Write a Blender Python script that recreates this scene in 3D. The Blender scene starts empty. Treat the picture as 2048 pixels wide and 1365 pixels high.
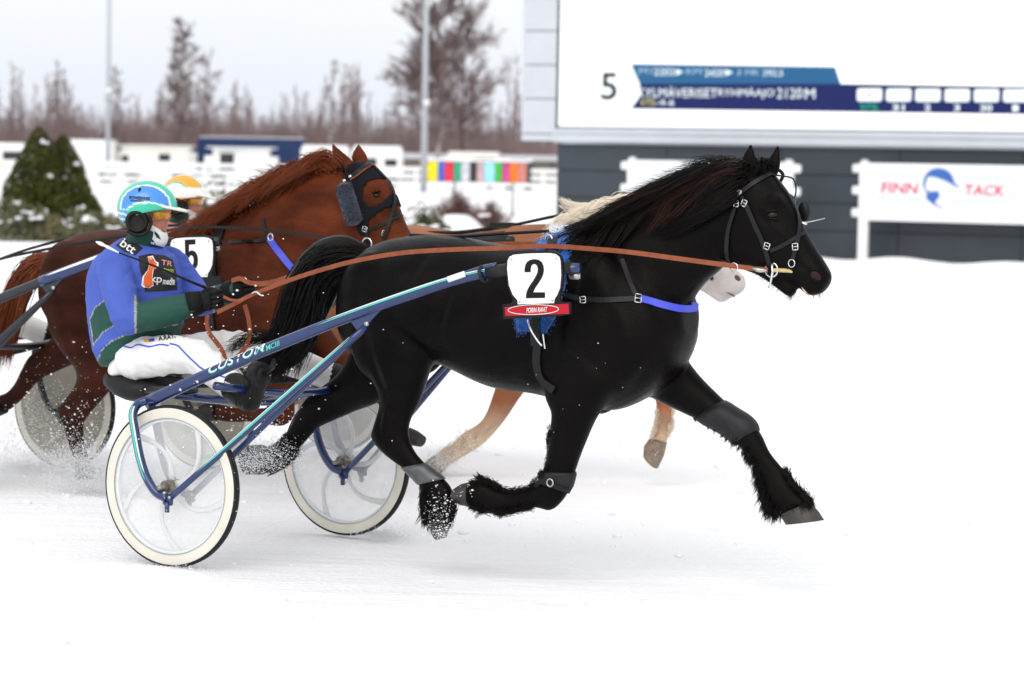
import bpy, bmesh, math, random
import numpy as np
from mathutils import Vector, Matrix
from mathutils.bvhtree import BVHTree

random.seed(7)
rng = np.random.default_rng(7)
SC = bpy.context.scene
COL = SC.collection
PI = math.pi

# ------------------------------------------------------------------ camera
FPX = 6000.0                       # focal length in photo pixels (2048 wide)
CAMH = 1.835
PITCH = math.atan((682.5 - 315.0) / FPX)
CR = Matrix.Rotation(math.radians(90) - PITCH, 3, 'X') @ Matrix.Rotation(math.radians(1.0), 3, 'Z')
CAMLOC = Vector((0, 0, CAMH))
cam_d = bpy.data.cameras.new('camera')
cam = bpy.data.objects.new('camera', cam_d)
COL.objects.link(cam)
cam.location = CAMLOC
cam.rotation_euler = CR.to_euler()
cam_d.sensor_fit = 'HORIZONTAL'
cam_d.sensor_width = 36.0
cam_d.lens = 36.0 * FPX / 2048.0
cam_d.clip_start = 0.5
cam_d.clip_end = 3000
cam_d.dof.use_dof = True
cam_d.dof.focus_distance = 13.1
cam_d.dof.aperture_fstop = 3.4
SC.camera = cam

# ------------------------------------------------------------------ sky, sun, exposure
SUN_EL, SUN_AZ = math.radians(38), math.radians(200)
world = bpy.data.worlds.new('World')
SC.world = world
world.use_nodes = True
wn = world.node_tree.nodes
wl = world.node_tree.links
wn.clear()
w_out = wn.new('ShaderNodeOutputWorld')
w_bg = wn.new('ShaderNodeBackground')
w_sky = wn.new('ShaderNodeTexSky')
w_sky.sky_type = 'NISHITA'
w_sky.sun_disc = False
w_sky.sun_elevation = SUN_EL
w_sky.sun_rotation = SUN_AZ
w_sky.dust_density = 3.0
w_mix = wn.new('ShaderNodeMix')
w_mix.data_type = 'RGBA'
w_mix.inputs[0].default_value = 0.82          # closed cloud deck over the blue
w_tc = wn.new('ShaderNodeTexCoord')
w_sep = wn.new('ShaderNodeSeparateXYZ')
w_ramp = wn.new('ShaderNodeValToRGB')
w_ramp.color_ramp.elements[0].position = 0.0
w_ramp.color_ramp.elements[0].color = (0.80, 0.845, 0.94, 1)
w_ramp.color_ramp.elements[1].position = 0.55
w_ramp.color_ramp.elements[1].color = (1.0, 1.0, 1.0, 1)
w_el = w_ramp.color_ramp.elements.new(0.07)
w_el.color = (0.94, 0.96, 1.0, 1)
w_noise = wn.new('ShaderNodeTexNoise')
w_noise.inputs['Scale'].default_value = 3.0
w_noise.inputs['Detail'].default_value = 5.0
w_add = wn.new('ShaderNodeMath'); w_add.operation = 'MULTIPLY_ADD'
w_add.inputs[1].default_value = 0.06
w_scale = wn.new('ShaderNodeVectorMath'); w_scale.operation = 'SCALE'
w_scale.inputs['Scale'].default_value = 10.2
wl.new(w_tc.outputs['Generated'], w_sep.inputs[0])
wl.new(w_tc.outputs['Generated'], w_noise.inputs['Vector'])
w_sub = wn.new('ShaderNodeMath'); w_sub.operation = 'SUBTRACT'; w_sub.inputs[1].default_value = 0.5
wl.new(w_noise.outputs['Fac'], w_sub.inputs[0])
wl.new(w_sub.outputs[0], w_add.inputs[0])
wl.new(w_sep.outputs['Z'], w_add.inputs[2])
wl.new(w_add.outputs[0], w_ramp.inputs['Fac'])
wl.new(w_ramp.outputs['Color'], w_scale.inputs[0])
wl.new(w_sky.outputs['Color'], w_mix.inputs[6])
wl.new(w_scale.outputs['Vector'], w_mix.inputs[7])
wl.new(w_mix.outputs[2], w_bg.inputs['Color'])
w_bg.inputs['Strength'].default_value = 0.1
wl.new(w_bg.outputs[0], w_out.inputs[0])

sun_d = bpy.data.lights.new('sun', 'SUN')
sun_d.energy = 1.2
sun_d.angle = math.radians(50)
sun_d.color = (1.0, 0.97, 0.93)
sun = bpy.data.objects.new('sun', sun_d)
COL.objects.link(sun)
sd = Vector((math.cos(SUN_EL) * math.sin(SUN_AZ), math.cos(SUN_EL) * math.cos(SUN_AZ), math.sin(SUN_EL)))
sun.rotation_euler = sd.to_track_quat('Z', 'Y').to_euler()
sun.location = sd * 40

vs = SC.view_settings
vs.view_transform = 'Standard'
vs.look = 'None'
vs.gamma = 1.0
vs.exposure = 0.26
vs.use_curve_mapping = False
try:
    SC.cycles.use_denoising = True
    SC.cycles.max_bounces = 6
    SC.cycles.transparent_max_bounces = 12
    SC.cycles.sample_clamp_indirect = 6
except Exception:
    pass

# ------------------------------------------------------------------ pixel rays and rig frames
def ray(u, v):
    return (CR @ Vector(((u - 1024) / FPX, -(v - 682.5) / FPX, -1.0)))

def at_depth(u, v, y):
    d = ray(u, v)
    return CAMLOC + d * (y / d.y)

def on_ground(u, v, z=0.0):
    d = ray(u, v)
    return CAMLOC + d * ((z - CAMH) / d.z)

class Frame:
    """heading frame: local x forward, y to the far side, z up"""
    def __init__(self, x, y, theta):
        self.O = Vector((x, y, 0))
        self.th = theta
        self.H = Vector((math.cos(theta), -math.sin(theta), 0))
        self.L = Vector((math.sin(theta), math.cos(theta), 0))
    def loc(self, w):
        d = w - self.O
        return Vector((d.dot(self.H), d.dot(self.L), d.z))
    def wor(self, p):
        return self.O + self.H * p[0] + self.L * p[1] + Vector((0, 0, p[2]))
    def P(self, u, v, t):
        """pixel -> local point on the plane y = t"""
        d = ray(u, v)
        k = (t - (CAMLOC - self.O).dot(self.L)) / d.dot(self.L)
        return self.loc(CAMLOC + d * k)
    def k(self, u):
        return math.tan(self.th - math.atan((u - 1024) / FPX))

TH = math.radians(30)
FA = Frame(-1.14, 13.78, TH)
FB = Frame(-2.92, 16.62, TH)
FC = Frame(-1.42, 17.9, TH)

# ------------------------------------------------------------------ mesh helpers
class MB:
    def __init__(self):
        self.v, self.f = [], []
    def ring_loft(self, rings, cap0=True, cap1=True):
        n = len(rings[0]); b = len(self.v)
        for r in rings:
            self.v.extend([tuple(p) for p in r])
        for i in range(len(rings) - 1):
            for j in range(n):
                a = b + i * n + j; c = b + i * n + (j + 1) % n
                self.f.append((a, c, c + n, a + n))
        if cap0: self.f.append(tuple(b + j for j in reversed(range(n))))
        if cap1:
            e = b + (len(rings) - 1) * n
            self.f.append(tuple(e + j for j in range(n)))
        return self
    def tube(self, pts, r, n=10, cap=True, up=None):
        pts = [Vector(p) for p in pts]
        if not isinstance(r, (list, tuple)): r = [r] * len(pts)
        rings = []; prev = None
        for i, p in enumerate(pts):
            a = pts[max(i - 1, 0)]; c = pts[min(i + 1, len(pts) - 1)]
            t = (c - a)
            t = t.normalized() if t.length > 1e-9 else Vector((0, 0, 1))
            if prev is None:
                ref = Vector(up) if up else (Vector((0, 0, 1)) if abs(t.z) < 0.9 else Vector((1, 0, 0)))
                x = ref - t * ref.dot(t)
            else:
                x = prev - t * prev.dot(t)
            x.normalize(); prev = x
            y = t.cross(x)
            rr = r[i]
            rx, ry = rr if isinstance(rr, tuple) else (rr, rr)
            rings.append([p + x * (rx * math.cos(2 * PI * j / n)) + y * (ry * math.sin(2 * PI * j / n)) for j in range(n)])
        return self.ring_loft(rings, cap, cap)
    def box(self, c, sx, sy, sz, R=None, bev=0.0):
        c = Vector(c); b = len(self.v)
        if bev <= 0:
            for dx in (-1, 1):
                for dy in (-1, 1):
                    for dz in (-1, 1):
                        p = Vector((dx * sx / 2, dy * sy / 2, dz * sz / 2))
                        if R: p = R @ p
                        self.v.append(tuple(c + p))
            for q in ((0, 1, 3, 2), (4, 6, 7, 5), (0, 4, 5, 1), (2, 3, 7, 6), (0, 2, 6, 4), (1, 5, 7, 3)):
                self.f.append(tuple(b + i for i in q))
        else:
            bm = bmesh.new(); bmesh.ops.create_cube(bm, size=1)
            for v in bm.verts: v.co = Vector((v.co.x * sx, v.co.y * sy, v.co.z * sz))
            bmesh.ops.bevel(bm, geom=bm.edges[:], offset=bev, segments=2, affect='EDGES')
            for v in bm.verts:
                p = v.co.copy()
                if R: p = R @ p
                v.co = c + p
            self.add_bm(bm)
        return self
    def add_bm(self, bm):
        b = len(self.v)
        bm.verts.index_update()
        self.v.extend([tuple(v.co) for v in bm.verts])
        self.f.extend([tuple(b + v.index for v in f.verts) for f in bm.faces])
        bm.free()
        return self
    def ball(self, c, rx, ry=None, rz=None, R=None, nu=14, nv=9):
        ry = rx if ry is None else ry; rz = rx if rz is None else rz
        c = Vector(c); rings = []
        for i in range(1, nv):
            ph = PI * i / nv
            ring = []
            for j in range(nu):
                a = 2 * PI * j / nu
                p = Vector((rx * math.sin(ph) * math.cos(a), ry * math.sin(ph) * math.sin(a), -rz * math.cos(ph)))
                if R: p = R @ p
                ring.append(c + p)
            rings.append(ring)
        b = len(self.v)
        self.ring_loft(rings, False, False)
        s = Vector((0, 0, -rz)); e = Vector((0, 0, rz))
        if R: s = R @ s; e = R @ e
        self.v.append(tuple(c + s)); self.v.append(tuple(c + e))
        i0 = len(self.v) - 2; i1 = i0 + 1; last = b + (nv - 2) * nu
        for j in range(nu):
            self.f.append((b + (j + 1) % nu, b + j, i0))
            self.f.append((last + j, last + (j + 1) % nu, i1))
        return self
    def prism(self, outline, n, d):
        """outline: list of Vectors (planar), extruded by n*d"""
        b = len(self.v); m = len(outline); n = Vector(n) * d
        self.v.extend([tuple(p) for p in outline])
        self.v.extend([tuple(Vector(p) + n) for p in outline])
        self.f.append(tuple(b + i for i in reversed(range(m))))
        self.f.append(tuple(b + m + i for i in range(m)))
        for i in range(m):
            j = (i + 1) % m
            self.f.append((b + i, b + j, b + m + j, b + m + i))
        return self
    def torus(self, c, axis, R, r, n=40, m=10):
        axis = Vector(axis).normalized()
        x = axis.orthogonal().normalized(); y = axis.cross(x)
        pts = [Vector(c) + x * (R * math.cos(2 * PI * i / n)) + y * (R * math.sin(2 * PI * i / n)) for i in range(n)]
        b = len(self.v)
        for i in range(n):
            o = (pts[i] - Vector(c)).normalized()
            rr = r if isinstance(r, tuple) else (r, r)
            for j in range(m):
                a = 2 * PI * j / m
                self.v.append(tuple(pts[i] + o * (rr[0] * math.cos(a)) + axis * (rr[1] * math.sin(a))))
        for i in range(n):
            for j in range(m):
                a0 = b + i * m + j; a1 = b + i * m + (j + 1) % m
                b0 = b + ((i + 1) % n) * m + j; b1 = b + ((i + 1) % n) * m + (j + 1) % m
                self.f.append((a0, b0, b1, a1))
        return self
    def lathe(self, c, axis, prof, n=40):
        """prof: list of (radius, height along axis), closed profile"""
        axis = Vector(axis).normalized()
        x = axis.orthogonal().normalized(); y = axis.cross(x)
        b = len(self.v); m = len(prof)
        for i in range(n):
            a = 2 * PI * i / n
            o = x * math.cos(a) + y * math.sin(a)
            for (r, h) in prof:
                self.v.append(tuple(Vector(c) + o * r + axis * h))
        for i in range(n):
            for j in range(m):
                k = (j + 1) % m
                self.f.append((b + i * m + j, b + ((i + 1) % n) * m + j, b + ((i + 1) % n) * m + k, b + i * m + k))
        return self
    def turn(self, c, ang):
        """rotate everything collected so far about a vertical axis"""
        ca, sa = math.cos(ang), math.sin(ang)
        self.v = [(c[0] + (x - c[0]) * ca - (y - c[1]) * sa, c[1] + (x - c[0]) * sa + (y - c[1]) * ca, z) for (x, y, z) in self.v]
        return self
    def add(self, o):
        b = len(self.v); self.v.extend(o.v); self.f.extend([tuple(b + i for i in f) for f in o.f]); return self
    def mesh(self, name, smooth=True):
        me = bpy.data.meshes.new(name)
        me.from_pydata(self.v, [], self.f)
        me.validate()
        if smooth and len(me.polygons):
            me.polygons.foreach_set('use_smooth', [True] * len(me.polygons))
        me.update()
        return me
    def build(self, name, mat, parent=None, smooth=True, sharp=None):
        me = self.mesh(name, smooth)
        if sharp is not None:
            me.set_sharp_from_angle(angle=math.radians(sharp))
        return link(name, me, mat, parent)

def link(name, me, mat, parent=None):
    o = bpy.data.objects.new(name, me)
    if mat is not None and not me.materials: me.materials.append(mat)
    COL.objects.link(o)
    if parent is not None:
        o.parent = parent
        if 'base' in parent: o.location = -Vector(parent['base'])
    return o

def strip(parent):
    pass

def thing(name, label, cat, frame=None, base=(0, 0, 0), group=None):
    """Empty at the thing's base; children are modelled in the frame's coordinates"""
    e = bpy.data.objects.new(name, None)
    e.empty_display_size = 0.2
    COL.objects.link(e)
    b = Vector(base)
    if frame is not None:
        e.location = frame.wor(b); e.rotation_euler = (0, 0, -frame.th)
    else:
        e.location = b
    e['base'] = tuple(b)
    tag(e, label, cat, group)
    return e

def tag(o, label=None, cat=None, group=None, kind=None):
    if label: o['label'] = label
    if cat: o['category'] = cat
    if group: o['group'] = group
    if kind: o['kind'] = kind
    return o

def place(o, frame):
    """a one-mesh thing modelled in frame coordinates"""
    o.location = frame.O; o.rotation_euler = (0, 0, -frame.th)
    return o

def recenter(o):
    """put a top-level mesh's origin at the bottom centre of its geometry"""
    me = o.data
    n = len(me.vertices)
    co = np.empty(n * 3, np.float32); me.vertices.foreach_get('co', co); co = co.reshape(-1, 3)
    c = Vector(((co[:, 0].min() + co[:, 0].max()) / 2, (co[:, 1].min() + co[:, 1].max()) / 2, co[:, 2].min()))
    me.transform(Matrix.Translation(-c))
    o.location = o.matrix_basis @ c
    return o

# ------------------------------------------------------------------ materials
def mat(name, col, rough=0.6, metal=0.0, noise=0.0, nscale=20.0, bump=0.0, bscale=60.0, spec=None,
        emit=None, estr=1.0, stretch=None, attr=None, sheen=0.0, coat=0.0, col2=None, alpha=None, rvar=0.0):
    m = bpy.data.materials.new(name)
    m.use_nodes = True
    nt = m.node_tree; N = nt.nodes; Lk = nt.links
    b = N['Principled BSDF']
    b.inputs['Roughness'].default_value = rough
    b.inputs['Metallic'].default_value = metal
    if spec is not None: b.inputs['Specular IOR Level'].default_value = spec
    if sheen:
        b.inputs['Sheen Weight'].default_value = sheen
        b.inputs['Sheen Roughness'].default_value = 0.4
    if coat: b.inputs['Coat Weight'].default_value = coat
    b.inputs['Base Color'].default_value = (*col, 1)
    tc = N.new('ShaderNodeTexCoord')
    vec = tc.outputs['Object']
    if stretch:
        mp = N.new('ShaderNodeMapping'); mp.inputs['Scale'].default_value = stretch
        Lk.new(vec, mp.inputs['Vector']); vec = mp.outputs['Vector']
    src = None
    if attr:
        a = N.new('ShaderNodeAttribute'); a.attribute_name = attr
        src = a.outputs['Color']; Lk.new(src, b.inputs['Base Color'])
    if noise > 0:
        nz = N.new('ShaderNodeTexNoise'); nz.inputs['Scale'].default_value = nscale; nz.inputs['Detail'].default_value = 6
        Lk.new(vec, nz.inputs['Vector'])
        mx = N.new('ShaderNodeMix'); mx.data_type = 'RGBA'
        if col2 is not None:
            cr = N.new('ShaderNodeValToRGB')
            cr.color_ramp.elements[0].position = 0.5 - 0.5 * (1 - noise) * 0.5
            cr.color_ramp.elements[1].position = 0.5 + 0.5 * (1 - noise) * 0.5
            Lk.new(nz.outputs['Fac'], cr.inputs['Fac'])
            Lk.new(cr.outputs['Color'], mx.inputs[0])
            mx.inputs[6].default_value = (*col, 1)
            if src: Lk.new(src, mx.inputs[6])
            mx.inputs[7].default_value = (*col2, 1)
        else:
            mx.blend_type = 'MULTIPLY'
            mx.inputs[0].default_value = 1.0
            cr = N.new('ShaderNodeMapRange')
            cr.inputs[1].default_value = 0.25; cr.inputs[2].default_value = 0.75
            cr.inputs[3].default_value = 1 - noise; cr.inputs[4].default_value = 1 + noise
            Lk.new(nz.outputs['Fac'], cr.inputs[0])
            mx.inputs[6].default_value = (*col, 1)
            if src: Lk.new(src, mx.inputs[6])
            Lk.new(cr.outputs[0], mx.inputs[7])
        Lk.new(mx.outputs[2], b.inputs['Base Color'])
    if bump > 0:
        nb = N.new('ShaderNodeTexNoise'); nb.inputs['Scale'].default_value = bscale; nb.inputs['Detail'].default_value = 5
        Lk.new(vec, nb.inputs['Vector'])
        bp = N.new('ShaderNodeBump'); bp.inputs['Strength'].default_value = bump; bp.inputs['Distance'].default_value = 0.01
        Lk.new(nb.outputs['Fac'], bp.inputs['Height']); Lk.new(bp.outputs['Normal'], b.inputs['Normal'])
    if rvar > 0:
        nr_ = N.new('ShaderNodeTexNoise'); nr_.inputs['Scale'].default_value = 7.0; nr_.inputs['Detail'].default_value = 8; nr_.inputs['Roughness'].default_value = .65
        Lk.new(vec, nr_.inputs['Vector']); mr_ = N.new('ShaderNodeMapRange')
        mr_.inputs[1].default_value = .3; mr_.inputs[2].default_value = .7; mr_.inputs[3].default_value = max(.05, rough - rvar); mr_.inputs[4].default_value = min(1, rough + rvar)
        Lk.new(nr_.outputs['Fac'], mr_.inputs[0]); Lk.new(mr_.outputs[0], b.inputs['Roughness'])
    if emit is not None:
        b.inputs['Emission Color'].default_value = (*emit, 1)
        b.inputs['Emission Strength'].default_value = estr
    if alpha is not None:
        b.inputs['Alpha'].default_value = alpha
    return m

def set_attr(me, fn, name='tint'):
    n = len(me.vertices)
    co = np.empty(n * 3, np.float32); me.vertices.foreach_get('co', co); co = co.reshape(-1, 3)
    c = np.ones((n, 4), np.float32); c[:, :3] = fn(co)
    at = me.attributes.new(name, 'FLOAT_COLOR', 'POINT')
    at.data.foreach_set('color', c.ravel())

def voxel(mb, size, iters=5, factor=0.5, name='body'):
    """union of overlapping closed shells -> one continuous smooth surface"""
    me = mb.mesh('tmp')
    bm = bmesh.new(); bm.from_mesh(me)
    bmesh.ops.recalc_face_normals(bm, faces=bm.faces[:]); bm.to_mesh(me); bm.free()
    o = bpy.data.objects.new('tmp', me); COL.objects.link(o)
    r = o.modifiers.new('r', 'REMESH'); r.mode = 'VOXEL'; r.voxel_size = size; r.use_smooth_shade = True
    if iters:
        s = o.modifiers.new('s', 'SMOOTH'); s.iterations = iters; s.factor = factor
    dg = bpy.context.evaluated_depsgraph_get(); dg.update()
    out = bpy.data.meshes.new_from_object(o.evaluated_get(dg))
    out.name = name
    COL.objects.unlink(o); bpy.data.objects.remove(o); bpy.data.meshes.remove(me)
    return out

def relax(me, iters, ears=()):
    """Laplacian smoothing that spares the ears"""
    n = len(me.vertices); co = np.empty(n * 3, np.float32); me.vertices.foreach_get('co', co); co = co.reshape(-1, 3).astype(float)
    e = np.empty(len(me.edges) * 2, np.int32); me.edges.foreach_get('vertices', e); e = e.reshape(-1, 2)
    deg = np.bincount(e.ravel(), minlength=n).astype(float)[:, None]; w = np.ones((n, 1)) * .5
    for (b0, b1, tip, th) in ears:
        a = (np.array(b0) + np.array(b1)) / 2; b = np.array(tip); ab = b - a; t = ((co - a) @ ab) / (ab @ ab)
        d = np.linalg.norm(co - a - np.clip(t, 0, 1)[:, None] * ab, axis=1)
        w[(d < .05) & (t > .05)] = .07
    for _ in range(iters):
        s = np.zeros_like(co)
        for k in range(3):
            s[:, k] = np.bincount(e[:, 0], co[e[:, 1], k], n) + np.bincount(e[:, 1], co[e[:, 0], k], n)
        co += (s / deg - co) * w
    me.vertices.foreach_set('co', co.astype(np.float32).ravel()); me.update()
    return me

def spow(x, e):
    return math.copysign(abs(x) ** e, x)

def section(A, B, w, n=24, e=1.0, egg=0.0):
    A = Vector(A); B = Vector(B); c = (A + B) / 2; h = (A - B) / 2
    out = []
    for j in range(n):
        a = 2 * PI * j / n
        ca, sa = spow(math.cos(a), e), spow(math.sin(a), e)
        out.append(c + h * ca + Vector((0, w * sa * (1 - egg * ca), 0)))
    return out

def secpx(F, rows, fix=True):
    """rows of (ua, va, ub, vb, t, w) -> (A, B, w) in frame coordinates"""
    out = []
    for (ua, va, ub, vb, t, w) in rows:
        A = F.P(ua, va, t); B = F.P(ub, vb, t)
        if fix:
            c = (A + B) / 2; h = (A - B) / 2
            kk = F.k((ua + ub) / 2) * w * 0.85
            hs = abs(h.x)
            n2 = math.sqrt(max(hs * hs - kk * kk, (hs * 0.45) ** 2))
            h = Vector((math.copysign(n2, h.x), 0, h.z))
            A, B = c + h, c - h
        out.append((A, B, w))
    return out

def catmull(pts, per=6):
    pts = [Vector(p) for p in pts]
    if len(pts) < 3:
        return [pts[0].lerp(pts[-1], i / per) for i in range(per + 1)]
    P = [pts[0] * 2 - pts[1]] + pts + [pts[-1] * 2 - pts[-2]]
    out = []
    for i in range(1, len(P) - 2):
        p0, p1, p2, p3 = P[i - 1], P[i], P[i + 1], P[i + 2]
        for k in range(per):
            t = k / per
            out.append(0.5 * ((2 * p1) + (p2 - p0) * t + (2 * p0 - 5 * p1 + 4 * p2 - p3) * t * t + (3 * p1 - p0 - 3 * p2 + p3) * t ** 3))
    out.append(pts[-1])
    return out

def strands(mb, polys, r0, r1=None, sides=3):
    """thin tapered hairs"""
    r1 = r0 * 0.25 if r1 is None else r1
    for pl in polys:
        m = len(pl)
        mb.tube(pl, [r0 + (r1 - r0) * (i / (m - 1)) ** 1.5 for i in range(m)], n=sides, cap=False)

def text_mesh(txt, size=1.0, bold=0.0, extrude=0.0, shear=0.0, align='CENTER', space=1.0):
    c = bpy.data.curves.new('txt', 'FONT')
    c.body = txt; c.size = size; c.offset = bold; c.extrude = extrude; c.shear = shear
    c.align_x = align; c.align_y = 'CENTER'; c.space_character = space
    c.resolution_u = 4
    o = bpy.data.objects.new('txt', c); COL.objects.link(o)
    dg = bpy.context.evaluated_depsgraph_get(); dg.update()
    me = bpy.data.meshes.new_from_object(o.evaluated_get(dg))
    COL.objects.unlink(o); bpy.data.objects.remove(o); bpy.data.curves.remove(c)
    return me

def text_on(name, txt, origin, xdir, ydir, height, mat_, parent, width=None, bold=0.0, shear=0.0, ndir=None, ext=0.0008, conform=None):
    """flat lettering of a given cap height (and width) laid on a plane"""
    me = text_mesh(txt, 1.0, bold, 0.0, shear)
    n = len(me.vertices)
    co = np.empty(n * 3, np.float32); me.vertices.foreach_get('co', co); co = co.reshape(-1, 3)
    mn, mx = co.min(0), co.max(0); c = (mn + mx) / 2; sz = np.maximum(mx - mn, 1e-6)
    sy = height / sz[1]; sx = (width / sz[0]) if width else sy
    X = Vector(xdir).normalized(); Y = Vector(ydir).normalized(); Nn = Vector(ndir).normalized() if ndir is not None else X.cross(Y)
    O = Vector(origin)
    out = []
    for p in co:
        q = O + X * float((p[0] - c[0]) * sx) + Y * float((p[1] - c[1]) * sy) + Nn * ext
        if conform: q = conform(q)
        out.append(q)
    for i, q in enumerate(out): me.vertices[i].co = q
    me.update()
    me.name = name
    return link(name, me, mat_, parent)
# ------------------------------------------------------------------ snow ground
M = {}
def snow_material():
    m = mat('snow', (0.86, 0.87, 0.90), 0.75, noise=0.03, nscale=0.6, spec=0.2)
    nt = m.node_tree; N = nt.nodes; Lk = nt.links; b = N['Principled BSDF']
    tc = N.new('ShaderNodeTexCoord')
    mp = N.new('ShaderNodeMapping'); mp.inputs['Rotation'].default_value = (0, 0, TH); mp.inputs['Scale'].default_value = (0.35, 1.6, 1)
    Lk.new(tc.outputs['Object'], mp.inputs['Vector'])
    n1 = N.new('ShaderNodeTexNoise'); n1.inputs['Scale'].default_value = 2.2; n1.inputs['Detail'].default_value = 9; n1.inputs['Roughness'].default_value = 0.62
    Lk.new(mp.outputs[0], n1.inputs['Vector'])
    n2 = N.new('ShaderNodeTexNoise'); n2.inputs['Scale'].default_value = 30; n2.inputs['Detail'].default_value = 4
    Lk.new(tc.outputs['Object'], n2.inputs['Vector'])
    ad = N.new('ShaderNodeMath'); ad.operation = 'MULTIPLY_ADD'; ad.inputs[1].default_value = 0.25
    Lk.new(n2.outputs['Fac'], ad.inputs[0]); Lk.new(n1.outputs['Fac'], ad.inputs[2])
    bp = N.new('ShaderNodeBump'); bp.inputs['Strength'].default_value = 0.6; bp.inputs['Distance'].default_value = 0.08
    Lk.new(ad.outputs[0], bp.inputs['Height']); Lk.new(bp.outputs[0], b.inputs['Normal'])
    # faint sand specks thrown up from the track bed
    n3 = N.new('ShaderNodeTexNoise'); n3.inputs['Scale'].default_value = 9; n3.inputs['Detail'].default_value = 8; n3.inputs['Roughness'].default_value = 0.75
    Lk.new(mp.outputs[0], n3.inputs['Vector'])
    cr = N.new('ShaderNodeValToRGB'); cr.color_ramp.elements[0].position = 0.62; cr.color_ramp.elements[1].position = 0.80
    cr.color_ramp.elements[0].color = (0.925, 0.93, 0.945, 1); cr.color_ramp.elements[1].color = (0.66, 0.63, 0.60, 1)
    Lk.new(n3.outputs['Fac'], cr.inputs['Fac']); Lk.new(cr.outputs['Color'], b.inputs['Base Color'])
    return m
M['snow'] = snow_material()

def ground_sheet():
    bm = bmesh.new()
    xs = sorted(set([-1500, -600, -250, -120, -60] + [round(-12 + 0.25 * i, 3) for i in range(97)] + [-30, -20, 20, 30, 60, 120, 250, 600, 1500]))
    ys = sorted(set([-300, -60, 0, 4] + [round(7 + 0.25 * i, 3) for i in range(77)] + [30, 36, 44, 54, 66, 80, 100, 130, 180, 260, 400, 700, 1200, 2500]))
    r2 = np.random.default_rng(3)
    ph = r2.uniform(0, 6.28, (14, 3)); fr = r2.uniform(0.4, 3.0, (14, 2)) * r2.choice([-1, 1], (14, 2)); am = 0.006 / (0.6 + np.abs(fr).sum(1) * 0.5)
    g = []
    for y in ys:
        row = []
        for x in xs:
            z = 0.0
            if abs(x) < 13 and 6 < y < 27:
                z = float((am * np.sin(fr[:, 0] * x + fr[:, 1] * y + ph[:, 0])).sum()) - 0.004
            row.append(bm.verts.new((x, y, z)))
        g.append(row)
    for i in range(len(ys) - 1):
        for j in range(len(xs) - 1):
            bm.faces.new((g[i][j], g[i][j + 1], g[i + 1][j + 1], g[i + 1][j]))
    me = bpy.data.meshes.new('ground'); bm.to_mesh(me); bm.free()
    me.polygons.foreach_set('use_smooth', [True] * len(me.polygons))
    o = link('ground', me, M['snow']); tag(o, kind='structure')
ground_sheet()
# ------------------------------------------------------------------ horses
def dense(secs, per=3):
    A = catmull([s[0] for s in secs], per); B = catmull([s[1] for s in secs], per)
    W = catmull([Vector((s[2], 0, 0)) for s in secs], per)
    return [(a, b, max(w.x, 0.01)) for a, b, w in zip(A, B, W)]

def horse_body(F, torso, neck, head, jaw, legs, ears, vox=0.011, extra=None, iters=12):
    mb = MB()
    mb.ring_loft([section(*s, n=32, e=0.88, egg=0.10) for s in dense(torso)])
    mb.ring_loft([section(*s, n=28, e=0.95, egg=0.12) for s in dense(neck)])
    mb.ring_loft([section(*s, n=24, e=0.85, egg=0.0) for s in dense(head)])
    if jaw: mb.ring_loft([section(*s, n=14) for s in dense(jaw)])
    for lg in legs:
        mb.ring_loft([section(*s, n=22, e=0.95) for s in dense(lg)])
    for (base0, base1, tip, thick) in ears:
        b0, b1, tp = Vector(base0), Vector(base1), Vector(tip)
        rings = []
        for f, k in ((0.0, 0.92), (0.25, 1.02), (0.5, 0.85), (0.75, 0.52), (0.93, 0.2), (1.0, 0.08)):
            c = ((b0 + b1) / 2).lerp(tp, f); h = (b0 - b1) / 2 * k
            rings.append([c + h * math.cos(2 * PI * j / 10) + Vector((0, thick * max(k, 0.35) * math.sin(2 * PI * j / 10), 0)) for j in range(10)])
        mb.ring_loft(rings)
    if extra: extra(mb)
    return relax(voxel(mb, vox, 0), iters, ears)

def world_bvh(me, F):
    vs_ = [F.wor(v.co) for v in me.vertices]
    ps = [tuple(p.vertices) for p in me.polygons]
    return BVHTree.FromPolygons(vs_, ps)

class Skin:
    """ray-cast pixels on to a body, in its frame coordinates"""
    def __init__(self, F, me):
        self.F = F; self.bvh = world_bvh(me, F)
    def hit(self, u, v, t=0.0, off=0.0):
        d = ray(u, v).normalized()
        loc, nor, idx, dist = self.bvh.ray_cast(CAMLOC, d)
        if loc is None:
            p = self.F.P(u, v, t); w = self.F.wor(p)
            loc, nor, idx, dist = self.bvh.find_nearest(w)
            if nor.dot(d) > 0: nor = -nor
        if nor.dot(d) > 0: nor = -nor
        p = self.F.loc(loc); n = self.F.loc(self.F.O + nor); 
        return p + n * off, n
    def near(self, p, off=0.0):
        w = self.F.wor(p)
        loc, nor, idx, dist = self.bvh.find_nearest(w)
        q = self.F.loc(loc); n = self.F.loc(self.F.O + nor)
        return q + n * off, n

def ribbon(mb, pts, nors, width, thick):
    """strap of rectangular section lying on a surface"""
    rings = []
    for i, p in enumerate(pts):
        t = (pts[min(i + 1, len(pts) - 1)] - pts[max(i - 1, 0)])
        t.normalize()
        n = nors[i] - t * nors[i].dot(t)
        n.normalize(); b = t.cross(n)
        w = width[i] if isinstance(width, list) else width
        rings.append([p - b * w / 2, p + b * w / 2, p + b * w / 2 + n * thick, p - b * w / 2 + n * thick])
    mb.ring_loft(rings)
    return mb

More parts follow.
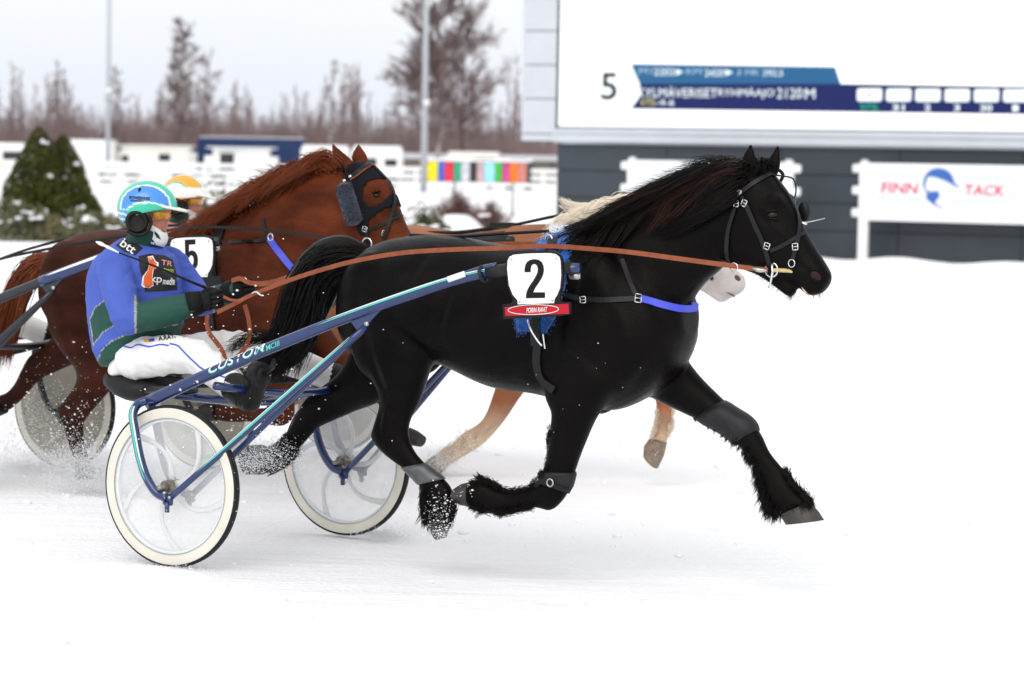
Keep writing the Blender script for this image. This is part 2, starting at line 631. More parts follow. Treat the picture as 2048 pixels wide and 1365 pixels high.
def strap(skin, px, width, thick=0.005, off=0.002, per=6, smooth=2, mb=None):
    pl = catmull([Vector((u, v, 0)) for (u, v) in px], per)
    pts, nors = [], []
    for q in pl:
        p, n = skin.hit(q.x, q.y, 0, off); pts.append(p); nors.append(n)
    for _ in range(smooth):
        pts = [pts[0]] + [(pts[i - 1] + pts[i] * 2 + pts[i + 1]) / 4 for i in range(1, len(pts) - 1)] + [pts[-1]]
        nors = [nors[0]] + [((nors[i - 1] + nors[i] * 2 + nors[i + 1]) / 4).normalized() for i in range(1, len(nors) - 1)] + [nors[-1]]
    mb = mb or MB()
    return ribbon(mb, pts, nors, width, thick)

def hoof_mb(rows):
    mb = MB()
    mb.ring_loft([section(*s, n=18) for s in rows])
    return mb

# --- black horse (number 2): sections read along the outline, then turned to metres in its own frame
A_TORSO = secpx(FA, [
    (700, 553, 702, 640, 0, .09), (716, 524, 714, 690, 0, .18), (745, 495, 742, 725, 0, .235), (790, 477, 792, 742, 0, .27),
    (850, 470, 866, 722, 0, .285), (920, 474, 925, 741, 0, .30), (1000, 489, 1000, 776, 0, .305), (1070, 490, 1080, 788, 0, .295),
    (1130, 476, 1150, 806, 0, .27), (1190, 470, 1225, 822, 0, .255), (1262, 470, 1285, 800, 0, .24), (1320, 500, 1335, 765, 0, .215),
    (1357, 550, 1364, 722, 0, .165), (1380, 595, 1382, 668, 0, .09)], fix=False)
A_NECK = secpx(FA, [
    (1130, 485, 1300, 730, 0, .20), (1205, 460, 1356, 650, 0, .172), (1275, 420, 1383, 600, 0, .14), (1345, 382, 1408, 568, 0, .118),
    (1410, 350, 1437, 543, 0, .104), (1462, 328, 1468, 510, 0, .095), (1505, 326, 1500, 480, 0, .085)], fix=False)
A_HEAD = secpx(FA, [
    (1520, 330, 1468, 395, 0, .075), (1548, 352, 1456, 440, 0, .095), (1578, 388, 1455, 487, 0, .102), (1597, 425, 1463, 522, 0, .10),
    (1611, 458, 1492, 543, 0, .088), (1626, 484, 1532, 552, 0, .073), (1643, 512, 1565, 558, 0, .063), (1657, 535, 1588, 566, 0, .062),
    (1665, 553, 1604, 582, 0, .058), (1660, 570, 1614, 592, 0, .047), (1650, 584, 1628, 593, 0, .03)])
A_JAW = secpx(FA, [
    (1520, 500, 1500, 545, 0, .06), (1548, 545, 1530, 562, 0, .045), (1575, 560, 1552, 578, 0, .04), (1592, 574, 1570, 592, 0, .038), (1596, 584, 1580, 598, 0, .03)])
A_NH = secpx(FA, [
    (862, 560, 720, 560, -.13, .12), (872, 645, 716, 645, -.15, .13), (868, 712, 722, 705, -.165, .115), (856, 757, 742, 755, -.17, .09),
    (840, 806, 760, 800, -.17, .068), (823, 838, 748, 846, -.17, .05), (818, 868, 741, 878, -.17, .047), (830, 902, 770, 912, -.17, .037),
    (856, 931, 808, 940, -.17, .032), (886, 955, 834, 966, -.17, .036), (905, 978, 843, 990, -.17, .046), (909, 1010, 845, 1018, -.17, .040), (902, 1040, 852, 1044, -.17, .044)])
A_FH = secpx(FA, [
    (850, 620, 740, 590, .13, .12), (812, 740, 706, 690, .15, .11), (768, 800, 676, 745, .16, .085), (715, 823, 636, 777, .165, .058),
    (662, 846, 610, 797, .165, .048), (634, 861, 592, 827, .165, .040), (607, 892, 574, 862, .165, .034), (584, 914, 552, 886, .165, .040), (560, 935, 528, 892, .165, .042)])
A_NF = secpx(FA, [
    (1300, 690, 1130, 680, -.14, .10), (1250, 765, 1112, 750, -.15, .10), (1198, 832, 1106, 806, -.155, .082), (1178, 873, 1101, 855, -.155, .068),
    (1162, 913, 1095, 900, -.155, .056), (1151, 945, 1089, 942, -.155, .050), (1137, 988, 1076, 966, -.155, .047), (1108, 1022, 1070, 968, -.155, .044),
    (1084, 1019, 1056, 972, -.155, .036), (1058, 1016, 1036, 978, -.155, .032), (1030, 1022, 1010, 980, -.155, .034), (1000, 1030, 984, 972, -.155, .042),
    (972, 1024, 958, 956, -.155, .042), (945, 1018, 936, 962, -.155, .042)])
A_FF = secpx(FA, [
    (1355, 680, 1230, 760, .13, .10), (1388, 737, 1297, 794, .15, .083), (1427, 779, 1350, 820, .155, .066), (1463, 812, 1412, 849, .155, .056),
    (1502, 838, 1452, 872, .155, .051), (1525, 872, 1480, 897, .155, .046), (1541, 905, 1499, 922, .155, .035), (1567, 937, 1514, 953, .155, .033),
    (1586, 966, 1524, 987, .155, .042), (1610, 992, 1540, 1015, .155, .042), (1625, 1008, 1562, 1030, .155, .046)])
A_HOOVES = [
    (A_NH, [(903, 1036, 852, 1040, -.17, .047), (900, 1055, 860, 1058, -.17, .054), (890, 1075, 872, 1079, -.17, .05)], 'hind'),
    (A_FH, [(556, 938, 522, 890, .165, .047), (530, 950, 495, 890, .165, .054), (500, 950, 482, 893, .165, .056)], 'hind'),
    (A_NF, [(945, 1014, 938, 964, -.155, .047), (928, 1012, 922, 968, -.155, .054), (914, 1005, 914, 975, -.155, .056)], 'fore'),
    (A_FF, [(1622, 1006, 1562, 1030, .155, .047), (1638, 1025, 1566, 1040, .155, .056), (1648, 1041, 1572, 1049, .155, .06)], 'fore')]

def ear_px(F, b0, b1, tip, t0, t1, thick=.016):
    return (F.P(*b0, t0), F.P(*b1, t0), F.P(*tip, t1), thick)
A_EARS = [ear_px(FA, (1474, 352), (1512, 352), (1502, 287), -.065, -.075, .024), ear_px(FA, (1524, 352), (1556, 352), (1557, 289), .06, .075, .024)]

def a_extra(mb):
    # cheek muscle, brow, shoulder, forearm and thigh masses, only just proud of the trunk
    for (u, v, t, rx, ry, rz) in ((1486, 490, .048, .092, .045, .098), (1563, 402, .058, .04, .032, .035),
                                  (1322, 655, .085, .12, .115, .17), (1225, 620, .185, .17, .075, .27), (1168, 770, .16, .10, .085, .14),
                                  (785, 590, .165, .17, .095, .20), (800, 690, .185, .13, .075, .15), (1612, 540, .03, .05, .04, .045)):
        for sg in (-1, 1):
            mb.ball(FA.P(u, v, 0) + Vector((0, t * sg, 0)), rx, ry, rz, nu=20, nv=14)

A_body = horse_body(FA, A_TORSO, A_NECK, A_HEAD, A_JAW, [A_NH, A_FH, A_NF, A_FF], A_EARS, 0.010, a_extra)
def grooves(me, F, lines, kz=1.0):
    """muscle furrows (negative) and ridges (positive) along lines on both flanks"""
    n = len(me.vertices); co = np.empty(n * 3, np.float32); me.vertices.foreach_get('co', co); co = co.reshape(-1, 3).astype(float)
    nr = np.empty(n * 3, np.float32); me.vertices.foreach_get('normal', nr); nr = nr.reshape(-1, 3)
    d = np.zeros(n); Q = co[:, [0, 2]]
    side = np.clip(np.abs(nr[:, 1]) * 1.6 - .2, 0, 1)
    for (px, t, amp, wd) in lines:
        pts = catmull([F.P(u, v, t) for (u, v) in px], 4); best = np.full(n, 9.0); fade = np.zeros(n)
        for i in range(len(pts) - 1):
            a = np.array((pts[i].x, pts[i].z * kz)); b = np.array((pts[i + 1].x, pts[i + 1].z * kz)); ab = b - a
            tt = np.clip(((Q - a) @ ab) / (ab @ ab + 1e-9), 0, 1); dd = np.linalg.norm(Q - a - tt[:, None] * ab, axis=1)
            f = math.sin(PI * min(1, max(0, (i + .5) / (len(pts) - 1)))) ** .5
            m = dd < best; best[m] = dd[m]; fade[m] = f
        ok = np.abs(co[:, 1]) > abs(t) * .35
        d += amp * np.exp(-(best / wd) ** 2) * fade * ok
    co += nr * (d * side)[:, None]
    me.vertices.foreach_set('co', co.astype(np.float32).ravel()); me.update()
A_LINES = [
    ([(1150, 530), (1130, 600), (1116, 680), (1106, 770)], -.26, -.016, .030), ([(1200, 480), (1255, 545), (1310, 620), (1350, 700)], -.2, -.013, .028),
    ([(1195, 560), (1240, 640), (1260, 720)], -.25, .010, .035), ([(1190, 835), (1240, 800), (1290, 745), (1320, 700)], -.18, -.014, .026),
    ([(1130, 690), (1180, 720), (1220, 770)], -.24, -.010, .024), ([(1452, 552), (1410, 575), (1360, 590), (1300, 600)], -.12, -.011, .026),
    ([(872, 716), (882, 660), (896, 600), (905, 560)], -.26, -.016, .032), ([(866, 712), (830, 690), (800, 660), (790, 620)], -.24, -.010, .028),
    ([(722, 590), (736, 660), (756, 730), (776, 790)], -.22, -.012, .026), ([(845, 500), (820, 560), (800, 610)], -.25, -.010, .034),
    ([(1000, 560), (960, 640), (930, 720)], -.28, -.006, .05), ([(1060, 560), (1030, 660), (1010, 750)], -.28, -.006, .05),
    ([(1456, 470), (1464, 512), (1490, 538), (1525, 545)], -.08, -.010, .014), ([(1548, 452), (1575, 474), (1602, 505)], -.07, .006, .012),
    ([(1530, 405), (1548, 398), (1568, 408)], -.08, .006, .012), ([(1520, 420), (1530, 440), (1552, 446)], -.08, -.005, .012), ([(1590, 520), (1612, 540), (1625, 568)], -.05, -.005, .012)]
A_LINES += [([(860 + 0, 770), (835, 800), (820, 835)], -.2, -.006, .014), ([(770, 820), (760, 850), (765, 880)], -.2, -.007, .012), ([(1130, 860), (1120, 910), (1112, 950)], -.18, -.005, .014)]
grooves(A_body, FA, A_LINES)
A_skin = Skin(FA, A_body)

M['black_coat'] = mat('black_coat', (0.0032, 0.0026, 0.0024), 0.32, noise=0.5, nscale=6, bump=0.28, bscale=240, stretch=(.45, 1, 1), spec=0.06, rvar=.14)
M['black_hair'] = mat('black_hair', (0.0045, 0.0036, 0.0032), 0.42, spec=0.14)
M['hoof_grey'] = mat('hoof_grey', (0.032, 0.027, 0.024), 0.55, noise=0.3, nscale=40, bump=0.2, bscale=80)

horseA = thing('horse', 'black horse wearing number 2 in full trot, nearest the camera', 'horse', FA, FA.P(1020, 640, 0).to_2d().to_3d())
oA = link('body', A_body, M['black_coat'], horseA)
for (lg, rows, _) in A_HOOVES:
    hoof_mb(secpx(FA, rows)).build('hoof', M['hoof_grey'], horseA, sharp=40)
# ------------------------------------------------------------------ hair
def hair_locks(skin, guides, per_lock, spread, rad, seed, lift=(0.004, 0.03), npts=8, free=False, F=None, wave=1.0):
    """guides: lists of (u, v, t); locks of thin hairs that converge to the tip; they lie on the body where it is behind them"""
    r = random.Random(seed); out = []
    F = F or skin.F
    for g in guides:
        base = catmull([Vector(q) for q in g], 5)
        m = len(base)
        lockoff = r.uniform(*lift)
        lw, lp_, la = r.uniform(.5, 1.1), r.uniform(0, 6.28), r.uniform(2, 9) * wave
        for _ in range(per_lock):
            du, dv, dt = r.gauss(0, spread), r.gauss(0, spread), r.gauss(0, 0.012)
            end = r.uniform(0.72, 1.0); wob = r.uniform(0, 6.28); wa = r.uniform(0, 3.0)
            pl = []
            for i in range(npts):
                f = i / (npts - 1) * end * (m - 1)
                a = int(f); b = min(a + 1, m - 1); q = base[a].lerp(base[b], f - a)
                k = 1 - 0.55 * i / (npts - 1)
                gr_ = min(1, i / 3)
                u = q.x + du * k + wa * math.sin(wob + i * 1.1) + la * .5 * gr_ * math.cos(lp_ + i * lw); v = q.y + dv * k + wa * math.cos(wob + i * 0.9) + la * gr_ * math.sin(lp_ + i * lw)
                if free:
                    p = F.P(u, v, q.z + dt * (1 + i * 0.3))
                else:
                    d = ray(u, v).normalized()
                    loc, nor, idx, dist = skin.bvh.ray_cast(CAMLOC, d)
                    pf = F.P(u, v, q.z)
                    if loc is None: p = pf + Vector((0, dt, 0))
                    else:
                        pl_, n_ = skin.hit(u, v)
                        p = pl_ + n_ * (lockoff * (0.3 + 0.9 * math.sin(PI * min(1, 0.15 + i / npts))) + abs(dt) * 0.3)
                pl.append(p)
            for _s in range(2):
                pl = [pl[0]] + [(pl[i - 1] + pl[i] * 2 + pl[i + 1]) / 4 for i in range(1, len(pl) - 1)] + [pl[-1]]
            out.append(pl)
    mb = MB(); strands(mb, out, rad)
    return mb

def along(px, f):
    f = f * (len(px) - 1); a = min(int(f), len(px) - 2); k = f - a
    return px[a][0] + (px[a + 1][0] - px[a][0]) * k, px[a][1] + (px[a + 1][1] - px[a][1]) * k

A_CREST = [(1492, 330), (1456, 326), (1410, 338), (1345, 370), (1275, 410), (1205, 452), (1150, 480)]
rr = random.Random(11)
g_main, g_brown, g_wild = [], [], []
for i in range(150):
    f = (i + rr.random()) / 150
    u, v = along(A_CREST, f)
    L = rr.uniform(0.5, 1.2) * (1.0 - 0.45 * max(0, f - 0.55))
    sw = rr.uniform(-22, 20)
    g = [(u + 4, v + 5, -.02), (u - 38 * L, v + 16 + sw * .3, -.07), (u - 95 * L, v + 52 + sw, -.12), (u - 150 * L, v + 92 + sw * 1.2, -.13), (u - 205 * L, v + 112 + sw * 1.2 + rr.uniform(-14, 18), -.14)]
    if u - 205 * L < 1120: g = g[:4]
    (g_brown if (0.05 < f < 0.42 and rr.random() < 0.28) else g_main).append(g)
for i in range(26):      # the lower fall behind the cheek
    u = rr.uniform(1430, 1490); v = rr.uniform(335, 400)
    g_main.append([(u, v, -.1), (u - 40, v + 26, -.12), (u - 90, v + rr.uniform(45, 66), -.13), (u - 150, v + rr.uniform(60, 90), -.13)])
hair_locks(A_skin, g_main, 22, 6.0, 0.0023, 21, npts=8).build('mane', M['black_hair'], horseA)
M['brown_hair'] = mat('brown_hair', (0.026, 0.008, 0.004), 0.45, spec=0.25)
tag(hair_locks(A_skin, g_brown, 16, 6.0, 0.0018, 22, lift=(0.02, 0.034)).build('mane', M['brown_hair'], horseA), 'sun-bleached brown locks of the black mane')
for i in range(150):
    f = rr.random() ** 0.8
    u, v = along(A_CREST, f); h = rr.uniform(4, 30)
    g_wild.append([(u, v + 6, 0), (u - 10, v - h * .35, 0.0), (u - 30, v - h * .6, rr.uniform(-.06, .04)), (u - rr.uniform(45, 80), v - h * rr.uniform(-.3, .9) + 4, rr.uniform(-.1, .05))])
hair_locks(A_skin, g_wild, 4, 4.0, 0.0011, 23, free=True, npts=9).build('mane', M['black_hair'], horseA)
g_top = []
for i in range(34):
    u = rr.uniform(1508, 1534)
    g_top.append([(u, 332, rr.uniform(-.03, .03)), (u + 2, 324 + rr.uniform(-6, 6), rr.uniform(-.03, .03)), (u + rr.uniform(-16, 20), 336 + rr.uniform(0, 22), rr.uniform(-.04, .04))])
hair_locks(A_skin, g_top, 18, 5.0, 0.0018, 24, npts=6).build('forelock', M['black_hair'], horseA)

# tail: lifted dock, full hair streaming back over the driver's feet
core = MB(); core.tube(catmull([FA.P(722, 520, 0), FA.P(690, 514, 0), FA.P(645, 540, 0), FA.P(615, 600, 0), FA.P(595, 670, 0), FA.P(570, 720, 0)], 5),
                       [(0.045 + 0.085 * math.sin(PI * min(1, i / 25 * 0.9 + 0.05)), 0.03 + 0.05 * math.sin(PI * min(1, i / 25 + 0.05))) for i in range(26)], n=14)
core.build('tail_dock', M['black_hair'], horseA)
g_tail = []
for i in range(150):
    w = rr.random(); a = rr.uniform(-.09, .09)
    g_tail.append([(722 + rr.uniform(-6, 8), 506 + 22 * w, a * .3), (690 - 10 * w, 493 + 40 * w + rr.uniform(-3, 3), a * .5), (645 - 14 * (1 - w), 494 + 85 * w + rr.uniform(-4, 6), a), (600 + 40 * w + rr.uniform(-8, 8), 532 + 70 * w, a),
                   (572 + 70 * w + rr.uniform(-8, 8), 600 + 40 * w, a * 1.1), (555 + 70 * w + rr.uniform(-14, 10), 665 + rr.uniform(-8, 14), a * 1.1), (535 + 60 * w + rr.uniform(-40, 16), 715 + rr.uniform(-12, 22), a * 1.2), (505 + 70 * w + rr.uniform(-40, 20), 748 + rr.uniform(-8, 30), a * 1.3)])
hair_locks(A_skin, g_tail, 19, 6.5, 0.0026, 31, free=True, npts=11).build('tail', M['black_hair'], horseA)
g_tw = []
for i in range(26):
    y = rr.uniform(672, 690)
    g_tw.append([(560, 668, -.02), (535, y - 8, -.04), (500, y - 4 + rr.uniform(-4, 4), -.06), (465 + rr.uniform(-12, 12), y + 4 + rr.uniform(-4, 10), -.08), (446 + rr.uniform(-10, 25), y + rr.uniform(10, 34), -.08)])
hair_locks(A_skin, g_tw, 5, 3.0, 0.0014, 32, free=True, npts=10).build('tail', M['black_hair'], horseA)

def feathers(skin, rows, n, seed, length=(12, 24), rad=0.0013, name='feather', mt=None, parent=None, F=None):
    """long hair of the lower legs: rows of (u, v, dirx, diry, t, side) edge samples"""
    r = random.Random(seed); polys = []
    F = F or skin.F
    for _ in range(n // 14):
        i = r.randrange(len(rows) - 1); k = r.random(); a, b = rows[i], rows[i + 1]
        u = a[0] + (b[0] - a[0]) * k; v = a[1] + (b[1] - a[1]) * k; t = a[4]
        dx = a[2] + (b[2] - a[2]) * k; dy = a[3] + (b[3] - a[3]) * k
        tt = t + r.uniform(-.04, .04); L = r.uniform(*length) * (a[5] + (b[5] - a[5]) * k) * 1.15
        ax, ay = r.gauss(0, .18), r.gauss(.12, .18)
        for _q in range(14):
            du, dv, dt, l2 = r.gauss(0, 4.5), r.gauss(0, 4.5), r.gauss(0, .012), L * r.uniform(.6, 1.05)
            polys.append([F.P(u + du * (1 - .8 * j / 5) - dx * 10 + (dx + ax * j / 5) * l2 * j / 5, v + dv * (1 - .8 * j / 5) - dy * 10 + (dy + ay * j / 5) * l2 * j / 5 + .12 * j * j, tt + dt) for j in range(6) if j != 2 and j != 4])
    mb = MB(); strands(mb, polys, rad)
    return mb.build(name, mt, parent)

MH = M['black_hair']
feathers(A_skin, [(1385, 838, -.3, .95, .155, .35), (1430, 858, -.35, .9, .155, .5), (1480, 900, -.55, .8, .155, .6), (1510, 945, -.6, .8, .155, .8), (1524, 985, -.4, .9, .155, 1.2), (1535, 1018, -.2, 1, .155, 1.2), (1560, 1032, .1, 1, .155, .8)], 2400, 41, parent=horseA, mt=MH)
feathers(A_skin, [(1575, 945, .7, .5, .155, .35), (1592, 972, .75, .55, .155, .5), (1612, 992, .8, .5, .155, .8), (1625, 1008, .75, .65, .155, .7), (1600, 1020, .5, .9, .155, .7), (1565, 1028, .2, 1, .155, .9)], 2080, 42, parent=horseA, mt=MH)
feathers(A_skin, [(1095, 850, -.8, .6, -.155, .35), (1089, 940, -.8, .5, -.155, .4), (1050, 974, -.75, -.55, -.155, .45), (1012, 978, -.6, -.75, -.155, .6), (985, 966, -.4, -.9, -.155, 1.0), (960, 955, -.5, -.85, -.155, 1.0), (938, 968, -.9, -.3, -.155, .7)], 2400, 43, parent=horseA, mt=MH)
feathers(A_skin, [(1060, 1016, -.9, .4, -.155, .3), (1028, 1022, -.85, .5, -.155, .5), (1000, 1028, -.8, .6, -.155, .7), (965, 1020, -.9, .3, -.155, .8), (940, 1012, -1, .1, -.155, .6), (930, 985, -1, 0, -.155, .6)], 2080, 44, parent=horseA, mt=MH)
feathers(A_skin, [(846, 985, -.5, .85, -.17, .7), (846, 1015, -.4, .9, -.17, 1.1), (852, 1040, 0, 1, -.17, 1.0), (875, 1045, .1, 1, -.17, .8), (900, 1040, 0, 1, -.17, .9), (908, 1010, .1, 1, -.17, .7)], 3200, 45, parent=horseA, mt=MH)
feathers(A_skin, [(590, 905, -.6, .8, .165, .5), (570, 925, -.8, .6, .165, .9), (545, 940, -.9, .4, .165, .9), (535, 915, -1, .1, .165, .9), (552, 888, -.9, -.3, .165, .7), (574, 862, -.8, -.4, .165, .4)], 2560, 46, parent=horseA, mt=MH)

polys = []
r9 = random.Random(99)
for _ in range(80):      # long hairs under the jaw and whiskers on chin and muzzle
    u, v = along([(1500, 546), (1530, 556), (1556, 576), (1580, 594), (1596, 597)], r9.random()); L = r9.uniform(5, 15)
    a = r9.uniform(1.5, 2.6); tt = r9.uniform(-.04, .03); polys.append([FA.P(u + L * math.cos(a) * f - 1.5 * f * f, v - 4 + L * math.sin(a) * f, tt) for f in (0, .35, .7, 1.0)])
for _ in range(24):
    u, v = along([(1650, 578), (1636, 590), (1622, 592)], r9.random()); L = r9.uniform(5, 12); polys.append([FA.P(u + L * .3 * f, v - 2 + L * f, r9.uniform(-.03, .02)) for f in (0, .5, 1.0)])
mb = MB(); strands(mb, polys, .0008, .0004); tag(mb.build('whiskers', M['black_hair'], horseA), kind='stuff')
# eyes, nostril, teeth
M['eye'] = mat('eye', (0.008, 0.004, 0.003), 0.12, spec=0.3)
M['nostril'] = mat('nostril', (0.06, 0.016, 0.018), 0.55)
M['dark_skin'] = mat('dark_skin', (0.004, 0.0035, 0.0035), 0.4, spec=.2)
M['lip_pink'] = mat('lip_pink', (0.45, 0.22, 0.18), 0.45, noise=0.5, nscale=60, col2=(0.65, 0.55, 0.45))
def on_skin_blob(skin, u, v, ru, rv, depth, name, mt, parent, ang=0.0, both=False, sink=0.3, px=458.0):
    p, n = skin.hit(u, v)
    z = n; x = Vector((1, 0, 0)) - z * z.x; x.normalize(); y = z.cross(x)
    R = Matrix((x, y, z)).transposed() @ Matrix.Rotation(ang, 3, 'Z')
    mb = MB(); mb.ball(p - n * depth * sink, ru, rv, depth, R)
    o = mb.build(name, mt, parent)
    if both:
        mb2 = MB(); mb2.v = [(a, -b, c) for (a, b, c) in mb.v]; mb2.f = [tuple(reversed(f)) for f in mb.f]
        mb2.build(name, mt, parent)
    return o
on_skin_blob(A_skin, 1545, 430, .021, .0155, .016, 'eye', M['eye'], horseA, 0.1, True, 0.25)
for (u, v, a) in ((1544, 422.5, 0.12), (1546, 437.5, -0.1)):
    on_skin_blob(A_skin, u, v, .027, .0045, .013, 'eyelid', M['dark_skin'], horseA, a, True, 0.1)
def nostril(skin, u, v, ru, rv, ang, parent, rim):
    on_skin_blob(skin, u, v, ru, rv, .007, 'nostril', M['nostril_dark'], parent, ang, True, .35)
    p_, n_ = skin.hit(u, v, 0, .002); x_ = Vector((1, 0, 0)) - n_ * n_.x; x_.normalize(); y_ = n_.cross(x_)
    mb_ = MB(); c_, s_ = math.cos(ang), math.sin(ang); X_, Y_ = x_ * c_ + y_ * s_, -x_ * s_ + y_ * c_
    q_ = [p_ + X_ * (ru * 1.05 * math.cos(a_)) + Y_ * (rv * 1.1 * math.sin(a_)) for a_ in [2 * PI * k_ / 18 for k_ in range(19)]]
    q_ = [skin.near(w_, .001)[0] for w_ in q_]
    mb_.tube(q_, [.0045 + .003 * math.sin(PI * k_ / 18) for k_ in range(19)], n=7); mb_.build('nostril_rim', rim, parent)
M['nostril_dark'] = mat('nostril_dark', (0.022, 0.008, 0.009), 0.5, spec=.15)
nostril(A_skin, 1631, 552, .030, .020, -.55, horseA, M['black_coat'])
lp = MB(); lp.tube(catmull([FA.P(1601, 562, -.044), FA.P(1605, 573, -.040), FA.P(1612, 583, -.032), FA.P(1619, 590, -.02)], 4), [.003, .004, .005, .005, .006, .007, .008, .008, .009, .009, .008, .007, .005], n=8)
lp.build('lips', M['lip_pink'], horseA)

# ------------------------------------------------------------------ bridle of the black horse
M['black_leather'] = mat('black_leather', (0.0065, 0.007, 0.008), 0.42, bump=0.12, bscale=120, spec=0.25)
M['steel'] = mat('steel', (0.72, 0.73, 0.74), 0.22, metal=1.0)
M['steel_dull'] = mat('steel_dull', (0.5, 0.49, 0.47), 0.4, metal=1.0, noise=0.2, nscale=60)
M['rein_leather'] = mat('rein_leather', (0.24, 0.068, 0.030), 0.55, spec=.2, noise=0.2, nscale=30, bump=0.1, bscale=150)
M['rope'] = mat('rope', (0.55, 0.45, 0.22), 0.8, noise=0.3, nscale=80, bump=0.5, bscale=200)
BL = M['black_leather']
bridleA = thing('bridle', 'black leather bridle with silver buckles on the black horse', 'bridle', FA, FA.P(1543, 540, 0))
def sk_strap(skin, name, px, w, parent, mt=BL, th=.005, off=.003):
    return strap(skin, px, w, th, off).build(name, mt, parent, smooth=False)
sk_strap(A_skin, 'cheek_strap', [(1476, 392), (1470, 420), (1459, 455), (1454, 485), (1455, 512), (1466, 535)], .017, bridleA)
sk_strap(A_skin, 'cheek_strap', [(1484, 394), (1494, 412), (1508, 445), (1524, 480), (1534, 508), (1541, 534)], .019, bridleA)
sk_strap(A_skin, 'brow_band', [(1484, 386), (1498, 374), (1516, 362), (1534, 352), (1543, 347)], .018, bridleA)
sk_strap(A_skin, 'nose_band', [(1541, 502), (1560, 494), (1580, 483), (1598, 472), (1610, 466)], .016, bridleA)
sk_strap(A_skin, 'face_strap', [(1546, 352), (1562, 372), (1580, 398), (1592, 422), (1597, 446), (1596, 470), (1592, 494), (1586, 520)], .017, bridleA)
sk_strap(A_skin, 'crown_strap', [(1479, 386), (1470, 370), (1468, 350), (1474, 334)], .018, bridleA)
def buckle(skin, u, v, w, h, ang, parent, mt=None):
    p, n = skin.hit(u, v, 0, .010)
    x = Vector((1, 0, 0)) - n * n.x; x.normalize(); y = n.cross(x)
    c, s = math.cos(ang), math.sin(ang); X = x * c + y * s; Y = -x * s + y * c
    q = [p + X * w + Y * h, p + X * w - Y * h, p - X * w - Y * h, p - X * w + Y * h, p + X * w + Y * h]
    mb = MB()
    for i in range(4): mb.tube([q[i], q[i + 1]], .0022, n=6)
    mb.tube([p + X * w, p - X * w], .0018, n=6)
    return mb.build('buckle', mt or M['steel'], parent)
for (u, v, a) in ((1475, 408, .1), (1490, 407, -.4), (1535, 492, -.35), (1591, 494, .1)):
    buckle(A_skin, u, v, .011, .013, a, bridleA)
p, n = A_skin.hit(1479, 387, 0, .008)
mb = MB(); mb.ball(p, .018, .006, .014, Matrix.Rotation(-.5, 3, 'Y')); mb.build('rosette', M['steel_dull'], bridleA)
bit_p = FA.P(1543, 540, -.068)
mb = MB(); mb.torus(bit_p, (0.1, 1, 0), .030, .0036, 28, 8); mb.build('bit_ring', M['steel'], bridleA)
mb = MB(); mb.torus(Vector((bit_p.x, .068, bit_p.z)), (0.1, 1, 0), .030, .0036, 28, 8); mb.build('bit_ring', M['steel'], bridleA)
mb = MB(); mb.tube([FA.P(1544, 528, -.074), FA.P(1545, 545, -.074), FA.P(1541, 566, -.072), FA.P(1537, 576, -.07)], [.005, .006, .005, .003], n=8); mb.build('bit_shank', M['steel'], bridleA)
mb = MB(); mb.tube(catmull([FA.P(1547, 541, -.070), FA.P(1562, 541, -.066), FA.P(1578, 542, -.058), FA.P(1592, 545, -.05)], 4), .0085, n=8); mb.build('bit_guard', M['rope'], bridleA)
mb = MB(); mb.torus(A_skin.hit(1584, 527, 0, .006)[0], (0.2, 1, 0), .016, .0025, 22, 6); mb.build('ring', M['steel'], bridleA)
mb = MB(); mb.ball(FA.P(1607, 424, .105), .030, .012, .044); mb.build('blinker', M['black_leather'], bridleA)
mb = MB(); mb.tube([FA.P(1600, 448, .02), FA.P(1625, 443, .06), FA.P(1650, 437, .09)], .0024, n=6); mb.build('blinker_rod', M['steel_dull'], bridleA)
mb = MB(); mb.box(FA.P(1606, 447, .01), .03, .02, .012); mb.build('clip', M['steel'], bridleA)
mb = MB(); mb.tube(catmull([FA.P(1544, 350, 0), FA.P(1560, 352, .02), FA.P(1586, 358, .05), FA.P(1592, 380, .08), FA.P(1588, 402, .1)], 5), .0035, n=6); mb.build('check_cord', BL, bridleA)
mb = MB(); mb.tube(catmull([FA.P(1536, 344, .05), FA.P(1555, 340, .08), FA.P(1566, 350, .1), FA.P(1560, 365, .1)], 5), .0075, n=8); mb.build('brow_band', BL, bridleA)

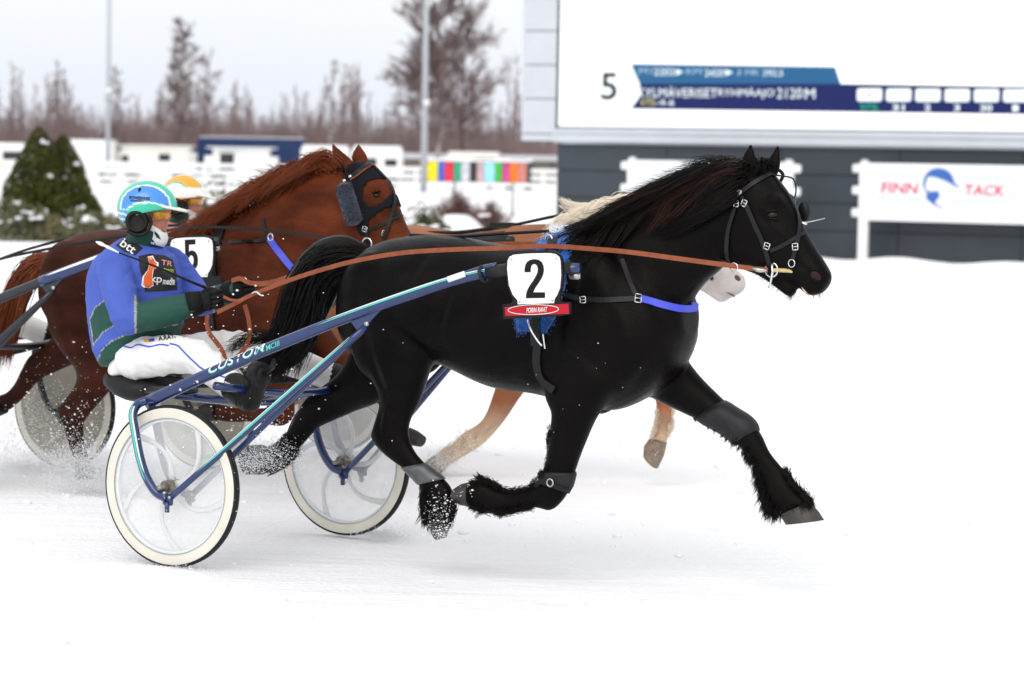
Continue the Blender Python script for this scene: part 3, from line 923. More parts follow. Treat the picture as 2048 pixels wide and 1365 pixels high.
# ------------------------------------------------------------------ harness of the black horse
M['blue_web'] = mat('blue_web', (0.055, 0.075, 0.62), 0.55, bump=0.1, bscale=200)
M['blue_fleece'] = mat('blue_fleece', (0.006, 0.10, 0.42), 0.95, noise=0.4, nscale=60, bump=0.8, bscale=150, sheen=0.4)
harA = thing('harness', 'blue fleece saddle pad and blue breast collar on the black horse', 'harness', FA, FA.P(1090, 600, 0))
def fleece_pad(skin, px, widths, thick, mt, parent, seed, name='fleece_pad', nf=3000, fl=.0045):
    pl = catmull([Vector((u, v, 0)) for (u, v) in px], 5)
    wl_ = catmull([Vector((w, 0, 0)) for w in widths], 5)
    pts, nors = [], []
    for q in pl:
        p, n = skin.hit(q.x, q.y); pts.append(p); nors.append(n)
    for _ in range(3):
        pts = [pts[0]] + [(pts[i - 1] + pts[i] * 2 + pts[i + 1]) / 4 for i in range(1, len(pts) - 1)] + [pts[-1]]
        nors = [nors[0]] + [((nors[i - 1] + nors[i] * 2 + nors[i + 1]) / 4).normalized() for i in range(1, len(nors) - 1)] + [nors[-1]]
    rings = []; r = random.Random(seed)
    for i, p in enumerate(pts):
        t = (pts[min(i + 1, len(pts) - 1)] - pts[max(i - 1, 0)]).normalized()
        n = (nors[i] - t * nors[i].dot(t)).normalized(); b = t.cross(n); w = wl_[i].x
        ring = []
        for j in range(13):
            a = PI * j / 12
            q, _n = skin.near(p + b * (w / 2 * math.cos(a)))
            ring.append(q + n * (thick * spow(math.sin(a), .5) * r.uniform(.9, 1.1) - .004))
        rings.append(ring + [p - n * .012])
    mb = MB(); mb.ring_loft(rings)
    polys = []
    for _ in range(nf):
        i = r.randrange(len(rings)); j = r.randrange(13)
        q = Vector(rings[i][j]) + Vector((r.gauss(0, .01), r.gauss(0, .004), r.gauss(0, .01)))
        n = nors[i] + Vector((r.gauss(0, .6), r.gauss(0, .5), r.gauss(0, .6))); n.normalize()
        polys.append([q, q + n * fl * .6, q + n * fl + Vector((0, 0, -.004))])
    strands(mb, polys, .0020, .001)
    return mb.build(name, mt, parent)
fleece_pad(A_skin, [(1122, 470), (1112, 500), (1098, 550), (1082, 605), (1068, 640), (1066, 664)], [.19, .2, .19, .18, .165, .13], .04, M['blue_fleece'], harA, 5)
strap(A_skin, [(1120, 466), (1108, 510), (1094, 560), (1082, 610), (1078, 650), (1079, 690)], .045, .008, .038).build('saddle_strap', BL, harA, smooth=False)
sk_strap(A_skin, 'girth', [(1080, 672), (1074, 715), (1079, 748), (1096, 770), (1110, 782)], .035, harA, th=.01)
sk_strap(A_skin, 'collar_strap', [(1125, 588), (1165, 598), (1220, 600), (1272, 598)], .022, harA)
sk_strap(A_skin, 'breast_collar', [(1280, 598), (1320, 609), (1358, 618), (1384, 617), (1397, 613)], .030, harA, M['blue_web'], .008)
sk_strap(A_skin, 'neck_strap', [(1244, 520), (1256, 556), (1268, 584), (1276, 598)], .020, harA)
buckle(A_skin, 1276, 598, .013, .018, .1, harA); buckle(A_skin, 1168, 600, .013, .013, .1, harA)
mb = MB(); mb.box(FA.P(1118, 458, 0), .075, .05, .035, bev=.004); mb.build('saddle_bracket', M['steel'], harA, sharp=35)
mb = MB(); mb.torus(FA.P(1098, 480, -.14), (0.3, 1, 0.1), .021, .004, 24, 8); mb.build('terret', M['steel'], harA)
mb = MB(); mb.tube(catmull([FA.P(1086, 498, -.16), FA.P(1098, 486, -.16), FA.P(1108, 500, -.16)], 5), .007, n=8); mb.build('snap_hook', M['steel'], harA)
mb = MB(); mb.tube(catmull([FA.P(1055, 640, -.345), FA.P(1062, 660, -.35), FA.P(1074, 680, -.345), FA.P(1084, 692, -.345)], 5), .005, n=6); mb.build('snap_hook', M['steel'], harA)
mb = MB(); mb.tube(catmull([FA.P(1086, 668, -.345), FA.P(1088, 684, -.345), FA.P(1090, 698, -.345)], 5), .004, n=6); mb.build('snap_hook', M['steel'], harA)
mb = MB(); mb.tube(catmull([FA.P(1124, 460, -.01), FA.P(1200, 432, -.02), FA.P(1290, 398, -.03), FA.P(1380, 362, -.03), FA.P(1460, 330, -.02)], 6), .009, n=8); mb.build('check_rein', BL, harA)
# dark tubes from the saddle back along the croup
mb = MB(); mb.tube(catmull([FA.P(1104, 462, 0), FA.P(1000, 468, 0), FA.P(900, 474, 0), FA.P(820, 470, 0)], 6), .007, n=8); mb.build('crupper_strap', BL, harA)

def leg_band(secs, i0, i1, inflate, n=8, ns=22):
    sec = dense(secs, 6); a, b = int(i0 * 6), int(i1 * 6)
    out = []
    for k in range(n + 1):
        f = a + (b - a) * k / n; i = min(int(f), len(sec) - 2); q = f - i
        A, B, w = (sec[i][0].lerp(sec[i + 1][0], q), sec[i][1].lerp(sec[i + 1][1], q), sec[i][2] * (1 - q) + sec[i + 1][2] * q)
        g = (.35, .9)[min(k, n - k)] if min(k, n - k) < 2 else 1.0
        c = (A + B) / 2; h = (A - B) / 2
        e = inflate * g
        h = h * (1 + e / max(h.length, .01))
        out.append(section(c + h, c - h, w + e, n=ns))
    return MB().ring_loft(out)
M['rubber_boot'] = mat('rubber_boot', (0.014, 0.0145, 0.016), 0.45, spec=.22, noise=0.3, nscale=30, bump=0.15, bscale=60)
M['wrap_grey'] = mat('wrap_grey', (0.06, 0.063, 0.068), 0.3, noise=0.4, nscale=25, spec=0.6)
def boot_thing(name, label, secs, i0, i1, infl, mt, F, extra=None):
    o = leg_band(secs, i0, i1, infl).build(name, mt)
    place(o, F); recenter(o); tag(o, label, 'leg boot')
    return o
boot_thing('knee_boot', 'dark grey rubber knee boot on the outstretched foreleg of the black horse', A_FF, 2.75, 4.8, .011, M['rubber_boot'], FA)
boot_thing('pastern_wrap', 'shiny grey wrap above the hind fetlock of the black horse', A_NH, 7.9, 9.2, .008, M['wrap_grey'], FA)
kb = thing('knee_boot', 'black buckled knee boot on the folded foreleg of the black horse', 'leg boot', FA, FA.P(1105, 985, -.155))
leg_band(A_NF, 5.05, 5.9, .009).build('pad', M['rubber_boot'], kb)
strap(A_skin, [(1080, 962), (1100, 966), (1118, 974), (1136, 980)], .022, .006, .010).build('strap', BL, kb, smooth=False)
mb = MB(); mb.torus(FA.P(1100, 966, -.22), (0.1, 1, 0), .016, .0035, 18, 6); mb.build('buckle', M['steel_dull'], kb)
# snow frozen into the coat of the hooves
M['snow_bits'] = mat('snow_bits', (0.9, 0.91, 0.93), 0.7)
# ------------------------------------------------------------------ chestnut horse (number 5) and pale-maned horse
def scaled(secs, k):
    return [(Vector((a.x, a.y, a.z * k)), Vector((b.x, b.y, b.z * k)), w) for (a, b, w) in secs]
def shifted_leg(secs, ds, mirror=False):
    return [(Vector((a.x + ds, -a.y if mirror else a.y, a.z)), Vector((b.x + ds, -b.y if mirror else b.y, b.z)), w) for (a, b, w) in secs]

B_TORSO = scaled(A_TORSO, 0.95)
B_NECK = secpx(FB, [(395, 480, 530, 690, 0, .19), (440, 452, 575, 640, 0, .165), (500, 412, 620, 585, 0, .135), (560, 375, 655, 545, 0, .115),
                    (620, 346, 680, 515, 0, .10), (668, 330, 698, 490, 0, .092), (705, 328, 705, 470, 0, .085)], fix=False)
B_HEAD = secpx(FB, [(720, 322, 690, 390, 0, .075), (748, 333, 672, 420, 0, .092), (778, 366, 676, 462, 0, .10), (794, 398, 690, 492, 0, .098), (803, 425, 722, 507, 0, .085),
                    (816, 455, 752, 517, 0, .07), (832, 485, 778, 528, 0, .06), (846, 512, 796, 540, 0, .058), (852, 530, 812, 552, 0, .05), (846, 545, 822, 556, 0, .03)])
B_JAW = secpx(FB, [(735, 480, 722, 515, 0, .05), (765, 520, 752, 535, 0, .04), (795, 540, 782, 556, 0, .034), (806, 552, 795, 562, 0, .028)])
B_NH = secpx(FB, [(240, 570, 112, 570, -.13, .12), (250, 640, 95, 640, -.15, .125), (255, 690, 118, 695, -.165, .11), (240, 740, 150, 735, -.17, .085), (222, 780, 152, 765, -.17, .06),
                  (200, 806, 128, 800, -.17, .046), (182, 828, 114, 822, -.17, .044), (168, 850, 124, 846, -.17, .034), (170, 885, 134, 880, -.17, .030), (178, 915, 144, 912, -.17, .036), (186, 935, 154, 936, -.17, .036)])
B_FH = shifted_leg(scaled(A_FH, .97), 0.05)
B_NF = secpx(FB, [(640, 660, 490, 650, -.14, .10), (600, 725, 480, 710, -.15, .09), (590, 770, 500, 760, -.155, .07), (590, 810, 525, 800, -.155, .052), (588, 838, 540, 812, -.155, .045),
                  (565, 855, 535, 815, -.155, .042), (535, 850, 520, 815, -.155, .032), (500, 846, 490, 816, -.155, .03), (462, 846, 455, 812, -.155, .036), (438, 842, 428, 806, -.155, .038)])
B_FF = secpx(FB, [(650, 640, 560, 700, .13, .095), (690, 700, 610, 745, .15, .075), (735, 750, 680, 790, .155, .056), (765, 785, 730, 812, .155, .045), (785, 815, 755, 832, .155, .034), (805, 840, 780, 856, .155, .032), (822, 858, 800, 878, .155, .036)])
B_EARS = [ear_px(FB, (682, 340), (726, 348), (664, 287), -.07, -.08, .026), ear_px(FB, (704, 326), (738, 330), (717, 288), .06, .07, .024)]
def b_extra(mb):
    for (u, v, t, rx, ry, rz) in ((700, 462, .046, .085, .045, .092), (762, 375, .058, .04, .032, .035)):
        for sg in (-1, 1): mb.ball(FB.P(u, v, 0) + Vector((0, t * sg, 0)), rx, ry, rz)
    for (u, v, t, rx, ry, rz) in ((1322, 655, .085, .12, .115, .17), (1225, 620, .185, .17, .075, .27), (785, 590, .165, .17, .095, .20), (800, 690, .185, .13, .075, .15)):
        q = FA.P(u, v, 0)
        for sg in (-1, 1): mb.ball(Vector((q.x, t * sg, q.z * .95)), rx, ry, rz, nu=20, nv=14)
B_body = horse_body(FB, B_TORSO, B_NECK, B_HEAD, B_JAW, [B_NH, B_FH, B_NF, B_FF], B_EARS, 0.012, b_extra, 10)
def a2b(lines): return lines
B_LINES = [(px, t, a * 1.1, w) for (px, t, a, w) in A_LINES if max(q[0] for q in px) < 1380 and min(q[1] for q in px) < 760]
grooves(B_body, FA, B_LINES, .95)
B_skin = Skin(FB, B_body)
bn = FB.P(560, 450, 0)
def b_tint(co):  # shade put into the coat colour: darker hind, lighter neck and upper parts
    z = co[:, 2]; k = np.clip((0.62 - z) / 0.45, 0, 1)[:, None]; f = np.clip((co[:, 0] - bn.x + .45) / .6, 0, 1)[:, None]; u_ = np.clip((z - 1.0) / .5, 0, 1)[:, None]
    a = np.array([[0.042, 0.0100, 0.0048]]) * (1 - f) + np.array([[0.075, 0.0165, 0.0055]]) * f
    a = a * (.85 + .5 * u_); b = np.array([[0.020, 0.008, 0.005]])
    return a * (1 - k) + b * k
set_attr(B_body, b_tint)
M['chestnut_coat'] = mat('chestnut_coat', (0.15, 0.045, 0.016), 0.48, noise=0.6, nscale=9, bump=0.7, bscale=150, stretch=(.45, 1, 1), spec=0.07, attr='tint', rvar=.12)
M['chestnut_hair'] = mat('chestnut_hair', (0.15, 0.034, 0.010), 0.5, spec=0.2)
horseB = thing('horse', 'chestnut horse wearing number 5 with black hood, behind the driver in blue', 'horse', FB, FB.P(330, 640, 0).to_2d().to_3d())
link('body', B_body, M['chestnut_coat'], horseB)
M['hoof_dark'] = mat('hoof_dark', (0.014, 0.012, 0.011), 0.5, spec=.2, noise=0.3, nscale=40)
for rows in ([(186, 932, 152, 934, -.17, .04), (192, 948, 150, 950, -.17, .048), (196, 958, 150, 958, -.17, .05)], [(822, 856, 800, 880, .155, .04), (836, 862, 812, 890, .155, .046), (848, 872, 838, 894, .155, .046)],
             [(438, 842, 428, 806, -.155, .04), (420, 844, 412, 806, -.155, .046), (404, 838, 400, 812, -.155, .046)]):
    hoof_mb(secpx(FB, rows)).build('hoof', M['hoof_dark'], horseB, sharp=40)
hoof_mb(shifted_leg(scaled(secpx(FA, A_HOOVES[1][1]), .97), .05)).build('hoof', M['hoof_dark'], horseB, sharp=40)
on_skin_blob(B_skin, 754, 391, .02, .013, .013, 'eye', M['eye'], horseB, 0.2, True, 0.35)
on_skin_blob(B_skin, 753, 385, .026, .004, .011, 'eyelid', M['chestnut_coat'], horseB, 0.25, True, 0.2)
B_CREST = [(672, 328), (652, 330), (612, 344), (560, 366), (500, 403), (440, 444), (395, 470)]
g = []
for i in range(110):
    f = (i + rr.random()) / 110; u, v = along(B_CREST, f); L = rr.uniform(.7, 1.1); up = rr.uniform(0, 34)
    g.append([(u + 3, v + 6, -.01), (u - 12 * L, v - up * .6, -.02), (u - 38 * L, v - up * .5 + 4, -.06), (u - 75 * L, v + 22 + rr.uniform(-10, 14), -.1), (u - 110 * L, v + 50 + rr.uniform(-14, 18), -.12)])
hair_locks(B_skin, g, 22, 5.5, 0.0023, 51, wave=1.3).build('mane', M['chestnut_hair'], horseB)
g = []
for i in range(110):
    u, v = along(B_CREST, rr.random()); h = rr.uniform(8, 38)
    g.append([(u, v + 4, 0), (u - 8, v - h * .5, rr.uniform(-.03, .03)), (u - 26, v - h * .8, rr.uniform(-.06, .04)), (u - 52, v - h * rr.uniform(0, .9), rr.uniform(-.08, .04))])
hair_locks(B_skin, g, 6, 4.0, 0.0014, 52, free=True).build('mane', M['chestnut_hair'], horseB)
g = []
for i in range(70):
    w = rr.random(); a = rr.uniform(-.09, .09)
    g.append([(118, 520 + 16 * w, a * .3), (80, 510 + 26 * w, a), (35 + 20 * w, 535 + 40 * w, a), (5 + 40 * w, 600 + 30 * w, a), (-12 + 45 * w, 670, a), (-25 + 50 * w, 720 + rr.uniform(-20, 30), a)])
hair_locks(B_skin, g, 16, 6.0, 0.0032, 53, free=True, npts=8).build('tail', M['chestnut_hair'], horseB)

# bridle and black hood
M['hood_cloth'] = mat('hood_cloth', (0.006, 0.007, 0.010), 0.8, bump=0.2, bscale=200, spec=.15)
M['grey_fleece'] = mat('grey_fleece', (0.022, 0.030, 0.055), 0.95, noise=0.35, nscale=60, bump=0.8, bscale=160, sheen=0.4)
def surface_patch(me, F, keep, off):
    """a thin cloth shell cut from the body surface"""
    bm = bmesh.new(); bm.from_mesh(me); bm.normal_update()
    dele = [f for f in bm.faces if not keep(f.calc_center_median())]
    bmesh.ops.delete(bm, geom=dele, context='FACES')
    for _ in range(2):
        bmesh.ops.smooth_vert(bm, verts=[v for v in bm.verts if v.is_boundary], factor=0.5, use_axis_x=True, use_axis_y=True, use_axis_z=True)
    bm.normal_update()
    for v in bm.verts: v.co = v.co + v.normal * off
    ext = bmesh.ops.extrude_face_region(bm, geom=bm.faces[:])
    vs_ = [e for e in ext['geom'] if isinstance(e, bmesh.types.BMVert)]
    bm.normal_update()
    for v in vs_: v.co = v.co + v.normal * .004
    o = bpy.data.meshes.new('hood'); bm.to_mesh(o); bm.free()
    for a in list(o.attributes):
        if a.name == 'tint': o.attributes.remove(a)
    o.materials.clear()
    o.polygons.foreach_set('use_smooth', [True] * len(o.polygons))
    return o
def in_poly(u, v, poly):
    c = False; n = len(poly)
    for i in range(n):
        x0, y0 = poly[i]; x1, y1 = poly[(i + 1) % n]
        if (y0 > v) != (y1 > v) and u < (x1 - x0) * (v - y0) / (y1 - y0) + x0: c = not c
    return c
def to_px(F, p):
    w = F.wor(p) if F else Vector(p)
    q = CR.transposed() @ (w - CAMLOC)
    return 1024 + FPX * q.x / -q.z, 682.5 - FPX * q.y / -q.z
HOOD = [(700, 332), (720, 318), (760, 322), (800, 380), (803, 402), (785, 408), (762, 424), (745, 440), (736, 470), (722, 470), (716, 430), (704, 380), (696, 350)]
HB = [FB.P(u, v, -.07) for (u, v) in HOOD]; HBp = [(p.x, p.z) for p in HB]
EYEB = B_skin.hit(748, 386)[0]
def hood_keep(c):
    if not in_poly(c.x, c.z, HBp): return False
    for sg in (1, -1):
        if ((c.x - EYEB.x) / .058) ** 2 + ((c.z - EYEB.z) / .068) ** 2 < 1 and abs(c.y - EYEB.y * sg) < .09: return False
    return True
bridleB = thing('bridle', 'black hood and bridle with grey fleece roll on the chestnut horse', 'bridle', FB, FB.P(740, 480, 0))
hb = surface_patch(B_body, FB, hood_keep, .004)
link('hood', hb, M['hood_cloth'], bridleB)
sk_strap(B_skin, 'brow_band', [(702, 355), (714, 346), (728, 336), (742, 328), (752, 328)], .022, bridleB, off=.010)
sk_strap(B_skin, 'brow_band_piping', [(704, 361), (716, 352), (730, 342), (744, 334), (752, 333)], .005, bridleB, M['rein_leather'], .010, .008)
sk_strap(B_skin, 'face_strap', [(752, 331), (768, 352), (782, 380), (787, 402), (783, 430), (776, 455), (768, 480)], .018, bridleB, off=.010)
sk_strap(B_skin, 'nose_band', [(738, 460), (760, 452), (782, 440), (804, 432)], .014, bridleB)
sk_strap(B_skin, 'nose_band', [(786, 432), (796, 424), (806, 421)], .012, bridleB)
sk_strap(B_skin, 'crown_strap', [(692, 360), (688, 345), (684, 330)], .020, bridleB)
sk_strap(B_skin, 'cheek_strap', [(730, 450), (735, 468), (736, 490), (734, 502)], .02, bridleB)
mb = MB()
ax0, ax1 = B_skin.hit(694, 372, 0, .03)[0], B_skin.hit(716, 446, 0, .03)[0]
mb.tube([ax0.lerp(ax1, f) for f in (-.04, 0, .05, .25, .5, .75, .95, 1.0, 1.04)], [.018, .034, .042, .045, .046, .045, .042, .034, .018], n=16)
r5 = random.Random(61); polys = []
for _ in range(1500):
    c = ax0.lerp(ax1, r5.random()); d = Vector((r5.gauss(0, 1), r5.gauss(0, 1), r5.gauss(0, 1))).normalized()
    a = (ax1 - ax0).normalized(); d = (d - a * d.dot(a)).normalized()
    polys.append([c + d * .042, c + d * .050 + a * .003])
strands(mb, polys, .002, .001)
mb.build('fleece_roll', M['grey_fleece'], bridleB)
mb = MB(); mb.torus(FB.P(734, 488, -.1), (.1, 1, 0), .03, .004, 24, 8); mb.build('bit_ring', M['steel'], bridleB)
for (u, v) in ((731, 458), (770, 467)): buckle(B_skin, u, v, .012, .013, -.3, bridleB)
for (u, v) in ((703, 354), (692, 363)):
    q, _n = B_skin.hit(u, v, 0, .012); mb = MB(); mb.ball(q, .011, .006, .009); mb.build('rosette', M['steel'], bridleB)
harB = thing('harness', 'black straps and blue breast collar on the chestnut horse', 'harness', FB, FB.P(480, 520, 0))
sk_strap(B_skin, 'collar_strap', [(425, 484), (470, 486), (510, 484), (536, 478)], .02, harB)
sk_strap(B_skin, 'breast_collar', [(540, 478), (556, 502), (574, 526), (592, 548), (606, 566)], .034, harB, M['blue_web'], .008)
sk_strap(B_skin, 'saddle_strap', [(446, 455), (432, 490), (424, 540), (420, 600), (424, 660)], .06, harB, th=.012)
sk_strap(B_skin, 'neck_strap', [(526, 438), (530, 455), (536, 475)], .018, harB)
mb = MB(); mb.torus(FB.P(541, 475, -.2), (.2, 1, 0), .018, .004, 20, 8); mb.build('ring', M['steel'], harB)
mb = MB(); mb.box(FB.P(402, 460, -.02), .06, .05, .035, bev=.004); mb.build('saddle_bracket', M['steel'], harB)
mb = MB(); mb.tube(catmull([FB.P(438, 446, 0), FB.P(470, 430, -.02), FB.P(520, 405, -.04), FB.P(600, 360, -.04), FB.P(690, 328, -.02)], 5), .007, n=8); mb.build('check_rein', BL, harB)

# --- pale-maned chestnut beyond the black horse
C_TORSO = scaled(A_TORSO, .965)
C_NECK = secpx(FC, [(1000, 500, 1110, 720, 0, .19), (1080, 476, 1180, 650, 0, .165), (1160, 448, 1245, 600, 0, .135), (1230, 420, 1300, 560, 0, .115), (1295, 402, 1335, 530, 0, .10), (1340, 392, 1355, 505, 0, .09)], fix=False)
C_HEAD = secpx(FC, [(1350, 392, 1325, 455, 0, .075), (1376, 412, 1322, 495, 0, .095), (1402, 442, 1330, 525, 0, .10), (1420, 470, 1350, 545, 0, .095), (1440, 498, 1375, 558, 0, .08), (1458, 520, 1400, 572, 0, .068),
                    (1476, 540, 1422, 585, 0, .062), (1490, 558, 1440, 592, 0, .06), (1492, 574, 1452, 596, 0, .05), (1484, 586, 1462, 596, 0, .03)])
C_JAW = secpx(FC, [(1390, 545, 1380, 570, 0, .05), (1430, 572, 1415, 592, 0, .04), (1452, 590, 1436, 606, 0, .036), (1460, 598, 1446, 607, 0, .028)])
C_NF = secpx(FC, [(1180, 690, 1050, 670, -.14, .09), (1110, 740, 1010, 715, -.15, .08), (1052, 782, 990, 776, -.155, .055), (1013, 838, 966, 838, -.155, .046), (975, 884, 930, 862, -.155, .038), (940, 908, 908, 884, -.155, .032), (905, 930, 884, 904, -.155, .036), (890, 942, 868, 912, -.155, .036)])
C_FF = secpx(FC, [(1300, 680, 1190, 720, .13, .09), (1340, 730, 1270, 760, .15, .07), (1356, 775, 1306, 790, .155, .052), (1347, 815, 1312, 815, .155, .04), (1348, 848, 1310, 845, .155, .034), (1340, 872, 1312, 866, .155, .03), (1334, 888, 1300, 880, .155, .034)])
C_NH = shifted_leg(scaled(A_FH, .97), .02, True); C_FH = shifted_leg(scaled(A_FH, .97), .16)
C_EARS = [ear_px(FC, (1318, 402), (1345, 405), (1335, 362), -.065, -.06, .02), ear_px(FC, (1345, 400), (1366, 404), (1362, 364), .06, .06, .02)]
C_body = horse_body(FC, C_TORSO, C_NECK, C_HEAD, C_JAW, [C_NH, C_FH, C_NF, C_FF], C_EARS, 0.014, None, 8)
C_skin = Skin(FC, C_body)
mz = FC.P(1482, 575, 0)
def c_tint(co):
    z = co[:, 2]; k = np.clip((0.46 - z) / 0.26, 0, 1)[:, None]
    a = np.array([[0.25, 0.078, 0.020]]); b = np.array([[0.62, 0.47, 0.33]])
    c = a * (1 - k) + b * k
    d = np.sqrt((co[:, 0] - mz.x) ** 2 + (co[:, 2] - mz.z) ** 2); k2 = np.clip((.36 - d) / .16, 0, 1)[:, None]
    return c * (1 - k2) + np.array([[0.46, 0.42, 0.40]]) * k2
set_attr(C_body, c_tint)
M['pale_coat'] = mat('pale_coat', (0.3, 0.13, 0.05), 0.55, noise=0.3, nscale=6, bump=0.3, bscale=110, attr='tint')
M['flaxen_hair'] = mat('flaxen_hair', (0.84, 0.75, 0.61), 0.55)
horseC = thing('horse', 'light chestnut horse with cream mane, mostly hidden behind the black horse', 'horse', FC, FC.P(900, 640, 0).to_2d().to_3d())
link('body', C_body, M['pale_coat'], horseC)
M['hoof_pale'] = mat('hoof_pale', (0.20, 0.15, 0.11), 0.5, noise=0.4, nscale=40)
hoof_mb(secpx(FC, [(1334, 886, 1298, 878, .155, .04), (1328, 912, 1288, 892, .155, .048), (1316, 938, 1287, 908, .155, .05)])).build('hoof', M['hoof_pale'], horseC, sharp=40)
hoof_mb(secpx(FC, [(892, 942, 868, 910, -.155, .04), (878, 952, 856, 918, -.155, .048), (862, 950, 846, 926, -.155, .048)])).build('hoof', M['hoof_pale'], horseC, sharp=40)
for (ds_, mi_) in ((.02, True), (.16, False)):
    hoof_mb(shifted_leg(scaled(secpx(FA, A_HOOVES[1][1]), .97), ds_, mi_)).build('hoof', M['hoof_pale'], horseC, sharp=40)
on_skin_blob(C_skin, 1475, 556, .022, .016, .008, 'nostril', M['nostril'], horseC, -.5, True, .5)
on_skin_blob(C_skin, 1378, 458, .02, .013, .013, 'eye', M['eye'], horseC, 0.2, True, 0.35)
mb = MB(); mb.tube(catmull([FC.P(1446, 580, -.050), FC.P(1458, 587, -.045), FC.P(1470, 594, -.033)], 4), .004, n=8); mb.build('lips', M['nostril'], horseC)
C_CREST = [(1340, 390), (1295, 394), (1240, 404), (1190, 420), (1160, 436)]
g = []
for i in range(90):
    f = (i + rr.random()) / 90; u, v = along(C_CREST, f); L = rr.uniform(.7, 1.1)
    g.append([(u + 3, v + 8, -.01), (u - 25 * L, v + 2 + rr.uniform(-8, 6), -.05), (u - 50 * L, v + 18 + rr.uniform(-8, 10), -.1), (u - 76 * L, v + 36 + rr.uniform(-14, 14), -.12)])
for i in range(5):
    w_ = rr.uniform(0, 24)
    g.append([(1185, 425, -.02), (1160, 414 + w_ * .4, -.04), (1142, 405 + w_ * .7, -.05), (1118, 392 + w_ * 1.2, -.05)])
hair_locks(C_skin, g, 20, 6.0, 0.0028, 71).build('mane', M['flaxen_hair'], horseC)
g = []
for i in range(40):
    w = rr.random(); a = rr.uniform(-.09, .09)
    q = [FA.P(*p_, 0) for p_ in ((712, 510), (650, 520), (610, 570), (590, 640), (580, 700))]
    g.append([to_px(FC, Vector((p_.x + rr.uniform(-.05, .05) * k_, a, p_.z * .965))) + (a,) for k_, p_ in enumerate(q)])
hair_locks(C_skin, g, 14, 5.0, 0.003, 72, free=True).build('tail', M['flaxen_hair'], horseC)
harC = thing('harness', 'black harness on the cream-maned horse beyond the black one', 'harness', FC, FC.P(1020, 470, 0))
mb = MB(); mb.box(FC.P(1010, 458, 0), .17, .16, .07, bev=.02); mb.build('saddle', BL, harC)
mb = MB(); mb.tube(catmull([FC.P(1030, 450, 0), FC.P(1090, 437, 0), FC.P(1180, 418, -.02), FC.P(1300, 392, -.02)], 5), .009, n=8); mb.build('check_rein', BL, harC)
mb = MB(); mb.tube(catmull([FC.P(1000, 455, -.05), FC.P(920, 465, -.08), FC.P(850, 466, -.1), FC.P(780, 470, -.12)], 5), .011, n=8); mb.build('crupper_strap', BL, harC)
mb = MB(); mb.tube(catmull([FC.P(1010, 466, -.15), FC.P(920, 474, -.2), FC.P(850, 478, -.22)], 5), .011, n=8); mb.build('back_strap', BL, harC)
sk_strap(C_skin, 'bridle_strap', [(1385, 430), (1402, 490), (1425, 560)], .02, harC)

M['leg_hair'] = mat('leg_hair', (0.72, 0.60, 0.46), 0.7)
feathers(C_skin, [(985, 860, -.5, .8, -.155, .5), (930, 880, -.7, .6, -.155, .7), (905, 905, -.8, .5, -.155, .9), (880, 925, -.8, .5, -.155, .9)], 900, 81, parent=horseC, mt=M['leg_hair'], length=(8, 18), F=FC)
feathers(C_skin, [(930, 862, -.7, -.2, -.155, .5), (908, 884, -.8, -.1, -.155, .7), (886, 902, -.8, 0, -.155, .9), (872, 912, -.8, .1, -.155, .9)], 700, 82, parent=horseC, mt=M['leg_hair'], length=(8, 16), F=FC)
feathers(C_skin, [(1312, 818, -.4, .9, .155, .4), (1311, 850, -.4, .9, .155, .6), (1308, 870, -.4, .9, .155, .9), (1302, 882, -.3, .95, .155, .8)], 600, 83, parent=horseC, mt=M['leg_hair'], length=(8, 16), F=FC)
feathers(C_skin, [(1347, 820, .2, .95, .155, .3), (1346, 850, .1, 1, .155, .4), (1338, 875, -.1, 1, .155, .7)], 400, 84, parent=horseC, mt=M['leg_hair'], length=(8, 14), F=FC)
# ------------------------------------------------------------------ racing sulkies
WR = 0.36; WT = 0.70
M['sulky_blue'] = mat('sulky_blue', (0.008, 0.026, 0.11), 0.25, metal=0.15, coat=0.6, noise=0.12, nscale=12)
M['stripe_green'] = mat('stripe_green', (0.06, 0.48, 0.40), 0.3, coat=0.4)
M['stripe_white'] = mat('stripe_white', (0.75, 0.80, 0.82), 0.3, coat=0.4)
M['tyre'] = mat('tyre', (0.010, 0.011, 0.013), 0.6, spec=.25, bump=0.25, bscale=90, noise=0.2, nscale=30)
M['rim_cream'] = mat('rim_cream', (0.66, 0.64, 0.56), 0.5, noise=0.10, nscale=8)
M['rim_grey'] = mat('rim_grey', (0.32, 0.34, 0.36), 0.4, metal=0.4)
M['spoke_white'] = mat('spoke_white', (0.66, 0.68, 0.68), 0.4)
M['disc_beige'] = mat('disc_beige', (0.30, 0.28, 0.23), 0.55, noise=0.2, nscale=7)
M['hub_metal'] = mat('hub_metal', (0.28, 0.26, 0.22), 0.4, metal=0.8, noise=0.4, nscale=50)
M['seat_black'] = mat('seat_black', (0.009, 0.0095, 0.0105), 0.5, spec=.25, bump=0.2, bscale=40)
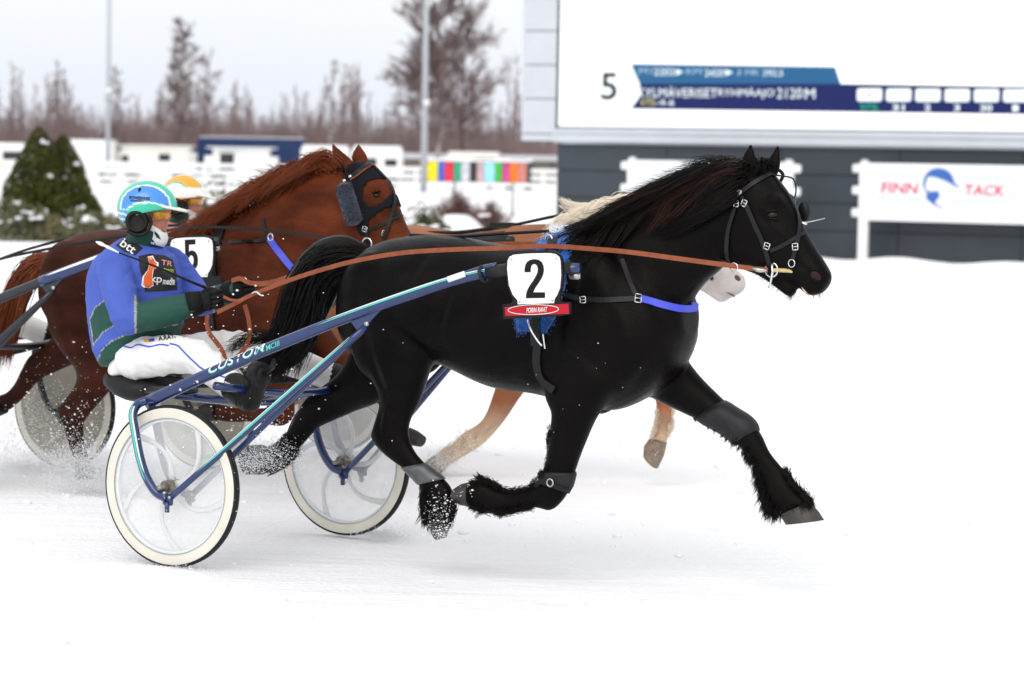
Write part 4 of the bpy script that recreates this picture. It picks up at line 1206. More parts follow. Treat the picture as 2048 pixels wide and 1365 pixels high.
def clear_plastic():
    m = bpy.data.materials.new('clear_plastic'); m.use_nodes = True
    N = m.node_tree.nodes; Lk = m.node_tree.links; b = N['Principled BSDF']; out = N['Material Output']
    b.inputs['Base Color'].default_value = (0.80, 0.81, 0.82, 1); b.inputs['Roughness'].default_value = 0.35
    tr = N.new('ShaderNodeBsdfTransparent'); mx = N.new('ShaderNodeMixShader')
    nz = N.new('ShaderNodeTexNoise'); nz.inputs['Scale'].default_value = 9; nz.inputs['Detail'].default_value = 7
    mr = N.new('ShaderNodeMapRange'); mr.inputs[3].default_value = 0.10; mr.inputs[4].default_value = 0.24
    mr.inputs[1].default_value = 0.3; mr.inputs[2].default_value = 0.75
    tc = N.new('ShaderNodeTexCoord'); Lk.new(tc.outputs['Object'], nz.inputs['Vector'])
    Lk.new(nz.outputs['Fac'], mr.inputs[0]); Lk.new(mr.outputs[0], mx.inputs[0])
    Lk.new(tr.outputs[0], mx.inputs[1]); Lk.new(b.outputs[0], mx.inputs[2]); Lk.new(mx.outputs[0], out.inputs['Surface'])
    return m
M['clear_plastic'] = clear_plastic()

def wheel(parent, t, disc, spin):
    c = Vector((0, t, WR)); ax = (0, 1, 0)
    mb = MB(); mb.lathe(c, ax, [(.350, -.016), (.340, -.0215), (.302, -.019), (.299, -.012), (.299, .012), (.302, .019), (.340, .0215), (.350, .016)], 72)
    rim = mb.build('wheel', M['rim_cream'], parent, sharp=40)
    def sub(mb_, name, mt, sharp=None):
        o = mb_.build(name, mt, None, sharp=sharp); o.parent = rim; return o
    mb = MB(); mb.torus(c, ax, .3505, (.0095, .0195), 72, 10); sub(mb, 'tyre', M['tyre'])
    mb = MB(); mb.lathe(c, ax, [(.2985, -.012), (.2985, .012), (.288, .009), (.288, -.009)], 72); sub(mb, 'rim_band', M['stripe_white'] if not disc else M['rim_grey'], 40)
    mb = MB(); mb.lathe(c, ax, [(.303, -.0215), (.300, -.0215), (.300, -.0185), (.303, -.0185)], 72); mb.lathe(c, ax, [(.303, .0185), (.300, .0185), (.300, .0215), (.303, .0215)], 72); sub(mb, 'rim_line', M['rim_grey'], 40)
    mb = MB(); mb.tube([c + Vector((0, -.045, 0)), c + Vector((0, .045, 0))], .030, n=20); mb.tube([c + Vector((0, -.06, 0)), c + Vector((0, .06, 0))], .018, n=14); sub(mb, 'hub', M['hub_metal'], 40)
    if disc:
        mb = MB(); mb.lathe(c, ax, [(.03, -.024), (.15, -.022), (.2985, -.012), (.2985, .012), (.15, .022), (.03, .024)], 60); sub(mb, 'wheel_disc', M['disc_beige'], 40)
    else:
        for k in range(5):
            a0 = 2 * PI * k / 5 + spin
            pts = []
            for i in range(11):
                f = i / 10; r = .028 + .266 * f; a = a0 + 0.75 * math.sin(f * PI * .5) * f
                pts.append(c + Vector((math.cos(a) * r, 0, math.sin(a) * r)))
            mb = MB(); mb.tube(pts, [(.008, .017 - .006 * math.sin(PI * i / 10)) for i in range(11)], n=8, up=(0, 1, 0)); sub(mb, 'spoke', M['spoke_white'])
        for s_ in (-1, 1):
            mb = MB(); mb.lathe(c + Vector((0, .0155 * s_, 0)), ax, [(.032, -.0006), (.2975, -.0006), (.2975, .0006), (.032, .0006)], 60); sub(mb, 'wheel_cover', M['clear_plastic'], 40)
    return rim

SH = [FA.P(298, 803, -.70), FA.P(400, 757, -.66), FA.P(500, 713, -.62), FA.P(600, 672, -.575), FA.P(700, 633, -.535), FA.P(800, 597, -.50), FA.P(900, 564, -.465), FA.P(985, 545, -.44), FA.P(1060, 540, -.43), FA.P(1160, 536, -.42)]
SHS = catmull(SH, 5)
def flip(pts): return [Vector((p.x, -p.y, p.z)) for p in pts]
def both_sides(fn):
    fn(lambda L: [Vector(p) for p in L]); fn(flip)

def stripe(path, ang0, ang1, r, out, i0, i1):
    """painted stripe hugging a tube"""
    rings = []
    for i in range(i0, i1 + 1):
        p = path[i]; t = (path[min(i + 1, len(path) - 1)] - path[max(i - 1, 0)]).normalized()
        side = Vector((0, out, 0)); side = (side - t * side.dot(t)).normalized(); up = (t.cross(side)); up = up if up.z > 0 else -up
        rr_ = r[i] if isinstance(r, list) else r
        k = math.sin(PI * (i - i0) / max(1, i1 - i0)) ** .4 if 0 < i - i0 < i1 - i0 else 0.05
        am = (ang0 + ang1) / 2
        row = []
        for q in range(5):
            a = am + (ang0 + (ang1 - ang0) * q / 4 - am) * k
            row.append(p + (side * math.cos(a) + up * math.sin(a)) * (rr_ + .0012))
        for q in range(4, -1, -1):
            a = am + (ang0 + (ang1 - ang0) * q / 4 - am) * k
            row.append(p + (side * math.cos(a) + up * math.sin(a)) * (rr_ - .001))
        rings.append(row)
    return MB().ring_loft(rings)

def make_sulky(F, label, disc, colour, group=None, lettering=False, stripes=True):
    s = thing('racing_sulky', label, 'sulky', F, (0, 0, 0))
    nS = len(SHS); rad = [.029 - .009 * i / nS for i in range(nS)]
    for sg in (1, -1):
        T = (lambda L: [Vector(p) for p in L]) if sg == 1 else flip
        sh = T(SHS); mb = MB(); mb.tube(sh, rad, n=16); shaft = mb.build('shaft', colour, s)
        def sub(mb_, name, mt, sharp=None):
            o = mb_.build(name, mt, None, sharp=sharp); o.parent = shaft; return o
        if stripes:
            sub(stripe(sh, .30, .62, rad, -sg, 17, 36), 'stripe', M['stripe_green'])
            sub(stripe(sh, .68, .98, rad, -sg, 18, 36), 'stripe', M['stripe_white'])
        # outer and inner fork blades round the wheel
        ob = catmull(T([FA.P(300, 800, -.70), FA.P(277, 808, -.735), FA.P(266, 828, -.775), FA.P(270, 862, -.782), FA.P(280, 915, -.782), FA.P(293, 955, -.782), FA.P(312, 985, -.782), FA.P(334, 997, -.782)]), 5)
        ib = [Vector((p.x, -sg * (2 * WT - abs(p.y)), p.z)) if abs(p.y) > WT else p for p in ob]
        for (bl, nm) in ((ob, 'fork_blade'), (ib, 'fork_blade')):
            mb = MB(); mb.tube(bl, .020, n=14); o = mb.build(nm, colour, s)
            if stripes and bl is ob:
                q = stripe(bl, -.2, .3, .020, -sg, 6, 26).build('stripe', M['stripe_green'], None); q.parent = o
                q = stripe(bl, .38, .75, .020, -sg, 6, 24).build('stripe', M['stripe_white'], None); q.parent = o
        h0, h1 = T([FA.P(342, 995, -.782)])[0], T([FA.P(732, 654, -.53)])[0]
        st = [h0.lerp(h1, i / 14) for i in range(15)]
        ist = [Vector((h0.x, -sg * (2 * WT - .782), h0.z)).lerp(h1, i / 14) for i in range(15)]
        for bl in (st, ist):
            mb = MB(); mb.tube(bl, .0145, n=12); o = mb.build('strut', colour, s)
            if stripes and bl is st:
                q = stripe(bl, -.1, .55, .0145, -sg, 2, 13).build('stripe', M['stripe_green'], None); q.parent = o
                q = stripe(bl, .6, 1.05, .0145, -sg, 2, 13).build('stripe', M['stripe_white'], None); q.parent = o
        # axle plates and bolts
        for tt in (-.782, -(2 * WT - .782)):
            c0 = T([Vector((FA.P(336, 1000, -.782).x, tt, FA.P(336, 1000, -.782).z))])[0]
            mb = MB(); mb.box(c0, .055, .012, .05, bev=.005); mb.tube([c0 + Vector((0, -.006, -.01)), c0 + Vector((0, -.006, -.055))], .011, n=10); o = mb.build('axle_plate', colour, s)
            for (dx, dz) in ((-.012, .03), (.016, .012), (0, -.045)):
                mb = MB(); mb.tube([c0 + Vector((dx, -sg * .005, dz)), c0 + Vector((dx, -sg * .016, dz))], .007, n=8)
                q = mb.build('bolt', M['steel_dull'], None); q.parent = o
        mb = MB(); mb.tube(T([Vector((0, -.80, WR)), Vector((0, -.60, WR))]), .011, n=12); mb.build('axle', M['hub_metal'], s)
        # gusset, joint sleeve, clamp, rubber tip
        mb = MB(); g0 = T([FA.P(732, 654, -.53), FA.P(700, 640, -.535), FA.P(770, 612, -.515)]); mb.prism([g0[0] + Vector((-.03, -.006, -.03)), g0[2] + Vector((0, -.006, 0)), g0[1] + Vector((0, -.006, 0))], (0, 1, 0), .012); mb.build('gusset', colour, s, smooth=False)
        mb = MB(); b0 = T([FA.P(735, 648, -.55)])[0]; mb.tube([b0, b0 + Vector((0, -sg * .012, 0))], .01, n=10); mb.build('bolt', M['steel_dull'], s)
        for (u, v, t) in ((395, 764, -.69), (361, 780, -.71)):
            b0 = T([FA.P(u, v, t)])[0]; mb = MB(); mb.ball(b0, .007); mb.build('bolt', M['steel'], s)
        mb = MB(); mb.tube(T([FA.P(975, 546, -.44), FA.P(1015, 540, -.437), FA.P(1060, 539, -.43), FA.P(1145, 536, -.42)]), [.026, .028, .028, .026], n=14); mb.build('shaft_sleeve', M['rubber_boot'], s)
        mb = MB(); mb.tube(catmull(T([FA.P(860, 578, -.475), FA.P(920, 552, -.46), FA.P(968, 536, -.445), FA.P(992, 531, -.44)]), 4), .012, n=10); mb.build('brace', colour, s)
        mb = MB(); mb.torus(T([FA.P(968, 549, -.443)])[0], (1, 0, .3), .036, (.005, .009), 20, 6); mb.build('rubber_band', M['rubber_boot'], s)
        mb = MB(); mb.box(T([FA.P(1150, 552, -.41)])[0], .05, .02, .03, bev=.004); mb.build('buckle_block', M['steel_dull'], s)
        wheel(s, -WT * sg, disc, 0.35 if sg > 0 else 1.1)
        # foot rest cup
        fp = T([FA.P(522, 750, -.46)])[0]
        mb = MB(); mb.lathe(fp, (.95, -sg * .25, .1), [(.012, .0), (.050, -.004), (.058, -.03), (.062, -.03), (.058, .006), (.012, .010)], 24); mb.build('foot_rest', M['rubber_boot'], s)
        mb = MB(); mb.tube(T([FA.P(548, 722, -.55), FA.P(545, 735, -.5), FA.P(530, 745, -.465)]), .012, n=8); mb.build('foot_bracket', M['rubber_boot'], s)
    # seat and cross tubes
    sL = FA.P(345, 782, -.66)
    for (u, v, rr2) in ((352, 790, .020), (430, 772, .018)):
        a = FA.P(u, v, -.64); pts = []
        for i in range(13):
            f = i / 12; pts.append(Vector((a.x + .10 * math.sin(PI * f), a.y + (-2 * a.y) * f, a.z - .06 * math.sin(PI * f))))
        mb = MB(); mb.tube(pts, rr2, n=12); mb.build('cross_tube', colour, s)
    sc = FA.P(272, 757, 0)
    rings = []
    for i in range(9):
        f = i / 8; w = .20 * (0.55 + .45 * math.sin(PI * (.15 + f * .75))); x = sc.x - .08 + .34 * f
        ht = .05 + .055 * math.sin(PI * f)
        rings.append(section(Vector((x, 0, sc.z + .012 + .03 * (1 - f) ** 2)), Vector((x, 0, sc.z - ht)), w, n=20, e=.7))
    MB().ring_loft(rings).build('seat', M['seat_black'], s)
    for sg in (-1, 1):
        mb = MB(); mb.tube([Vector((sc.x + .12, sg * .13, sc.z - .04)), Vector((sL.x + .02, sg * .52, sL.z - .005)), Vector((sL.x + .05, sg * .66, sL.z + .01))], .016, n=10); mb.build('seat_arm', M['seat_black'], s)
    if lettering:
        def tube_hug(path, r, sgn=-1):
            def cf(q):
                best = min(range(len(path) - 1), key=lambda i: (Vector((path[i].x, 0, path[i].z)) - Vector((q.x, 0, q.z))).length)
                a, b = (path[best], path[best + 1]) if best + 1 < len(path) else (path[best - 1], path[best])
                t = (b - a).normalized(); p = a + t * (q - a).dot(t)
                side = Vector((0, -1, 0)); side = (side - t * side.dot(t)).normalized(); up = t.cross(side); up = up if up.z > 0 else -up
                h = (q - p).dot(up); h = max(-.95 * r, min(.95 * r, h))
                ang = max(-1.3, min(1.3, h / r))
                return p + side * (math.cos(ang) * (r + .0015)) + up * (math.sin(ang) * (r + .0015))
            return cf
        fine = catmull(SH, 20)
        X = (FA.P(600, 672, -.575) - FA.P(430, 744, -.65)); X.y = 0; X.normalize(); Y = Vector((-X.z, 0, X.x))
        c1 = FA.P(482, 716, -.62) + Vector((0, -.03, 0)); 
        text_on('lettering', 'CUSTOM', c1, X, Y, .040, M['stripe_green'], s, width=.305, bold=.018, shear=.3, ndir=(0, -1, 0), conform=tube_hug(fine, .0270))
        text_on('lettering', 'CUSTOM', c1 + Vector((.0, 0, .001)), X, Y, .033, M['stripe_white'], s, width=.296, bold=.0, shear=.3, ndir=(0, -1, 0), conform=tube_hug(fine, .0285))
        c2 = FA.P(552, 691, -.60) + Vector((0, -.03, 0))
        text_on('lettering', 'MCIII', c2, X, Y, .022, M['stripe_green'], s, width=.075, bold=.01, shear=.3, ndir=(0, -1, 0), conform=tube_hug(fine, .0272))
        mb = MB(); a, b = FA.P(895, 560, -.50), FA.P(930, 548, -.485); mb.tube([a, b], [(.013, .004), (.013, .004)], n=8); mb.build('sticker', M['stripe_white'], s)
    return s

sulkyA = make_sulky(FA, 'blue and green sulky with clear wheel covers behind the black horse', False, M['sulky_blue'], lettering=True)
M['sulky_dark'] = mat('sulky_dark', (0.010, 0.013, 0.020), 0.35, metal=0.2, coat=0.4)
sulkyB = make_sulky(FB, 'dark sulky with beige disc wheels behind the chestnut horse, cut by the left edge', True, M['sulky_dark'], stripes=False)
M['sulky_black'] = mat('sulky_black', (0.008, 0.009, 0.011), 0.4, metal=0.2)
sulkyC = make_sulky(FC, 'far sulky with beige disc wheels seen behind the blue sulky wheels', True, M['sulky_black'], stripes=False)
# blue and white sleeve on the near shaft of the chestnut's sulky
mb = MB(); mb.tube([p + Vector((0, 0, .0)) for p in SHS[20:34]], .030, n=14); mb.build('shaft_sleeve', M['sulky_blue'], sulkyB)
stripe(SHS, .25, .8, .030, -1, 21, 34).build('stripe', M['stripe_white'], sulkyB)

# ------------------------------------------------------------------ number plates
M['plate_black'] = mat('plate_black', (0.006, 0.006, 0.007), 0.45, spec=.25)
M['plate_white'] = mat('plate_white', (0.80, 0.80, 0.78), 0.45, noise=0.04, nscale=10)
M['plate_red'] = mat('plate_red', (0.42, 0.012, 0.022), 0.45, spec=.2)
M['ink_black'] = mat('ink_black', (0.005, 0.005, 0.006), 0.5, spec=.2)
DIG2 = [(332, 424), (332, 400), (338, 372), (350, 348), (372, 333), (404, 327), (436, 332), (460, 350), (472, 378), (475, 408), (470, 440), (456, 472), (436, 504), (412, 538), (396, 572), (483, 572), (483, 614), (342, 616), (344, 584), (354, 552), (372, 520), (396, 486), (416, 452), (428, 424), (430, 398), (424, 376), (412, 364), (398, 364), (384, 374), (378, 396), (377, 424)]
DIG5 = [(1020, 672), (1122, 668), (1122, 716), (1060, 720), (1060, 790), (1078, 776), (1100, 778), (1124, 792), (1142, 826), (1148, 870), (1144, 916), (1130, 946), (1106, 960), (1070, 958), (1044, 944), (1032, 914), (1030, 880), (1066, 880), (1070, 908), (1082, 922), (1098, 916), (1106, 890), (1106, 858), (1098, 832), (1084, 822), (1068, 830), (1062, 846), (1024, 842)]
def number_plate(F, label, digit, tplate, mapf, strip):
    pl = thing('number_plate', label, 'number plate', F, F.P(*mapf(400, 740), tplate))
    def poly(pts, layer):
        return [F.P(*mapf(x, y), tplate) + Vector((0, -layer, 0)) for (x, y) in pts]
    outer = [(190, 390), (194, 330), (208, 302), (232, 284), (300, 270), (400, 264), (500, 262), (556, 270), (592, 296), (607, 335), (613, 450), (608, 520), (596, 575), (588, 622), (600, 645), (668, 645), (668, 735), (560, 750), (172, 770), (166, 662), (225, 655), (245, 632), (222, 580), (203, 520)]
    white = [(203, 400), (206, 340), (220, 310), (250, 295), (340, 287), (420, 284), (520, 283), (560, 290), (588, 312), (596, 345), (600, 450), (592, 540), (572, 590), (552, 622), (548, 652), (282, 661), (278, 630), (244, 590), (216, 520)]
    MB().prism(poly(outer, 0), (0, 1, 0), .012).build('backing', M['plate_black'], pl, smooth=False)
    MB().prism(poly(white, .003), (0, 1, 0), .003).build('number_panel', M['plate_white'], pl, smooth=False)
    MB().prism(poly(digit, .0045), (0, 1, 0), .0015).build('digit', M['ink_black'], pl, smooth=False)
    if strip:
        MB().prism(poly([(185, 682), (655, 656), (660, 730), (190, 748)], .003), (0, 1, 0), .003).build('sponsor_strip', M['plate_red'], pl, smooth=False)
        ring = [(397 + 187 * math.cos(2 * PI * i / 40), 700 - 4 * math.cos(2 * PI * i / 40) + 36 * math.sin(2 * PI * i / 40)) for i in range(40)]
        mb = MB(); q = poly(ring, .0035); mb.tube(q + [q[0]], .0016, n=5); mb.build('oval_line', M['plate_white'], pl)
        o = F.P(*mapf(424, 702), tplate) + Vector((0, -.004, 0)); X = F.P(*mapf(500, 699), tplate) - F.P(*mapf(346, 706), tplate)
        text_on('lettering', 'PORIN RAVIT', o, X, Vector((0, 0, 1)), .021, M['plate_white'], pl, width=X.length, bold=.01, shear=.2, ndir=(0, -1, 0))
    for (x, y) in ((235, 328), (562, 322), (295, 642), (537, 632)):
        p0 = poly([(x, y)], .003)[0]; mb = MB(); mb.ball(p0, .006, .003, .006, nu=8, nv=6); mb.build('screw', M['steel_dull'], pl)
    return pl
number_plate(FA, 'white number 2 plate with red sponsor strip on the near shaft', DIG2, -.475, lambda x, y: (960 + x / 3.69, 430 + y / 3.69), True)
def map5(x, y):      # same plate, smaller in the picture because it is farther off
    return (385 + (x - 407) * .215, 515 + (y - 470) * .215)
DIG5b = [(407 + ((160 + x / 4.875) - 385) / .215 + 6, 470 + ((340 + y / 4.875) - 515) / .215 + 10) for (x, y) in DIG5]
number_plate(FB, 'white number 5 plate on the chestnut horse beside the driver in blue', DIG5b, -.475, map5, False)
# ------------------------------------------------------------------ drivers
def cap_chain(mb, pts, rads, n=16, per=4):
    P = catmull(pts, per); R = [w.x for w in catmull([Vector((r, 0, 0)) for r in rads], per)]
    mb.tube(P, R, n=n)
    mb.ball(P[0], R[0] * .98); mb.ball(P[-1], R[-1] * .98)
def mirror_pts(pts): return [Vector((p.x, -p.y, p.z)) for p in pts]

F = FA
D_SHO = [F.P(228, 532, -.19), F.P(240, 590, -.27), F.P(256, 640, -.29)]
D_FORE = [F.P(256, 640, -.29), F.P(315, 628, -.24), F.P(384, 609, -.16)]
D_FSHO = [F.P(338, 528, .19), F.P(376, 572, .26), F.P(400, 606, .24)]
D_FFORE = [F.P(400, 606, .24), F.P(436, 596, .18), F.P(466, 582, .10)]
D_TH = [F.P(272, 720, -.11), F.P(330, 710, -.19), F.P(392, 712, -.27)]
D_SHIN = [F.P(392, 712, -.27), F.P(432, 745, -.34), F.P(476, 782, -.41)]
HC = F.P(297, 424, 0)            # head centre
HTURN = math.radians(30)         # he looks a little to his left
NK = F.P(281, 492, 0)
TORSO = [(F.P(247, 474, 0), F.P(306, 482, 0), .075), (F.P(226, 490, 0), F.P(322, 496, 0), .13), (F.P(196, 520, 0), F.P(344, 520, 0), .195), (F.P(184, 560, 0), F.P(352, 558, 0), .215), (F.P(184, 610, 0), F.P(354, 605, 0), .215),
         (F.P(188, 655, 0), F.P(356, 650, 0), .205), (F.P(196, 700, 0), F.P(345, 680, 0), .195), (F.P(210, 735, 0), F.P(320, 700, 0), .17)]
def torso_fix(rows, kk=.72):
    out = []
    for (A, B, w) in rows:
        c = (A + B) / 2; h = (A - B) / 2; hs = abs(h.x); n2 = math.sqrt(max(hs * hs - (kk * w * .8) ** 2, (hs * .6) ** 2))
        h = Vector((math.copysign(n2, h.x), 0, h.z)); out.append((c + h, c - h, w))
    return out
TORSO = torso_fix(TORSO)

CRN = np.array(CR.transposed())
def px_np(Fr, co):
    w = np.empty((len(co), 3)); H, L = Fr.H, Fr.L
    w[:, 0] = Fr.O.x + H.x * co[:, 0] + L.x * co[:, 1]; w[:, 1] = Fr.O.y + H.y * co[:, 0] + L.y * co[:, 1]; w[:, 2] = co[:, 2] - CAMH
    q = w @ CRN.T
    return 1024 + FPX * q[:, 0] / -q[:, 2], 682.5 - FPX * q[:, 1] / -q[:, 2]
def get_co(me):
    n = len(me.vertices); co = np.empty(n * 3, np.float32); me.vertices.foreach_get('co', co); return co.reshape(-1, 3)
def fold(me, rows, ln):
    co = get_co(me); n = len(co); nr = np.empty(n * 3, np.float32); me.vertices.foreach_get('normal', nr); nr = nr.reshape(-1, 3)
    u, w = px_np(FA, co); d = np.zeros(n)
    for (cu, cv, a, wd, am) in rows:
        x = (u - cu) * math.cos(a) + (w - cv) * math.sin(a); y = -(u - cu) * math.sin(a) + (w - cv) * math.cos(a)
        d += am * np.exp(-(y / wd) ** 2 - (x / ln) ** 2)
    co = co + nr * (d - .002)[:, None]
    me.vertices.foreach_set('co', co.astype(np.float32).ravel()); me.update()
def in_poly_np(u, v, poly):
    c = np.zeros(len(u), bool); n = len(poly)
    for i in range(n):
        x0, y0 = poly[i]; x1, y1 = poly[(i + 1) % n]
        c ^= ((y0 > v) != (y1 > v)) & (u < (x1 - x0) * (v - y0) / (y1 - y0 + 1e-12) + x0)
    return c
def seg_np(P, a, b):
    a = np.array(a); b = np.array(b); ab = b - a; t = np.clip(((P - a) @ ab) / (ab @ ab), 0, 1)
    return np.linalg.norm(P - a - t[:, None] * ab, axis=1)
def jacket_mesh():
    mb = MB()
    mb.ring_loft([section(*s, n=28, e=.85) for s in dense(TORSO, 4)])
    cap_chain(mb, D_SHO, [.088, .082, .074]); cap_chain(mb, D_FORE, [.074, .070, .058])
    cap_chain(mb, D_FSHO, [.088, .080, .070]); cap_chain(mb, D_FFORE, [.070, .062, .050])
    me = voxel(mb, .0075, 6)
    # folds in the puffy cloth
    r = random.Random(5); rows = []
    for _ in range(95):
        rows.append((r.uniform(185, 400), r.uniform(510, 720), r.uniform(-.9, .9), r.uniform(3, 9), r.uniform(-.0045, .007)))
    fold(me, rows, 34)
    return me
JK = jacket_mesh()
JKs = Skin(FA, JK)
BLUE, GREEN, PIPE, BLK = (0.050, 0.098, 0.44), (0.005, 0.060, 0.044), (0.35, 0.33, 0.28), (0.008, 0.008, 0.010)
G1 = [(178, 640), (190, 615), (213, 597), (228, 628), (248, 648), (262, 655), (228, 652), (206, 666), (186, 692), (182, 660)]
G2 = [(190, 770), (193, 724), (203, 700), (222, 682), (256, 668), (310, 656), (400, 640), (400, 720), (280, 770)]
def dist_poly_np(u, v, P):
    b = np.full(len(u), 1e9); Q = np.stack([u, v], 1)
    for i in range(len(P)): b = np.minimum(b, seg_np(Q, P[i], P[(i + 1) % len(P)]))
    return b
def jk_tint(co):
    co = co.astype(float); out = np.tile(np.array([BLUE]), (len(co), 1)); u, v = px_np(FA, co)
    up = np.minimum(seg_np(co, D_SHO[0], D_SHO[2]), seg_np(co, D_FSHO[0], D_FSHO[2]))
    fo = np.minimum(seg_np(co, D_FORE[0], D_FORE[2]), seg_np(co, D_FFORE[0], D_FFORE[2]))
    cut = np.where(co[:, 1] < 0, 273, 430)
    arm = (fo < .10) & (fo < up + .03) & (v > 540)
    body = (~(arm & (u > cut - 4))) & ((up > .10) | (co[:, 1] > -.1))
    for G in (G1, G2):
        ins = in_poly_np(u, v, G) & body; d = dist_poly_np(u, v, G)
        out[ins & (d > 1.6)] = GREEN; out[ins & (d <= 1.6)] = PIPE
    out[arm & (u > cut)] = GREEN; out[arm & (u <= cut) & (u > cut - 4)] = PIPE
    return out
set_attr(JK, jk_tint)
M['jacket'] = mat('jacket', BLUE, 0.75, attr='tint', bump=0.25, bscale=25, noise=0.10, nscale=9)
M['white_cloth'] = mat('white_cloth', (0.78, 0.77, 0.76), 0.8, bump=0.3, bscale=22, noise=0.06, nscale=8)
M['glove'] = mat('glove', (0.006, 0.0065, 0.007), 0.75, spec=.2, bump=0.4, bscale=80)
M['boot'] = mat('boot', (0.006, 0.006, 0.0065), 0.45, spec=.25, bump=0.2, bscale=60, noise=0.3, nscale=30)
M['skin'] = mat('skin', (0.48, 0.18, 0.125), 0.5, noise=0.14, nscale=25, bump=0.1, bscale=120)
M['scarf_green'] = mat('scarf_green', (0.004, 0.045, 0.032), 0.85, bump=0.4, bscale=70)
M['amber_lens'] = mat('amber_lens', (0.62, 0.27, 0.012), 0.12, spec=0.7, coat=0.5)
M['muff'] = mat('muff', (0.007, 0.006, 0.005), 0.55, spec=.25, noise=0.3, nscale=30)
M['helmet'] = mat('helmet', (0.1, 0.3, 0.7), 0.28, attr='tint', coat=0.5)
M['visor'] = mat('visor', (0.80, 0.79, 0.74), 0.35)

def pants_mesh():
    mb = MB()
    for sg in (1, -1):
        T = (lambda L: L) if sg == 1 else mirror_pts
        cap_chain(mb, T(D_TH), [.100, .096, .084]); cap_chain(mb, T(D_SHIN), [.082, .074, .066])
    mb.ring_loft([section(*s, n=24) for s in dense(torso_fix([(F.P(232, 716, 0), F.P(318, 698, 0), .15), (F.P(222, 734, 0), F.P(330, 714, 0), .165), (F.P(222, 756, 0), F.P(315, 742, 0), .15)]), 3)])
    me = voxel(mb, .008, 6)
    r = random.Random(8); rows = [(r.uniform(215, 480), r.uniform(660, 800), r.uniform(.2, 1.6), r.uniform(2.5, 7), r.uniform(-.005, .008)) for _ in range(90)]
    fold(me, rows, 30)
    return me
PT = pants_mesh(); PTs = Skin(FA, PT)

def hand_mb(wrist, direction, side, out=.0):
    """closed gloved fist with five separate fingers curled round the rein"""
    mb = MB(); d = Vector(direction).normalized(); upv = Vector((0, 0, 1)); s = d.cross(upv).normalized() * side; upv = s.cross(d).normalized() * side
    palm = wrist + d * .055
    rings = []
    for f, w, h in ((-.02, .036, .030), (.0, .040, .032), (.03, .046, .032), (.065, .046, .028), (.085, .040, .024)):
        c = wrist + d * f
        rings.append([c + upv * (w * math.cos(2 * PI * j / 14)) + s * (h * math.sin(2 * PI * j / 14)) for j in range(14)])
    mb.ring_loft(rings)
    for k, (off, L) in enumerate(((.032, .9), (.011, 1.0), (-.011, .96), (-.031, .8))):
        k0 = palm + d * .03 + upv * off - s * .008
        k1 = k0 + d * .034 * L - s * .004; k2 = k1 + d * .008 + s * .030 * L; k3 = k2 - d * .026 * L + s * .008
        mb.tube(catmull([k0, k1, k2, k3], 3), [.0125] * 7 + [.0115, .011, .010], n=9); mb.ball(k3, .010, nu=8, nv=6)
    t0 = wrist + d * .03 + upv * .036 + s * .012; t1 = t0 + d * .034 + upv * .014 + s * .010; t2 = t1 + d * .028 - upv * .010 + s * .012
    mb.tube(catmull([t0, t1, t2], 4), .0135, n=9); mb.ball(t2, .013, nu=8, nv=6)
    return mb

def boot_mb(sg):
    T = (lambda L: L) if sg == 1 else mirror_pts
    mb = MB()
    rings = T([F.P(470, 776, -.405), F.P(482, 786, -.415), F.P(494, 796, -.425)])
    cap_chain(mb, rings, [.070, .066, .060])
    foot = T([F.P(497, 816, -.43), F.P(505, 790, -.44), F.P(514, 762, -.45), F.P(524, 736, -.455)])
    mb.tube(catmull(foot, 4), [(.040, .040), (.048, .045), (.055, .047), (.056, .047), (.056, .046), (.055, .045), (.054, .045), (.053, .046), (.052, .048), (.050, .048), (.046, .044), (.036, .036), (.022, .022)], n=14)
    return mb

